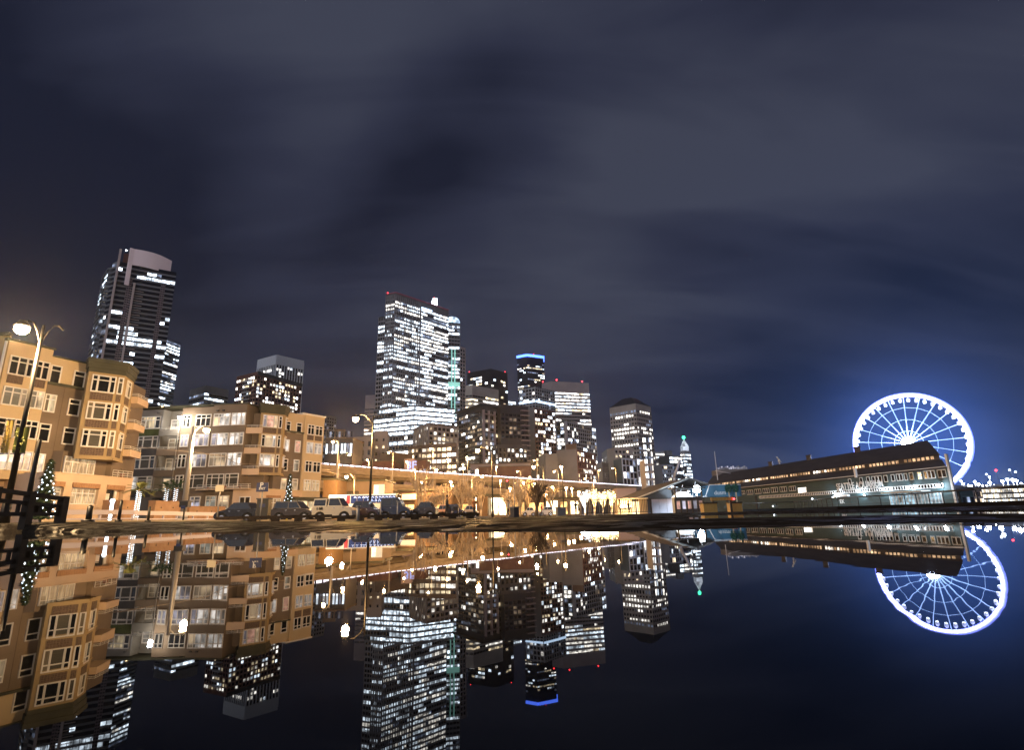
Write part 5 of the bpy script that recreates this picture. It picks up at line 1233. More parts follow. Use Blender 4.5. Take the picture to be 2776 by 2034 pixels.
# ---------------------------------------------------------------- parked vehicles
PAINT = {}
def paint(n, c): 
    M['paint_' + n] = mat('paint ' + n, c, .22, .0, spec=.8); return 'paint_' + n
M['carglass'] = mat('car glass', (.012, .013, .014), .05, spec=.9)
M['headlamp'] = mat('headlamp glass', (.7, .7, .65), .15, spec=.8)
M['tail'] = mat('tail lamp', (.35, .02, .02), .2)
def car(kind, label, pa, pb, pm, facing=-1, Y=45, slant=0.0, group='cars parked along the promenade'):
    """pa, pb: survey points of the two ends; facing -1 = nose to the left."""
    A_, B_ = atY(*pa, Y), atY(*pb, Y + slant); A_.z = B_.z = 0
    ln = (B_ - A_).length; cx_ = (A_ + B_) / 2; g0 = gz(cx_.x, cx_.y)
    ang = math.atan2((B_ - A_).y, (B_ - A_).x) + (math.pi if facing < 0 else 0)
    P_ = dict(sedan=dict(H=1.42, hood=.88, belt=.92, tr=.98, gb=(-1.75, 1.05), gt=(-1.15, .35)), wagon=dict(H=1.50, hood=.90, belt=.95, tr=.98, gb=(-2.2, 1.0), gt=(-1.95, .30)),
              suv=dict(H=1.74, hood=1.05, belt=1.08, tr=1.10, gb=(-2.2, 1.1), gt=(-2.05, .45)), pickup=dict(H=1.66, hood=1.02, belt=1.05, tr=1.05, gb=(-.55, 1.15), gt=(-.5, .55)),
              hatch=dict(H=1.50, hood=.92, belt=.96, tr=.98, gb=(-2.05, 1.15), gt=(-1.45, .35)))[kind]
    s = ln / 4.6; hw = .88
    t_ = thing(dict(sedan='parked_car', wagon='station_wagon', suv='parked_car', pickup='pickup_truck', hatch='parked_car')[kind], label, 'car' if kind != 'pickup' else 'pickup truck', (cx_.x, cx_.y, g0), group, ang)
    T = t_.matrix_world
    tr = lambda x, y, z: T @ Vector((x * s, y, z))
    wx = (1.38, -1.38); wr = .33
    prof = [(-2.3, .38), (-2.28, P_['tr'] - .12), (-2.1, P_['tr']), (P_['gb'][0], P_['belt']), (P_['gb'][1], P_['belt']), (1.9, P_['hood'] - .1), (2.24, P_['hood'] - .28), (2.3, .42), (2.2, .26)]
    def arch(cx0): return [(cx0 + .40 * math.cos(math.pi * i / 7) / s, .30 + .40 * math.sin(math.pi * i / 7)) for i in range(8)]
    prof += [(1.38 + .5, .22)] + arch(1.38) + [(1.38 - .5, .22), (-1.38 + .5, .22)] + arch(-1.38) + [(-1.38 - .5, .22), (-2.2, .28)]
    b = MB(); n = len(prof)
    for sg in (1,):
        b.add([tr(x, hw, z) for x, z in prof] + [tr(x, -hw, z) for x, z in prof], [tuple(range(n - 1, -1, -1)), tuple(range(n, 2 * n))] + [(i, (i + 1) % n, n + (i + 1) % n, n + i) for i in range(n)])
    gb, gt = P_['gb'], P_['gt']; zb, zt = P_['belt'] - .02, P_['H']
    def house(g0x, g1x, t0x, t1x, zt_):
        b.hexa([tr(g0x, -hw + .04, zb), tr(g1x, -hw + .04, zb), tr(g1x, hw - .04, zb), tr(g0x, hw - .04, zb), tr(t0x, -hw + .2, zt_), tr(t1x, -hw + .2, zt_), tr(t1x, hw - .2, zt_), tr(t0x, hw - .2, zt_)])
    house(gb[0], gb[1], gt[0], gt[1], zt)
    if kind == 'pickup': house(-2.25, -.7, -2.2, -.75, 1.6)
    b.build('body', pm, t_)
    def side_glass(x0, x1, X0, X1, z1_):
        for sg in (-1, 1):
            g = MB(); q = []
            for (fx_, fz) in ((0, 0), (1, 0), (1, 1), (0, 1)):
                z = zb + .06 + (z1_ - zb - .14) * fz; k = (z - zb) / (z1_ - zb); y = (hw - .04 - .16 * k) * sg
                x = (x0 * (1 - k) + X0 * k) if fx_ == 0 else (x1 * (1 - k) + X1 * k); q.append((x, y, z))
            vs = [tr(x, y + .012 * sg, z) for x, y, z in q] + [tr(x, y - .02 * sg, z) for x, y, z in q]
            g.add(vs, [(0, 1, 2, 3), (7, 6, 5, 4), (0, 4, 5, 1), (1, 5, 6, 2), (2, 6, 7, 3), (3, 7, 4, 0)]); g.build('side_window', 'carglass', t_)
    mid = (gb[0] + gb[1]) / 2 + .1
    if kind != 'pickup':
        side_glass(gb[0] + .18, mid - .05, gt[0] + .08, mid - .05, zt); side_glass(mid + .05, gb[1] - .15, mid + .05, gt[1] - .06, zt)
    else:
        side_glass(gb[0] + .1, gb[1] - .12, gt[0] + .08, gt[1] - .06, zt); side_glass(-2.15, -.85, -2.12, -.85, 1.6)
    for nm, xa, xt in (('windscreen', gb[1], gt[1]), ('rear_window', gb[0], gt[0])):
        g = MB(); o_ = .015 if xa > 0 else -.015
        q = [(xa, -hw + .14, zb + .05), (xa, hw - .14, zb + .05), (xt + (xa - xt) * .1, hw - .27, zt - .06), (xt + (xa - xt) * .1, -hw + .27, zt - .06)]
        vs = [tr(x + o_, y, z + .01) for x, y, z in q] + [tr(x - o_ * 2, y, z - .03) for x, y, z in q]
        g.add(vs, [(0, 1, 2, 3), (7, 6, 5, 4), (0, 4, 5, 1), (1, 5, 6, 2), (2, 6, 7, 3), (3, 7, 4, 0)]); g.build(nm, 'carglass', t_)
    for x in wx:
        for sg in (-1, 1):
            wb = MB(); wb.tube([tr(x, sg * (hw - .2), wr), tr(x, sg * (hw + .01), wr)], wr, 14); o = wb.build('wheel', 'rubber', t_)
            rb = MB(); rb.tube([tr(x, sg * (hw + .0), wr), tr(x, sg * (hw + .03), wr)], wr * .58, 10); rb.build('rim', 'chrome', o)
    for sg in (-1, 1):
        hb = MB(); hb.hexa([tr(2.2, sg * .5 - .16, .6), tr(2.32, sg * .5 - .16, .6), tr(2.32, sg * .5 + .16, .6), tr(2.2, sg * .5 + .16, .6), tr(2.1, sg * .5 - .16, .74), tr(2.28, sg * .5 - .16, .74), tr(2.28, sg * .5 + .16, .74), tr(2.1, sg * .5 + .16, .74)]); hb.build('headlight', 'headlamp', t_)
        tb = MB(); tb.hexa([tr(-2.33, sg * .62 - .14, .68), tr(-2.2, sg * .62 - .14, .68), tr(-2.2, sg * .62 + .14, .68), tr(-2.33, sg * .62 + .14, .68), tr(-2.32, sg * .62 - .14, .84), tr(-2.2, sg * .62 - .14, .84), tr(-2.2, sg * .62 + .14, .84), tr(-2.32, sg * .62 + .14, .84)]); tb.build('tail_light', 'tail', t_)
    hb = MB()
    for sg in (-1, 1):
        for xh in (mid - .25, mid + .75): hb.hexa([tr(xh, sg * hw, zb - .12), tr(xh + .18, sg * hw, zb - .12), tr(xh + .18, sg * (hw + .03), zb - .12), tr(xh, sg * (hw + .03), zb - .12), tr(xh, sg * hw, zb - .08), tr(xh + .18, sg * hw, zb - .08), tr(xh + .18, sg * (hw + .03), zb - .08), tr(xh, sg * (hw + .03), zb - .08)])
    hb.build('door_handle', 'chrome', t_)
    return t_, tr
car('sedan', 'black saloon with its nose to the left, first of the parked row', ('I', 352, 560), ('I', 775, 560), paint('black', (.012, .010, .009)), -1, 43)
car('hatch', 'dark car mostly hidden between the black saloon and the dark estate', ('I', 700, 540), ('I', 900, 540), paint('brown', (.03, .02, .016)), 1, 52)
car('wagon', 'dark brown estate car with bright roof rails, between the black saloon and the white pickup', ('I', 925, 560), ('I', 1345, 560), paint('umber', (.035, .024, .017)), 1, 43)
tp, trp = car('pickup', 'white pickup truck with a canopy over its bed and a number on the door', ('W', -40, 980), ('W', 930, 980), paint('cream', (.62, .54, .40)), 1, 41)
fr = frame(trp(-2.2, -.91, 0), trp(2, -.91, 0)); text('number', '1 88', .26, fr, .25, .9, .012, 'dtimber', tp)
car('hatch', 'dark violet hatchback behind the black lamp post in front of the coach', ('W', 840, 950), ('W', 1555, 950), paint('violet', (.03, .018, .045)), 1, 44)
car('suv', 'dark blue and grey utility car at the right end of the coach', ('W', 1575, 960), ('Y', 320, 960), paint('blue', (.02, .035, .08)), 1, 46)
car('sedan', 'dark saloon with a blue boot before the white street lamp pole', ('Y', 300, 960), ('Y', 945, 960), paint('navy', (.045, .035, .035)), -1, 48)
car('sedan', 'small rosy saloon just right of the saloon with the blue boot', ('Y', 930, 960), ('Y', 1330, 960), paint('rose', (.42, .24, .17)), 1, 60)
car('wagon', 'dark blue estate behind the pay box', ('Y', 1210, 960), ('Y', 1650, 960), paint('blue2', (.02, .022, .06)), 1, 62)
car('sedan', 'pale saloon beside the person in the orange jacket', ('Y', 1590, 960), ('Y', 1960, 960), paint('pale', (.5, .42, .36)), 1, 66)
car('sedan', 'white saloon right of the dark pillar', ('K', 520, 905), ('K', 690, 905), paint('white1', (.55, .5, .46)), -1, 92)
car('wagon', 'white estate beyond the trunk of the large dark bare tree', ('K', 720, 905), ('K', 900, 905), paint('white2', (.5, .48, .5)), -1, 94)

# white coach
Yb = 66
A_, B_ = atY('W', 262, 800, Yb), atY('W', 1935, 800, Yb); A_.z = B_.z = 0
f = frame(A_, B_); g0 = gz(A_.x, A_.y); hb_ = atY('W', 1000, 372, Yb).z; L_ = f.len
t_ = thing('coach', 'white motor coach with a long blue-black window band and a red front edge', 'bus', (f(L_ / 2, 0).x, f(L_ / 2, 0).y, g0))
M['coachw'] = mat('coach cream paint', (.72, .66, .52), .35, noise=(.76, .70, .58), nscale=.6)
b = MB(); b.fb(f, 0, L_, g0 + .4, hb_, -2.5, 0); b.build('body', 'coachw', t_)
bw0 = L_ * .26; zw0, zw1 = atY('W', 1000, 590, Yb).z, atY('W', 1000, 385, Yb).z
b = MB()
for i in range(7):
    a = bw0 + .5 + (L_ * .985 - bw0 - .5) * i / 7; b.fb(f, a + .03, a + (L_ * .985 - bw0 - .5) / 7 - .03, zw0, zw1 - .1, .0, .04)
M['coachgl'] = mat('blue coach glass', (.012, .02, .06), .08, spec=.8, emit=(.08, .16, .6), es=.12)
b.build('window_band', 'coachgl', t_)
b = MB(); b.fb(f, bw0, bw0 + .42, zw0, zw1, 0, .05); b.build('red_panel', paint('red', (.30, .03, .03)), t_)
b = MB(); b.fb(f, bw0 + .5, L_ * .985, zw1 - .1, zw1 + .02, 0, .05); b.build('gutter', 'chrome', t_)
rng = random.Random(2); rb = MB(); a = bw0 + .9
while a < L_ * .95:
    rb.tube([f(a, zw1 - .35, .05), f(a + .14, zw1 - .22, .05), f(a + .3, zw1 - .38, .05)], .03, 4)
    if a > L_ * .55: rb.tube([f(a, zw0 + .15, .05), f(a + .05, zw0 + .5, .05), f(a + .22, zw0 + .2, .05)], .028, 4)
    a += rng.uniform(.3, .5)
M['glint'] = mat('interior lamp strip', (.6, .7, 1), .5, emit=(.6, .72, 1), es=2)
rb.build('interior_lamps', 'glint', t_)  # glowing squiggles painted on the coach glass as its reflections
b = MB()
for (u0, u1) in ((L_ * .34, L_ * .56), (L_ * .62, L_ * .78)):
    pts = [f(u0 + (u1 - u0) * i / 8, g0 + .95 + (zw0 - g0 - 1.05) * (math.sin(math.pi * i / 8) if u0 < L_ * .5 else (1 - i / 8)), .02) for i in range(9)]
    b.tube(pts, .06, 4)
b.build('stripe', 'dtimber', t_)
for u in (L_ * .2, L_ * .72, L_ * .82):
    for d in (.02, -2.3):
        wb = MB(); wb.tube([f(u, g0 + .5, d - .25), f(u, g0 + .5, d)], .5, 14); o = wb.build('wheel', 'rubber', t_)
        rb = MB(); rb.tube([f(u, g0 + .5, d), f(u, g0 + .5, d + .03)], .28, 10); rb.build('rim', 'chrome', o)
b = MB(); b.fb(f, L_, L_ + .05, zw0 - .2, zw1, -2.3, -.2); b.build('windscreen', 'carglass', t_)
b = MB(); b.tube([f(L_ - .1, zw0 + .6, .05), f(L_ + .25, zw0 + .55, .35), f(L_ + .25, zw0 - .1, .35)], .07, 6); b.build('mirror', 'black', t_)
bulb(t_, f(L_ * .12, hb_ + 1.2, 1.6), 1500, (1, .85, .75), .4)
# ---------------------------------------------------------------- promenade edge: timber bull rail, bollards, posts
def gpt(px, Y): 
    p = atY('', px, 1400, Y); p.z = gz(p.x, p.y); return p
M['signy'] = mat('yellow reflector', (.7, .5, .08), .4)
rail_pts = [gpt(585, 34), gpt(900, 36), gpt(1100, 38), gpt(1300, 41)]
M['railt'] = mat('tarred timber rail', (.02, .016, .013), .95, spec=.05, noise=(.06, .045, .035), nscale=5)
for seg in range(3):
    a, c = rail_pts[seg], rail_pts[seg + 1]; f = frame(a, c); g0 = (a.z + c.z) / 2
    t_ = thing('timber_bull_rail', ['long dark timber rail on blocks before the black saloon and pickup', 'dark timber rail on blocks before the coach and blue utility car', 'dark timber rail on blocks left of the dark pillar'][seg], 'kerb rail', (f(f.len / 2, 0).x, f(f.len / 2, 0).y, g0), 'timber bull rails')
    b = MB(); b.fb(f, 0, f.len, g0 + .18, g0 + .36, -.26, 0); b.build('beam', 'railt', t_)
    n = int(f.len / 1.15)
    for i in range(n):
        u = (i + .5) * f.len / n; q = MB(); q.fb(f, u - .24, u + .24, g0 - .2, g0 + .18, -.28, .02); q.build('block', 'railt', t_)
    for i in range(n // 2):
        u = (i * 2 + 1) * f.len / n; q = MB(); q.fb(f, u - .05, u + .05, g0 + .03, g0 + .15, .02, .05); q.build('reflector', 'signy', t_) if i % 2 else None
# kerb strip lit yellow along the promenade
kb = [gpt(120, 27), gpt(420, 31), gpt(700, 35.5), gpt(1000, 39), gpt(1330, 43)]
b = MB()
for a, c in zip(kb[:-1], kb[1:]):
    f = frame(a, c); b.hexa([f(0, a.z - .1, .15), f(f.len, c.z - .1, .15), f(f.len, c.z - .1, -.15), f(0, a.z - .1, -.15), f(0, a.z + .11, .15), f(f.len, c.z + .11, .15), f(f.len, c.z + .11, -.15), f(0, a.z + .11, -.15)])
tag(b.build('kerb', 'stan'), kind='structure')
# added guard rail, its lilac standing in for the street's traffic light streaks
M['guard'] = mat('lilac painted guard rail', (.62, .58, .66), .35)
pp = [gpt(170, 39), gpt(360, 44), gpt(480, 50), gpt(600, 58)]
for seg in range(3):
    f = frame(pp[seg], pp[seg + 1]); g0 = pp[seg].z
    t_ = thing('guard_rail', ['pale guard rail before the ochre podium', 'pale guard rail before the first lit palm', 'pale guard rail before the gap between the condominiums'][seg], 'guard rail', (f(f.len / 2, 0).x, f(f.len / 2, 0).y, g0), 'pale guard rails')
    b = MB(); b.fb(f, 0, f.len, g0 + .62, g0 + .95, 0, .07); b.fb(f, 0, f.len, g0 + .25, g0 + .36, 0, .05); b.build('rail', 'guard', t_)
    n = int(f.len / 3) + 1
    for i in range(n): q = MB(); q.fb(f, f.len * i / n, f.len * i / n + .12, g0 - .2, g0 + .6, -.12, 0); q.build('post', 'guard', t_)
# bollards
for k, x, y, Y, lab in (('M', 1385, 1200, 25, 'thick black bollard nearest the dark fence'), ('M', 1860, 1120, 26, 'taller black bollard leaning before the podium door'), ('P', 498, 1100, 30, 'slim black bollard before the lit palm')):
    p = atY(k, x, y, Y); g0 = gz(p.x, p.y); t_ = thing('bollard', lab, 'bollard', (p.x, p.y, g0), 'black bollards')
    b = MB(); r_ = .12 if 'thick' in lab else .07; b.tube([(p.x, p.y, g0), (p.x, p.y, p.z)], r_, 10); b.tube([(p.x, p.y, p.z), (p.x, p.y, p.z + .06)], r_ * .8, 10, r1=.02); b.build('post', 'black', t_)
    c = MB(); c.tube([(p.x, p.y, g0 - .05), (p.x, p.y, g0 + .1)], r_ * 2.2, 12); c.build('base', 'black', t_)
# plain black pole right of the banner lamp
p = atY('M', 612, 180, 21.5); q_ = atY('M', 490, 980, 21.5); g0 = gz(p.x, p.y)
t_ = thing('flag_pole', 'plain black pole without a lamp, right of the bannered lamp', 'pole', (p.x, p.y, g0))
b = MB(); b.tube([(p.x, p.y, g0), (p.x, p.y, g0 + .5)], .16, 8); b.tube([(p.x, p.y, g0 + .4), (p.x, p.y, p.z)], .1, 8, r1=.07); b.build('post', 'black', t_)
# dark railing at lower left
fa, fb_ = atY('H', -60, 70, 16.5), atY('H', 575, 160, 19.0); f = frame(fa, fb_); g0 = gz(fb_.x, fb_.y)
t_ = thing('timber_railing', 'dark heavy timber railing with wide pickets at the lower left', 'railing', (f(f.len / 2, 0).x, f(f.len / 2, 0).y, g0))
zt0, zt1 = fa.z, fb_.z
def sl(u): return zt0 + (zt1 - zt0) * u / f.len
b = MB(); b.hexa([f(0, zt0 - .12, .1), f(f.len, zt1 - .12, .1), f(f.len, zt1 - .12, -.1), f(0, zt0 - .12, -.1), f(0, zt0, .1), f(f.len, zt1, .1), f(f.len, zt1, -.1), f(0, zt0, -.1)]); b.build('top_rail', 'dtimber', t_)
b = MB(); b.hexa([f(0, zt0 - .42, .06), f(f.len, zt1 - .36, .06), f(f.len, zt1 - .36, -.06), f(0, zt0 - .42, -.06), f(0, zt0 - .30, .06), f(f.len, zt1 - .26, .06), f(f.len, zt1 - .26, -.06), f(0, zt0 - .30, -.06)]); b.build('middle_rail', 'dtimber', t_)
b = MB(); b.fb(f, 0, f.len, g0 + .22, g0 + .34, -.05, .05); b.build('bottom_rail', 'dtimber', t_)
n = int(f.len / .34)
for i in range(n):
    u = (i + .5) * f.len / n; b = MB(); b.fb(f, u - .05, u + .05, g0 + .34, sl(u) - .38, -.03, .03); b.build('picket', 'dtimber', t_)
for u in (0, f.len * .45, f.len - .16):
    b = MB(); b.fb(f, u - .02, u + .2, g0 - .2, sl(u) + .02, -.12, .12); b.build('post', 'dtimber', t_)
b = MB(); b.fb(f, f.len * .50, f.len * .70, g0 + .34, sl(f.len * .6) - .3, -.14, -.04); b.build('notice_board', 'dtimber', t_)
# monument pillars
for k, x0, x1, yt, Y, lab in (('D', 592, 632, 1462, 33, 'dark square pillar with a pale left face at centre right'), ('K', 955, 1055, 805, 45, 'pale stone pillar with a dark right face by the plaza fence')):
    a, c = atY(k, x0, yt, Y), atY(k, x1, yt, Y + .4); f = frame(a, c); g0 = gz(a.x, a.y)
    t_ = thing('stone_pillar', lab, 'pillar', (a.x, a.y, g0), 'pillars at the plaza edge')
    b = MB(); b.fb(f, 0, f.len, g0 - .1, a.z, -.3, 0); b.build('shaft', 'dgrey' if Y == 33 else 'conc2', t_)
    b = MB(); b.fb(f, -.03, f.len + .03, a.z, a.z + .07, -.33, .03); b.build('cap', 'conc2', t_)
# signs and posts
def sign(label, k, x, ytop, ybot, Y, w_, col, postr=.04, name='street_sign', zfrac=1.0):
    a, c = atY(k, x, ytop, Y), atY(k, x, ybot, Y); g0 = gz(a.x, a.y); f = frame(a - Vector((w_ / 2, 0, 0)), a + Vector((w_ / 2, .0, 0)))
    t_ = thing(name, label, 'sign', (a.x, a.y, g0)); b = MB(); b.tube([(a.x, a.y + .06, g0), (a.x, a.y + .06, a.z - .05)], postr, 6); b.build('post', 'polem', t_)
    b = MB(); b.fb(f, 0, w_, c.z, a.z, 0, .03); b.build('plate', col, t_)
    return t_, f, a, c
M['signbl'] = mat('dark blue sign', (.02, .03, .10), .4)
M['signcr'] = mat('cream sign plate', (.55, .48, .34), .5)
sign('cream notice on a thin post left of the black saloon', 'I', 365, 210, 275, 36, .55, 'signcr')
t_, f, a, c = sign('blue and white parking sign on a post right of the black saloon', 'I', 800, 185, 278, 35, .75, 'signbl')
text('letter', 'P', .42, f, .22, c.z + (a.z - c.z) * .5, .035, 'white', t_); text('letter', 'PAY', .22, f, .18, c.z + .12, .035, 'white', t_)
for lab, k, x, yt, Y, w_, d_ in (('tall black parking pay machine right of the black saloon', 'I', 800, 355, 36.5, .75, .5), ('black control cabinet at the foot of the rusty pole lamp', 'P', 1190, 985, 41, .62, .45), ('dark pay box by the blue estate, right of the rosy saloon', 'Y', 1400, 690, 50, .45, .4)):
    a = atY(k, x, yt, Y); g0 = gz(a.x, a.y); t_ = thing('control_cabinet' if 'control' in lab else 'pay_machine', lab, 'cabinet', (a.x, a.y, g0))
    f = frame(a - Vector((w_ / 2, 0, 0)), a + Vector((w_ / 2, 0, 0)))
    zb = g0 + (1.1 if 'control' in lab else 0)
    b = MB(); b.fb(f, 0, w_, zb, a.z, -d_, 0); b.build('case', 'black', t_)
    b = MB(); b.fb(f, -.04, w_ + .04, a.z, a.z + .08, -d_ - .04, .06); b.build('hood', 'dgrey', t_)
    b = MB(); b.fb(f, w_ * .25, w_ * .75, a.z - .5, a.z - .28, 0, .02); b.build('screen', 'signbl', t_)
    if 'control' in lab: b = MB(); b.tube([(a.x, a.y + .2, g0), (a.x, a.y + .2, zb)], .06, 6); b.build('post', 'black', t_)
for k, x, yt, Y, lab in (('W', 1000, 680, 33, 'pale square post before the dark violet hatchback'), ('W', 1560, 560, 39, 'thin white post in front of the dark blue utility car'), ('W', 1970, 560, 38, 'thin white post beside the coach nose'), ('D', 590, 1220, 60, 'bare white mast left of the large dark tree')):
    a = atY(k, x, yt, Y); g0 = gz(a.x, a.y); t_ = thing('post', lab, 'post', (a.x, a.y, g0)); r_ = .1 if 'square' in lab else .05
    b = MB(); b.tube([(a.x, a.y, g0), a], r_, 4 if 'square' in lab else 7); b.build('shaft', 'polem', t_); b = MB(); b.tube([a, a + Vector((0, 0, .06))], r_ * 1.4, 6); b.build('cap', 'polem', t_)
# fence before the light-strung trees
a, c = atY('S', -220, 640, 52), atY('S', 1100, 625, 56); f = frame(a, c); g0 = gz(a.x, a.y)
t_ = thing('steel_fence', 'brown steel mesh fence before the light-strung trees and the pavilion', 'fence', (a.x, a.y, g0))
b = MB(); b.fb(f, 0, f.len, 1.45, 1.52, -.04, .04); b.fb(f, 0, f.len, .22, .28, -.03, .03); b.build('rail', 'dtimber', t_)
n = int(f.len / 1.9)
for i in range(n + 1): q = MB(); q.fb(f, f.len * i / n - .04, f.len * i / n + .04, g0, 1.5, -.05, .05); q.build('post', 'dtimber', t_)
b = MB(); m_ = int(f.len / .22)
for i in range(m_): b.fb(f, f.len * i / m_, f.len * i / m_ + .07, .28, 1.45, -.012, .012)
b.build('mesh_infill', 'dtimber', t_)
# overhead wires
M['wire'] = mat('overhead wire', (.35, .28, .22), .5)
for lab, pts in (('overhead wire sagging from the ochre balconies past the rusty pole', [('N', 180, 1135, 62), ('N', 1300, 1245, 60), ('N', 2000, 1330, 66), ('O', 300, 1330, 76), ('O', 2200, 1460, 92)]), ('overhead wire from the second condominium to the tall white pole', [('O', 2000, 1455, 92), ('C', 120, 1275, 98), ('C', 240, 1330, 120)])):
    P_ = [atY(*q[:3], q[3]) for q in pts]; b = MB(); b.tube(P_, .035, 4)
    tag(b.build('overhead_wire', 'wire'), lab, 'wire', 'overhead wires')
# people
M['redtop'] = mat('red top', (.35, .04, .03), .8); M['jacket'] = mat('orange jacket', (.50, .20, .07), .8); M['cloth'] = mat('dark clothes', (.02, .02, .026), .8); M['skin'] = mat('skin', (.40, .24, .17), .6); M['hair'] = mat('dark hair', (.02, .015, .012), .8)
def person(label, k, x, yt, Y, top_m, stride=.18, face=1):
    hd = atY(k, x, yt, Y); g0 = gz(hd.x, hd.y); H = 1.72; s = H / 1.75; t_ = thing('person', label, 'person', (hd.x, hd.y, g0), 'people on the promenade')
    nodes = [((0, 0, .95), .125), ((0, 0, 1.15), .115), ((0, 0, 1.36), .145), ((0, 0, 1.48), .06), ((0, 0, 1.56), .055), ((0, .0, 1.63), .092), ((0, 0, 1.71), .085),
             ((-.17, 0, 1.40), .062), ((-.24, .02, 1.14), .045), ((-.22, -.10, .92), .036), ((-.21, -.14, .84), .03), ((.17, 0, 1.40), .062), ((.24, .02, 1.14), .045), ((.22, -.12, .92), .036), ((.21, -.16, .84), .03),
             ((-.09, 0, .88), .09), ((-.10, -stride * .4, .5), .062), ((-.10, stride * .3, .09), .042), ((-.11, -stride * .2, .04), .035), ((.09, 0, .88), .09), ((.10, stride * .5, .5), .062), ((.10, stride * .9, .09), .042), ((.11, stride * .5, .04), .035)]
    ed = [(0, 1), (1, 2), (2, 3), (3, 4), (4, 5), (5, 6), (2, 7), (7, 8), (8, 9), (9, 10), (2, 11), (11, 12), (12, 13), (13, 14), (0, 15), (15, 16), (16, 17), (17, 18), (0, 19), (19, 20), (20, 21), (21, 22)]
    me = bpy.data.meshes.new('body'); me.from_pydata([tuple(c * s for c in p) for p, r in nodes], ed, [])
    for q in ('cloth', top_m, 'skin'): me.materials.append(M[q])
    o = bpy.data.objects.new('body', me); COL.objects.link(o)
    sk = o.modifiers.new('skin', 'SKIN'); sk.use_smooth_shade = True
    for v, (p, r) in zip(me.skin_vertices[0].data, nodes): v.radius = (r * s, r * s)
    me.skin_vertices[0].data[0].use_root = True
    o.modifiers.new('sub', 'SUBSURF').render_levels = 1
    bpy.context.view_layer.update()
    m2 = bpy.data.meshes.new_from_object(o.evaluated_get(bpy.context.evaluated_depsgraph_get())); bpy.data.objects.remove(o)
    m2.materials.clear()
    for q in ('cloth', top_m, 'skin'): m2.materials.append(M[q])
    for pl in m2.polygons:
        z = pl.center.z / s; pl.material_index = 2 if z > 1.5 or (abs(pl.center.x) > .18 * s and z < .9) else (1 if z > .93 else 0)
    ob = bpy.data.objects.new('body', m2); COL.objects.link(ob); ob.parent = t_; ob.rotation_euler[2] = face
    b = MB(); b.ball((0, .02 * s, 1.70 * s), .105 * s, 0, 8); h = b.build('hair', 'hair'); h.parent = t_
person('person in an orange jacket walking by the white street lamp pole', 'Y', 1860, 745, 48, 'jacket', .3, .5)
for lab, k, x, yt, Y, tm, st, fc_ in (('person in a pale coat walking left of the dark pillar', 'D', 545, 1505, 60, 'signcr', .3, 1.2), ('person in dark clothes by the white saloon', 'K', 700, 850, 86, 'cloth', .2, .4), ('person in a red top near the large dark bare tree', 'K', 760, 855, 84, 'redtop', .3, 1.0),
        ('first of two people under the light-strung trees', 'K', 1180, 835, 70, 'cloth', .2, .2), ('second of two people under the light-strung trees, paler coat', 'K', 1215, 838, 70, 'signcr', .1, 1.8), ('person before the cream kiosk', 'S', 640, 610, 76, 'cloth', .2, .7)):
    person(lab, k, x, yt, Y, tm, st, fc_); DIM.append((lab, atY(k, x, yt, Y).z))
for lab, k, x, yt, Y in (('round dark litter bin left of the pay box', 'Y', 1225, 900, 44),):
    a = atY(k, x, yt, Y); g0 = gz(a.x, a.y); t_ = thing('litter_bin', lab, 'bin', (a.x, a.y, g0)); h_ = min(1.1, max(.8, a.z - g0))
    b = MB(); b.tube([(a.x, a.y, g0), (a.x, a.y, g0 + h_)], .2, 12, r1=.23); b.build('body', 'dgrey', t_); b = MB(); b.tube([(a.x, a.y, g0 + h_), (a.x, a.y, g0 + h_ + .12)], .26, 12, r1=.15); b.build('lid', 'black', t_)
# traffic signal and gantry sign in the street
a = atY('D', 535, 1235, 95); g0 = gz(a.x, a.y); t_ = thing('traffic_light', 'dark traffic signal hanging between the slim dark lamp and white mast', 'traffic light', (a.x, a.y, g0))
b = MB(); b.tube([(a.x + 1.8, a.y, g0), (a.x + 1.8, a.y, a.z + .4)], .1, 6); b.tube([(a.x + 1.8, a.y, a.z + .3), (a.x - .3, a.y, a.z + .4)], .06, 5); b.build('pole', 'polem', t_)
b = MB(); b.box((a.x - .3, a.y - .25, a.z - 1.5), (a.x + .3, a.y, a.z + .3)); b.build('signal_head', 'black', t_)
b = MB(); b.ball((a.x, a.y - .3, a.z - .05), .13, 0, 8); b.build('signal_lens', 'red', t_)
person('person in dark clothes standing right of the rosy saloon', 'Y', 1185, 830, 43, 'cloth', .12, 2.0)
# ---------------------------------------------------------------- aquarium on its pier
W0, W1 = Vector((89.72, 114.36, 0)), Vector((80.11, 192.48, 0))
fq0 = frame(W1, W0)
fq = lambda u, z, d=0: fq0(u + 1.25 * min(d, 0), z, d)   # the shed's ends are cut on the skew
fq.t, fq.n, fq.len, fq.o = fq0.t, fq0.n, fq0.len, fq0.o
L_ = fq.len     # left (far) to right (near) as seen
far = -34.0                          # extend the shed beyond its far end
th = thing('aquarium_building', 'long dark teal aquarium shed with rows of lit clerestory windows, on the pier at right', 'aquarium', (90, 150, 0))
M['teal'] = mat('dark teal clapboard', (.034, .066, .074), .7, noise=(.05, .088, .098), nscale=.4, stretch=(1, 1, 8), bump=.1)
M['tealwin'] = mat('dim shop glazing', (.1, .15, .18), .3, emit=(.45, .75, .95), es=.55, vary=.9, nscale=1.2)
M['clerew'] = mat('amber clerestory pane', (.3, .2, .1), .5, emit=(1, .66, .38), es=1.4, vary=.8, nscale=.6)
M['clerb'] = mat('bright clerestory pane', (.7, .7, .7), .5, emit=(1, .93, .82), es=2.6, vary=.3)
M['whtrim'] = mat('white window trim', (.72, .76, .78), .5)
zE, zC0, zC1, zR = 8.0, 10.2, 11.3, 16.1
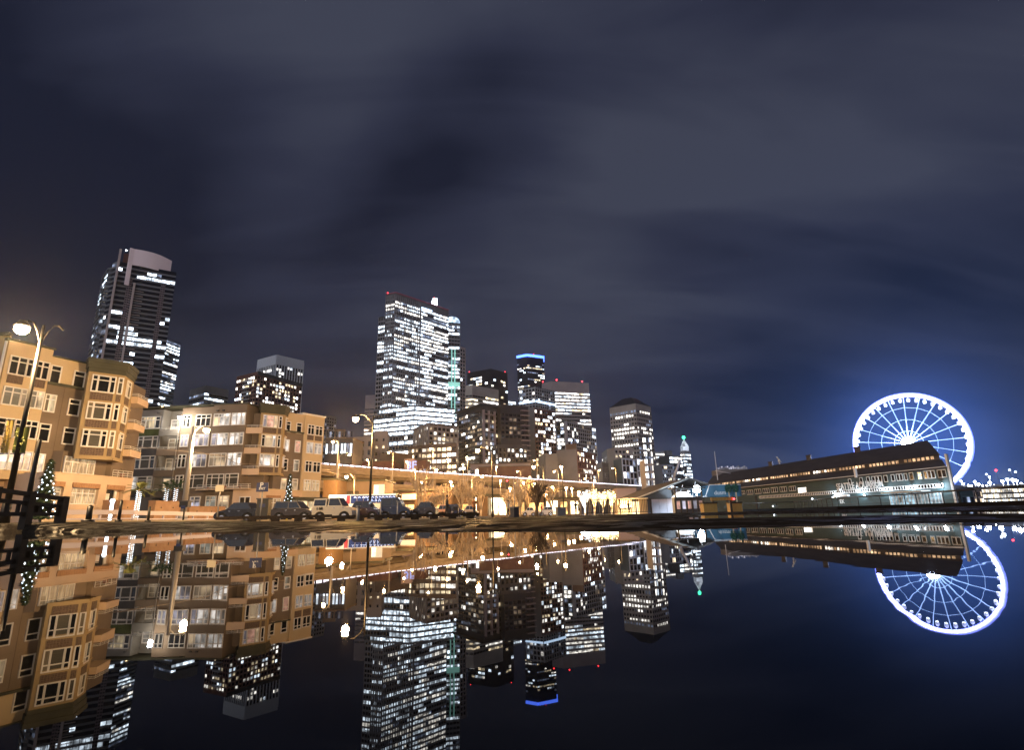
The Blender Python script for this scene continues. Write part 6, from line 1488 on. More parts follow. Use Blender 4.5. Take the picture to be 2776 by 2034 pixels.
b = MB(); b.fb(fq, far, L_, 0, zE, -32, 0); b.build('wall', 'teal', th)
def slope(name, d0, z0, d1, z1, u0, u1, m_, thk=.3, ov=.6):
    b = MB(); b.hexa([fq(u0, z0 - thk, d0), fq(u1, z0 - thk, d0), fq(u1, z1 - thk, d1), fq(u0, z1 - thk, d1), fq(u0, z0, d0), fq(u1, z0, d0), fq(u1, z1, d1), fq(u0, z1, d1)]); return b.build(name, m_, th)
slope('lower_roof', .7, zE - .05, -6.2, zC0, far, L_ + .4, 'asphroof')
b = MB(); b.fb(fq, far, L_, zE, zE + .12, .3, .75); b.build('gutter', 'whtrim', th)
b = MB(); b.fb(fq, far, L_, zE, zC1 + .3, -26, -6.2); b.build('clerestory_wall', 'dgrey', th)
slope('upper_roof', -5.5, zC1 + .05, -16, zR, far, L_, 'asphroof'); slope('upper_roof', -26.5, zC1 + .05, -16, zR, far, L_, 'asphroof')
b = MB(); b.add([fq(L_ - .02, zE, -6.2), fq(L_ - .02, zE, -26), fq(L_ - .02, zC1, -26), fq(L_ - .02, zR - .3, -16), fq(L_ - .02, zC1, -6.2), fq(L_ - .3, zE, -6.2), fq(L_ - .3, zE, -26), fq(L_ - .3, zC1, -26), fq(L_ - .3, zR - .3, -16), fq(L_ - .3, zC1, -6.2)], [(0, 1, 2, 3, 4), (9, 8, 7, 6, 5)]); b.build('gable', 'teal', th)
# clerestory windows
fc = lambda u, z, d=0: fq(u, z, d - 6.2)
fc.t, fc.n, fc.len = fq.t, fq.n, fq.len
rng = random.Random(5); wins = []; n = 88
for i in range(n):
    if i % 9 == 8: continue
    u = far + 2 + (L_ - far - 3) * i / n; fr_ = i / n
    k = 'clerw'
    bright = 22 <= i <= 30 and i not in (25, 28) or i in (54, 55, 56, 58)
    for (a0, a1, kk) in ((u, u + .78, 'clerb' if bright else 'clerew'),): wins.append((fc, a0, a1, zC0 + .25, zC1 - .05, .06, kk))
put_windows(th, wins, 100)
# upper storey windows with wide white trim
uw = [(20 + 3.0 * k, 1.9, 3) for k in range(7)]
# near group, positions surveyed from the eye
def onwall(k, x, y):
    d = ray(k, x, y); s = (fq.o.x * fq.n.x + fq.o.y * fq.n.y) / (d.x * fq.n.x + d.y * fq.n.y); p = d * s
    return (Vector((p.x, p.y, 0)) - fq.o).dot(fq.t), p.z + CAMH
def trimwin(a, c, z0, z1, panes, k='glass'):
    b = MB(); b.fb(fq, a, c, z0, z0 + .14, 0, .1); b.fb(fq, a, c, z1 - .14, z1, 0, .1); w_ = (c - a) / panes
    for i in range(panes + 1): b.fb(fq, max(a, a + i * w_ - .1), min(c, a + i * w_ + .1), z0 + .14, z1 - .14, 0, .1)
    o = b.build('window', 'whtrim', th); p = MB(); p.fb(fq, a + .1, c - .1, z0 + .14, z1 - .14, .0, .04); p.build('pane', k, o)
for (k, x0, x1, y0, y1, n_) in (('T', 975, 1055, 385, 460, 2), ('T', 1085, 1220, 370, 465, 3), ('T', 1245, 1385, 350, 450, 3), ('T', 1410, 1555, 335, 435, 3), ('T', 1580, 1725, 315, 420, 3), ('T', 1755, 1910, 300, 405, 3), ('T', 1945, 2095, 290, 390, 3),
     ('U', 1120, 1205, 440, 570, 1), ('U', 1350, 1435, 410, 545, 1), ('U', 1490, 1580, 395, 540, 1), ('U', 1595, 1830, 380, 530, 3), ('U', 1840, 1945, 365, 510, 1), ('U', 1990, 2090, 350, 495, 1), ('U', 2095, 2255, 335, 485, 2), ('V', 0, 85, 300, 440, 1), ('V', 95, 205, 285, 430, 1), ('V', 250, 355, 275, 415, 1), ('V', 360, 610, 250, 405, 3), ('V', 620, 820, 230, 385, 2)):
    (ua, za), (ub, zb) = onwall(k, x0, y0), onwall(k, x1, y1); um = onwall(k, (x0 + x1) / 2, y0)[1]; zm = onwall(k, (x0 + x1) / 2, y1)[1]
    trimwin(ua, ub, zm, um, n_)
(ua, za), (ub, zb) = onwall('T', 2130, 340), onwall('U', 265, 620)
b = MB(); b.fb(fq, ua, ub, 4.9, 6.3, 0, .06); b.build('lit_window', 'clerb', th)
# ribbon of small panes over the arcade
z0r, z1r = onwall('V', 400, 580)[1], onwall('V', 400, 520)[1]
u0r, u1r = onwall('T', 1350, 540)[0], onwall('V', 740, 520)[0]
b = MB(); b.fb(fq, u0r, u1r, z0r - .12, z0r, 0, .14); b.fb(fq, u0r, u1r, z1r, z1r + .14, 0, .14)
nn_ = int((u1r - u0r) / .78)
for i in range(nn_ + 1): a = u0r + (u1r - u0r) * i / nn_; b.fb(fq, a - .12, a + .12, z0r, z1r, 0, .12)
b.build('ribbon_frame', 'whtrim', th)
b = MB(); b.fb(fq, u0r, u1r, z0r, z1r, 0, .03); b.build('ribbon_window', 'glass', th)
# canopy and glazed entrance
ue, _ = onwall('U', 1960, 730); uf, _ = onwall('V', 500, 630)
b = MB(); b.fb(fq, ue, uf, z0r - .75, z0r - .5, 0, 2.2); b.build('canopy', 'whtrim', th)
zt_ = z0r - .85
b = MB(); b.fb(fq, ue, onwall('V', 700, 640)[0], .2, zt_, .01, .07); o = b.build('glazed_front', 'tealwin', th)
b = MB(); na_ = 16; uL = onwall('V', 700, 640)[0]
for i in range(na_ + 1): a = ue + (uL - ue) * i / na_; b.fb(fq, a - .07, a + .07, .2, zt_, .08, .16)
b.build('frame', 'whtrim', o)
# big sign
u_, z_ = onwall('U', 905, 690); u2_, z2_ = onwall('U', 1850, 620)
tx_ = text('sign', 'SEATTLE AQUARIUM', 2.3, fq, u_, z1r + .28, .12, 'whtrim', th)
wid = max(v.co.x for v in tx_.data.vertices) - min(v.co.x for v in tx_.data.vertices)
for v in tx_.data.vertices: v.co.x *= (u2_ - u_) / wid
ua, za = onwall('U', 945, 945); ub, zb = onwall('U', 1180, 840)
b = MB(); b.fb(fq, ua, ub, za - .2, zb + .25, 0, .1); o = b.build('sign_panel', 'teal', th)
text('letter', 'EK', (zb - za) * 1.25, fq, ua + .5, za, .16, 'whtrim', o)
b = MB(); b.fb(fq, ua - .4, ub, zb + .5, zb + 1.0, .1, .9); b.build('awning', 'whtrim', th)
# corner post and downpipe
b = MB(); b.fb(fq, L_ + .2, L_ + .7, 0, 10.6, -.4, .5); b.build('corner_post', 'whtrim', th)
b = MB(); u_, z_ = onwall('U', 1300, 160); b.fb(fq, u_ - .3, u_ + .3, 7.6, 9.9, .5, 1.0); b.build('roof_lantern', 'steel', th)
for uu, zz in ((L_ * .12, zR), (L_ * .40, zR), (L_ * .68, zR)):
    b = MB(); b.fb(fq, uu, uu + 2.4, zz - .6, zz + 1.1, -17, -15); b.fb(fq, uu - .2, uu + 2.6, zz + 1.1, zz + 1.35, -17.2, -14.8); b.build('roof_vent', 'dark', th)
# wall floodlights
for k, x, y, lab in (('U', 930, 740, 0), ('U', 1395, 680, 0), ('U', 1900, 640, 0), ('V', 170, 550, 0), ('V', 715, 515, 0)):
    u_, z_ = onwall(k, x, y); p = fq(u_, z_, 1.0)
    b = MB(); b.tube([fq(u_, z_ + .1, 0), fq(u_, z_ + .35, .6), p + Vector((0, 0, .2))], .05, 5); b.tube([p + Vector((0, 0, .28)), p + Vector((0, 0, .1))], .1, 8, r1=.3); o = b.build('wall_lamp', 'steel', th)
    g = MB(); g.ball(p, .24, 0, 8); g.build('globe', 'lampw', o); bulb(o, p - Vector((0, 0, .35)) + fq.n * .3, 700, (.72, .88, 1), .2)
for k, x, y in (('U', 425, 850), ('U', 845, 820), ('U', 1490, 775), ('T', 1650, 700)):
    u_, z_ = onwall(k, x, y); p = fq(u_, z_, .5); b = MB(); b.ball(p, .22, 0, 8); b.build('wall_lamp', 'lampb2', th)
# mast and roof things on the skyline behind
t_ = thing('radio_mast', 'thin white radio mast rising behind the left end of the aquarium roof', 'mast', tuple(atY('F', 145, 900, 230)))
a, c = atY('F', 145, 725, 230), atY('F', 155, 930, 230); b = MB(); b.tube([(a.x, a.y, 0), a], .28, 5, r1=.12); b.build('mast', 'steel', t_); b = MB(); b.tube([c, c + Vector((7, 0, -1.5))], .12, 4); b.build('stay', 'steel', t_)
t_ = thing('cargo_crane', 'white slanting crane boom between the low blocks and the spired tower', 'crane', tuple(atY('E', 1060, 1000, 300)))
a, c = atY('E', 1118, 815, 300), atY('E', 1052, 1005, 300); b = MB(); b.tube([c, a], .9, 4, r1=.6); b.build('boom', 'steel', t_)
b = MB(); b.tube([c, Vector((c.x, c.y, 0))], .8, 4); b.build('tower', 'steel', t_); b = MB(); e_ = atY('E', 1150, 980, 300); b.tube([a, e_], .15, 4); b.build('cable', 'steel', t_)
t_ = thing('roof_building', 'white-lit flat roof deck peeping over the far end of the aquarium ridge', 'building', tuple(atY('F', 350, 900, 240)))
f = frame(atY('F', 180, 915, 240), atY('F', 500, 885, 240)); zt = atY('F', 350, 893, 240).z; b = MB(); b.fb(f, 0, f.len, 0, zt - .9, -8, 0); b.build('wall', 'conc2', t_); b = MB()
for i in range(16): b.fb(f, f.len * i / 16, f.len * (i + .6) / 16, zt - .85, zt - .1 + .3 * (i % 3), -.3, .1)
b.build('lit_band', 'roomv', t_)
# gull on the ridge
p = atY('F', 838, 850, 176); t_ = thing('gull', 'large pale gull figure perched on the aquarium ridge', 'bird', (p.x, p.y, p.z - 1))
b = MB(); a = atY('F', 838, 850, 176)
g_ = .5
V3 = lambda x, z: a + Vector((x * g_, 0, z * g_))
b.ball(V3(0, 1.6), .75 * g_, 0, 8, 1.5); b.tube([V3(-.1, 2.4), V3(-.9, 3.6), V3(-1.1, 4.1)], .45 * g_, 7, r1=.3 * g_); b.tube([V3(-1.1, 4.0), V3(-1.9, 3.9)], .18 * g_, 5, r1=.04); b.tube([V3(.4, 1.4), V3(1.6, .4)], .4 * g_, 6, r1=.1 * g_)
b.tube([V3(-.2, .8), V3(-.2, -.8)], .1, 5); b.tube([V3(.3, .8), V3(.3, -.8)], .1, 5)
b.build('body', 'whtrim', t_)

# ---------------------------------------------------------------- gabled pavilion left of the aquarium
Yp = 88
th = thing('pavilion', 'dark gabled timber pavilion with pale plank doors, left of the aquarium', 'pavilion', tuple(atY('S', 1300, 700, Yp)))
gl, gr, pk = atY('S', 780, 385, Yp), atY('T', 1000, 420, Yp), atY('S', 1850, -30, Yp)
f = frame(atY('S', 780, 385, Yp), atY('S', 1850, 385, Yp)); ze = gl.z; up_ = (pk - f.o).dot(f.t)
b = MB(); n2 = .35
def gable(u0, u1, zz0, mk, d0, nm):   # left half of the gable wall under the rake
    g = MB(); k = (pk.z - ze) / up_
    z0a, z1a = ze + k * u0 - .35, ze + k * u1 - .35
    g.add([f(u0, zz0, d0), f(u1, zz0, d0), f(u1, z1a, d0), f(u0, z0a, d0), f(u0, zz0, d0 - .25), f(u1, zz0, d0 - .25), f(u1, z1a, d0 - .25), f(u0, z0a, d0 - .25)], [(0, 1, 2, 3), (7, 6, 5, 4), (0, 4, 5, 1), (3, 2, 6, 7), (1, 5, 6, 2), (0, 3, 7, 4)]); g.build(nm, mk, th)
uq = (atY('S', 1510, 300, Yp) - f.o).dot(f.t)
gable(.2, uq, ze - .1, 'dark', 0, 'gable_wall')
b = MB(); b.fb(f, .2, uq, 0, ze - .1, -.25, 0); b.build('wall', 'dark', th)
ud0, ud1 = [(atY('S', x, 500, Yp) - f.o).dot(f.t) for x in (1100, 1560)]; zd = atY('S', 1300, 405, Yp).z
M['paledoor'] = mat('pale weathered plank door', (.46, .42, .46), .8, noise=(.58, .53, .57), nscale=5, stretch=(7, 7, .3), bump=.2)
for i in range(3):
    b = MB(); w_ = (ud1 - ud0) / 3; b.fb(f, ud0 + i * w_ + .02, ud0 + (i + 1) * w_ - .02, .08, zd, .02, .12); b.build('plank_door', 'paledoor', th)
b = MB(); b.fb(f, ud0 - .1, ud1 + .1, zd, zd + .12, .0, .2); b.build('door_track', 'black', th)
# roof planes run back from the gable
for sg in (0, 1):
    a = f(-.6, ze - .25, .5) if not sg else f(2 * up_ + .6, ze - .25, .5); p = f(up_, pk.z + .05, .5); bkv = Vector((-f.n.x, -f.n.y, 0)) * 26
    if sg: bkv = bkv * .5; a = p.lerp(a, .32)
    g = MB(); dn = Vector((0, 0, -.28)); g.hexa([a + dn, p + dn, p + bkv + dn, a + bkv + dn, a, p, p + bkv, a + bkv]); g.build('roof', 'asphroof', th)
g = MB(); g.tube([f(-.6, ze - .3, .6), f(up_, pk.z, .6)], .13, 4); g.build('barge_board', 'polem', th)
# open trusses on the right half
g = MB(); k = (pk.z - ze) / up_
g.tube([f(uq, ze, .2), f(up_ * 1.3, ze, .2)], .1, 4)
for i in range(3): u = uq + (2 * up_ - uq) * (i + .5) / 5.5; zz = ze + k * (u if u < up_ else 2 * up_ - u); g.tube([f(u, ze, .2), f(u + .8, max(ze, zz - .4), .2)], .07, 4)
g.build('truss', 'steel', th)
M['bluewall'] = mat('blue lit hoarding', (.05, .16, .26), .6, noise=(.07, .20, .32), nscale=.6)
f2 = frame(atY('T', 280, 280, 96), atY('T', 960, 280, 96)); z0, z1 = atY('T', 500, 510, 96).z, atY('T', 500, 272, 96).z
t2 = thing('hoarding', 'long blue hoarding with white letters right of the big white floodlight', 'hoarding', (f2.o.x, f2.o.y, 0))
b = MB(); b.fb(f2, -3, f2.len, z0, z1, -.2, 0); b.build('panel', 'bluewall', t2); b = MB(); b.fb(f2, -3, f2.len, z1, z1 + .1, -.25, .1); b.build('cap', 'steel', t2)
b = MB()
for u in (-2, 3, 8): b.fb(f2, u, u + .3, 0, z0, -.2, 0)
b.build('post', 'dtimber', t2)
u0_ = (atY('T', 420, 460, 96) - f2.o).dot(f2.t); text('letter', 'dusm', .95, f2, u0_, atY('T', 500, 462, 96).z, .05, 'whtrim', t2)
# small evergreens
for j, (x0, x1) in enumerate(((665, 770), (790, 930))):
    c_ = atY('T', (x0 + x1) / 2, 380, 94); zt, zb = atY('T', 700, 250, 94).z, atY('T', 700, 420, 94).z; rng = random.Random(j)
    t_ = thing('evergreen_tree', ['round dark evergreen before the blue hoarding', 'taller dark evergreen right of the round one by the hoarding'][j], 'tree', (c_.x, c_.y, 0), 'evergreens by the hoarding')
    b = MB(); b.tube([(c_.x, c_.y, 0), (c_.x, c_.y, zb + .5)], .12, 6); b.build('trunk', 'bark', t_); b = MB()
    for i in range(1600):
        a = rng.uniform(0, 6.28); ph = math.acos(rng.uniform(-1, 1)); r = (zt - zb) * .5 * rng.uniform(.5, 1) ** .5 * (1 + .2 * math.sin(3 * a))
        q = Vector((c_.x + .75 * r * math.sin(ph) * math.cos(a), c_.y + .75 * r * math.sin(ph) * math.sin(a), (zt + zb) / 2 + r * math.cos(ph))); v1 = Vector((rng.uniform(-1, 1), rng.uniform(-1, 1), rng.uniform(-1, 1))) * .13; v2 = Vector((rng.uniform(-1, 1), rng.uniform(-1, 1), rng.uniform(-1, 1))) * .13
        b.add([q, q + v1, q + v2], [(0, 1, 2)])
    M['evg'] = mat('evergreen leaf', (.02, .075, .05), .8, noise=(.04, .12, .08), nscale=3); b.build('crown', 'evg', t_)
# cream kiosk on the left
f3 = frame(atY('S', 400, 430, 84), atY('S', 1005, 430, 84)); zt = atY('S', 700, 415, 84).z
t3 = thing('kiosk', 'cream and ochre lit ticket kiosk under the pavilion eave', 'kiosk', (f3.o.x, f3.o.y, 0))
M['creamk'] = mat('cream kiosk board', (.55, .42, .26), .7, noise=(.62, .49, .32), nscale=2); 
b = MB(); b.fb(f3, 0, f3.len * .48, .05, zt, -2.5, 0); b.build('wall', 'creamk', t3)
b = MB(); b.fb(f3, f3.len * .48, f3.len * .73, .05, zt - .3, -2.5, -.1); b.build('lit_window', 'signcream', t3)
b = MB(); b.fb(f3, f3.len * .73, f3.len, .05, zt, -2.5, 0); b.build('plank_wall', 'timberk', t3) if 'timberk' in M else b.build('plank_wall', 'timber', t3)
b = MB(); b.fb(f3, -.5, f3.len + .1, zt, zt + .18, -3, .4); b.build('eave', 'creamk', t3)
b = MB(); b.fb(f3, .3, f3.len * .46, 1.0, 1.35, .02, .5); b.build('counter', 'whtrim', t3)
b = MB(); b.ball(f3(f3.len * .1, zt - .9, .5), .2, 0, 8); b.build('globe', 'lamp', t3); bulb(t3, f3(f3.len * .3, zt - .6, 1.4), 900, (1, .72, .38), .4)
# ochre timber piers of the gateway
M['ochre'] = mat('ochre timber board', (.34, .21, .05), .7, noise=(.48, .30, .08), nscale=4, stretch=(5, 5, .3), bump=.2)
for lab, x0, x1, yt, Y in (('broad ochre timber pier of the gateway, left one', 200, 475, 650, 46), ('duller ochre timber pier of the gateway, right one', 755, 985, 640, 49)):
    a, c = atY('T', x0, yt, Y), atY('T', x1, yt, Y); ff = frame(a, c); t_ = thing('timber_pier', lab, 'pier', (a.x, a.y, 0), 'gateway piers')
    b = MB(); b.fb(ff, 0, ff.len, .06, a.z, -.9, 0); b.build('boarding', 'ochre', t_); b = MB(); b.fb(ff, -.06, ff.len + .06, a.z, a.z + .1, -.96, .06); b.build('cap', 'dtimber', t_)
a, c = atY('T', 360, 540, 48), atY('T', 800, 540, 48); ff = frame(a, c); t_ = thing('sign_beam', 'horizontal orange plank beam over the gateway piers', 'beam', (a.x, a.y, 0))
zt, zb = atY('T', 600, 522, 48).z, atY('T', 600, 582, 48).z; b = MB(); b.fb(ff, 0, ff.len, zb, zt, -.2, 0); b.build('plank', 'ochre', t_)
b = MB(); b.fb(ff, .1, .25, .05, zb, -.2, -.05); b.fb(ff, ff.len - .25, ff.len - .1, .05, zb, -.2, -.05); b.build('post', 'dtimber', t_)
b = MB(); b.ball(ff(ff.len + .05, zb + .1, .1), .09, 0, 6); b.build('tail_lamp', 'red', t_)
# timber walkway railing left of the pier, beyond the gateway
a, c = atY('S', 1580, 600, 62), atY('S', 2180, 560, 62); ff = frame(a, c); t_ = thing('timber_railing', 'dark railing with lit wares behind it, between the plank doors and ochre pier', 'railing', (a.x, a.y, 0))
b = MB(); b.fb(ff, 0, ff.len, 1.5, 1.6, -.05, .05); b.fb(ff, 0, ff.len, .4, .48, -.05, .05); b.build('rail', 'dtimber', t_)
for i in range(6): q = MB(); q.fb(ff, ff.len * i / 5.2, ff.len * i / 5.2 + .1, .05, 1.5, -.05, .05); q.build('post', 'dtimber', t_)
b = MB(); f5 = frame(atY('S', 1600, 600, 70), atY('T', 200, 600, 70)); t5 = thing('market_stall', 'dim stall with pinkish lit panels behind the dark railing', 'stall', (f5.o.x, f5.o.y, 0))
b.fb(f5, 0, f5.len, .05, 2.0, -1.5, 0); b.build('counter', 'dgrey', t5)
for i in range(5): q = MB(); q.fb(f5, f5.len * (i + .2) / 5, f5.len * (i + .75) / 5, .5, 1.5, .02, .06); q.build('panel', 'roomv' if i % 2 else 'pinkroom', t5)
b = MB(); b.fb(f5, -.3, f5.len + .3, 3.0, 3.15, -1.8, .5); b.build('roof', 'asphroof', t5)
b = MB(); b.fb(f5, 0, .15, 2.0, 3.0, -.2, 0); b.fb(f5, f5.len - .15, f5.len, 2.0, 3.0, -.2, 0); b.build('post', 'dtimber', t5)
# glowing white tent roof by the floodlight
p = atY('S', 1710, 320, 82); t_ = thing('canopy_tent', 'glowing white canopy tent under the open trusses', 'tent', (p.x, p.y, 0))
rx = (atY('S', 1870, 320, 82) - atY('S', 1560, 320, 82)).length / 2; zt, zb = atY('S', 1710, 262, 82).z, atY('S', 1710, 370, 82).z
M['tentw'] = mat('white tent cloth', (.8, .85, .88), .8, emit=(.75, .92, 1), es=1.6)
b = MB(); q = [(p.x + rx * sx, p.y + 1.6 * sy, zb) for sx, sy in ((-1, -1), (1, -1), (1, 1), (-1, 1))]; b.hexa(q + [(p.x + rx * .45 * sx, p.y + .5 * sy, zt) for sx, sy in ((-1, -1), (1, -1), (1, 1), (-1, 1))]); b.build('cloth', 'tentw', t_)
b = MB()
for sx in (-1, 1): b.tube([(p.x + rx * .95 * sx, p.y - 1.5, 0), (p.x + rx * .95 * sx, p.y - 1.5, zb)], .05, 5)
b.build('pole', 'steel', t_)
# ---------------------------------------------------------------- pier rail at right
M['kerbd'] = mat('black kerb beam', (.008, .007, .007), .95, spec=.03)
rp_ = [atZ('T', 1000, 645, 1.18), atZ('T', 2040, 612, 1.18), atZ('U', 900, 830, 1.18), atZ('U', 2255, 765, 1.18), atZ('V', 1340, 600, 1.18), atZ('V', 2255, 540, 1.18)]
rp_.append(rp_[-1] + (rp_[-1] - rp_[-2]).normalized() * 12)
labs = ['dark pier railing section nearest the ochre piers', 'dark pier railing before the far windows of the aquarium', 'dark pier railing below the aquarium sign', 'dark pier railing before the glazed aquarium front', 'dark pier railing past the aquarium corner', 'dark pier railing at the right edge']
for i, (a, c) in enumerate(zip(rp_[:-1], rp_[1:])):
    ff = frame(a, c); t_ = thing('pier_railing', labs[i], 'railing', (a.x, a.y, 0), 'pier railing sections'); g0 = .08
    b = MB(); b.tube([a, c], .065, 6); b.build('top_rail', 'black', t_)
    b = MB(); b.hexa([ff(0, -.1, .12), ff(ff.len, -.1, .12), ff(ff.len, -.1, -.15), ff(0, -.1, -.15), ff(0, g0 + .26, .12), ff(ff.len, g0 + .26, .12), ff(ff.len, g0 + .26, -.15), ff(0, g0 + .26, -.15)]); b.build('kerb_beam', 'kerbd', t_)
    n = max(1, int(ff.len / 2.2))
    for k in range(n): q = MB(); q.tube([ff(ff.len * k / n, g0, 0), ff(ff.len * k / n, 1.18, 0)], .04, 6); q.build('post', 'black', t_)
    b = MB()
    for zz in (.55, .85): b.tube([ff(0, zz, 0), ff(ff.len, zz, 0)], .008, 4)
    b.build('cable', 'black', t_)
# ---------------------------------------------------------------- observation wheel
HB = atY('G', 740, 640, 295); RW = 26.0; aw = R(52)
tw = Vector((math.cos(aw), -math.sin(aw), 0)); nw = Vector((-math.sin(aw), -math.cos(aw), 0))
th = thing('observation_wheel', 'giant observation wheel outlined in blinding blue-white light behind the aquarium', 'Ferris wheel', (HB.x, HB.y, 0))
M['rim'] = mat('rim light', (.6, .65, 1), .5, emit=(.45, .50, 1.0), es=26)
M['rim'].cycles.emission_sampling = 'FRONT'
M['rimv'] = mat('violet rim light', (.4, .4, 1), .5, emit=(.15, .21, 1.0), es=2.6)
M['spokel'] = mat('lit spoke', (.6, .75, 1), .5, emit=(.34, .60, 1.0), es=1.25)
M['hubl'] = mat('hub light', (.8, .85, 1), .5, emit=(.75, .85, 1), es=40)
wp = lambda r, a, d=0: HB + tw * (r * math.cos(a)) + Vector((0, 0, r * math.sin(a))) + nw * d
NS = 72
for d in (-1.4, 1.4):
    b = MB(); b.tube([wp(RW, 2 * math.pi * i / NS, d) for i in range(NS + 1)], .52, 6); b.build('rim', 'rim', th)
b = MB(); b.tube([wp(RW + 1.0, 2 * math.pi * i / NS, 0) for i in range(NS + 1)], .65, 6); b.build('outer_light_tube', 'rimv', th)  # added tube standing in for the violet halo round the rim
b = MB(); b.tube([wp(RW - .75, 2 * math.pi * i / NS, 0) for i in range(NS + 1)], .16, 5); b.build('inner_light_tube', 'rimv', th)
b = MB()
for i in range(NS): b.tube([wp(RW, 2 * math.pi * i / NS, -1.4), wp(RW, 2 * math.pi * (i + .5) / NS, 1.4)], .1, 4)
b.build('rim_lattice', 'spokel', th)
for k in range(21):
    a = 2 * math.pi * (k + .02) / 21
    b = MB(); b.tube([wp(1.2, a, -.7), wp(RW - .4, a, -.25)], .11, 4); b.tube([wp(1.2, a, .7), wp(RW - .4, a, .25)], .11, 4)
    b.build('spoke', 'spokel', th)
for r_ in (.26, .50, .75):
    b = MB(); b.tube([wp(RW * r_, 2 * math.pi * (i + .02) / 21, 0) for i in range(22)], .09, 4, smooth=False); b.build('ring_cable', 'spokel', th)
b = MB(); b.tube([HB + nw * 3, HB - nw * 3], 1.3, 12); b.ball(HB + nw * 3.2, 2.5, 0, 12); b.build('hub', 'hubl', th)
bulb(th, HB + nw * 6, 42000, (.50, .62, 1), 2)
M['gond'] = mat('gondola shell', (.5, .52, .6), .3, emit=(.6, .7, 1), es=.5)
for k in range(42):
    a = 2 * math.pi * (k + .5) / 42; c = wp(RW - 1.1, a) ; c = c - Vector((0, 0, 1.3))
    b = MB(); b.ball(c, .95, 0, 8, 1.05); b.tube([c + Vector((0, 0, .8)), c + Vector((0, 0, 1.5))], .12, 4); o = b.build('gondola', 'gond', th)
    g = MB(); g.ball(c - Vector((0, 0, .6)), .85, 0, 6, .6); g.build('gondola_light', 'lampb2', o)
for sg in (-1, 1):
    for tt in (-1, 1):
        b = MB(); b.tube([HB + nw * 2.5 * sg, Vector((HB.x, HB.y, 0)) + tw * tt * 15 + nw * sg * 9], .6, 8); b.build('leg', 'steel', th)
# ---------------------------------------------------------------- far piers at the right edge
def pierhall(label, pa, pb, Y, yt, rows, mk='dgrey'):
    a, c = atY(*pa, Y), atY(*pb, Y); ff = frame(a, c); zt = atY(pa[0], pa[1], yt, Y).z
    t_ = thing('pier_hall', label, 'pier hall', (a.x, a.y, 0)); b = MB(); b.fb(ff, 0, ff.len, 0, zt, -16, 0); b.build('wall', mk, t_)
    b = MB(); b.hexa([ff(0, zt, .5), ff(ff.len, zt, .5), ff(ff.len, zt, -16), ff(0, zt, -16), ff(0, zt + .8, -6), ff(ff.len, zt + .8, -6), ff(ff.len, zt + .8, -10), ff(0, zt + .8, -10)]); b.build('roof', 'asphroof', t_)
    wins = []
    for fz0, fz1, n, ks in rows:
        for i in range(n): u = ff.len * (i + .2) / n; wins.append((ff, u, u + ff.len * .7 / n, zt * fz0, zt * fz1, .08, LIT[ks[i % len(ks)]]))
    put_windows(t_, wins); return t_, ff, zt
pierhall('low dark hall with a round sign just right of the aquarium corner', ('V', 1050, 640), ('V', 1290, 640), 150, 640, [(.2, .6, 3, 'gdg')], 'teal')
pierhall('pale pink lit kiosk hall between the aquarium corner and the bright pier hall', ('V', 1290, 620), ('V', 1450, 620), 190, 625, [(.1, .45, 5, 'mwg'), (.6, .9, 5, 'gmg')], 'pink')
pierhall('long pier hall with three bands of warm white windows at the right edge', ('V', 1450, 600), ('V', 2500, 590), 230, 575, [(.12, .32, 30, 'wmcw'), (.42, .62, 34, 'wwmw'), (.72, .9, 30, 'wmw')])
pierhall('far row of wharf sheds under the cluster of floodlights', ('V', 1150, 520), ('V', 2500, 500), 330, 545, [(.6, .85, 40, 'cwgd')], 'dgrey')
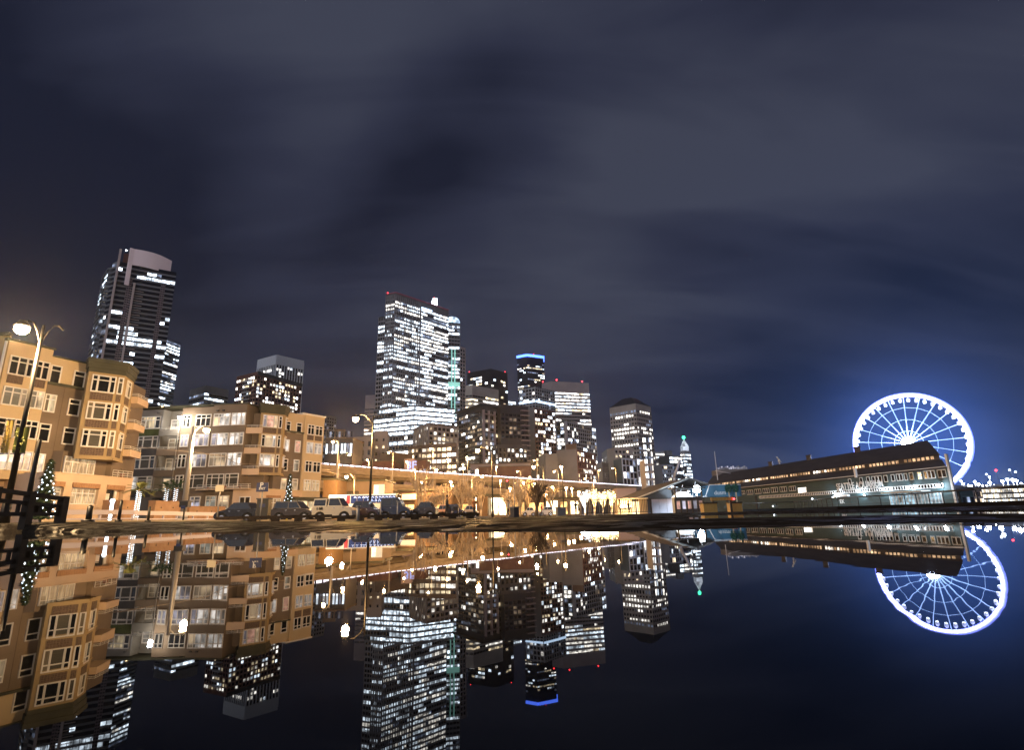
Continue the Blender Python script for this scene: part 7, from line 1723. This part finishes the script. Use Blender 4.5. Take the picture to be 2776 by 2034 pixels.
for i, (x, y, pw_, e_) in enumerate(((1215, 530, 2500, .6), (1330, 460, 3000, .7), (1400, 510, 3000, .8), (1610, 480, 4000, .8), (1850, 450, 5000, 1.0), (1940, 420, 5000, .9), (2040, 425, 4500, .9), (2110, 440, 4500, .9), (1600, 365, 1200, .5), (1075, 450, 1500, .6), (2200, 490, 1500, .5))):
    H = atY('V', x, y, 300 + 4 * i); t_ = thing('floodlight_mast', '%s floodlight mast on the far wharf, %s' % (['small', 'bright'][e_ > .65], ['leftmost under the wheel rim', 'first of the close left pair', 'second of the close left pair', 'standing alone mid way', 'left end of the dazzling cluster', 'tallest of the dazzling cluster', 'third of the dazzling cluster', 'right end of the dazzling cluster', 'high above the lone one', 'at the wheel foot', 'beyond the cluster at the edge'][i]), 'floodlight', (H.x, H.y, 0), 'floodlight masts on the wharf')
    b = MB(); b.tube([(H.x, H.y, 0), H], .16, 5); b.build('mast', 'steel', t_); b = MB(); b.ball(H, e_ * .75, 0, 8); b.build('globe', 'lampw', t_); bulb(t_, H - Vector((1, 2, 0)), pw_, (.8, .9, 1), .6)
WL = ['by the wheel foot', 'under the left pair', 'between the left pair and the lone one', 'just left of the lone one', 'just right of the lone one', 'below the left of the cluster', 'under the middle of the cluster', 'below the right of the cluster', 'beyond the cluster', 'close to the picture edge', 'at the picture edge']
for i, x in enumerate((1120, 1270, 1480, 1560, 1690, 1780, 1900, 2000, 2150, 2190, 2240)):
    H = atY('V', x, 500 + (i * 37 % 40), 310 + 6 * i); t_ = thing('wharf_lamp', 'little blue-white wharf lamp ' + WL[i], 'lamp', (H.x, H.y, 0), 'little lamps along the far wharf')
    b = MB(); b.tube([(H.x, H.y, 0), H], .1, 4); b.build('mast', 'steel', t_); b = MB(); b.ball(H, .42, 0, 6); b.build('globe', 'lampw', t_)
for i, (x, y) in enumerate(((1730, 248), (1985, 242), (2095, 278), (1550, 322))):
    H = atY('V', x, y, 420); t_ = thing('crane_beacon_mast', ['thin distant mast with a pinkish light, left of the two', 'thin distant mast with a small light, taller of the pair', 'thin distant mast with the brightest small light', 'short distant mast with a faint light near the wheel leg'][i], 'mast', (H.x, H.y, 0), 'distant masts')
    b = MB(); b.tube([(H.x, H.y, 0), H], .12, 4); b.build('mast', 'dgrey', t_); b = MB(); b.ball(H, .75, 0, 6); b.build('beacon', 'lampb2' if i else 'red', t_)
# ---------------------------------------------------------------- thin glow haze added to give the lamps a halo
b = MB(); b.box((-1500, -1500, -6), (1500, 1500, 330))
hz = b.build('haze', [])
hm = bpy.data.materials.new('sea haze'); hm.use_nodes = True
t = hm.node_tree; t.nodes.remove(t.nodes['Principled BSDF'])
pv = t.nodes.new('ShaderNodeVolumePrincipled'); pv.inputs['Density'].default_value = .00010; pv.inputs['Color'].default_value = (.9, .93, 1, 1); pv.inputs['Anisotropy'].default_value = .85
t.links.new(pv.outputs[0], t.nodes['Material Output'].inputs['Volume'])
hz.data.materials.append(hm); tag(hz, kind='stuff')
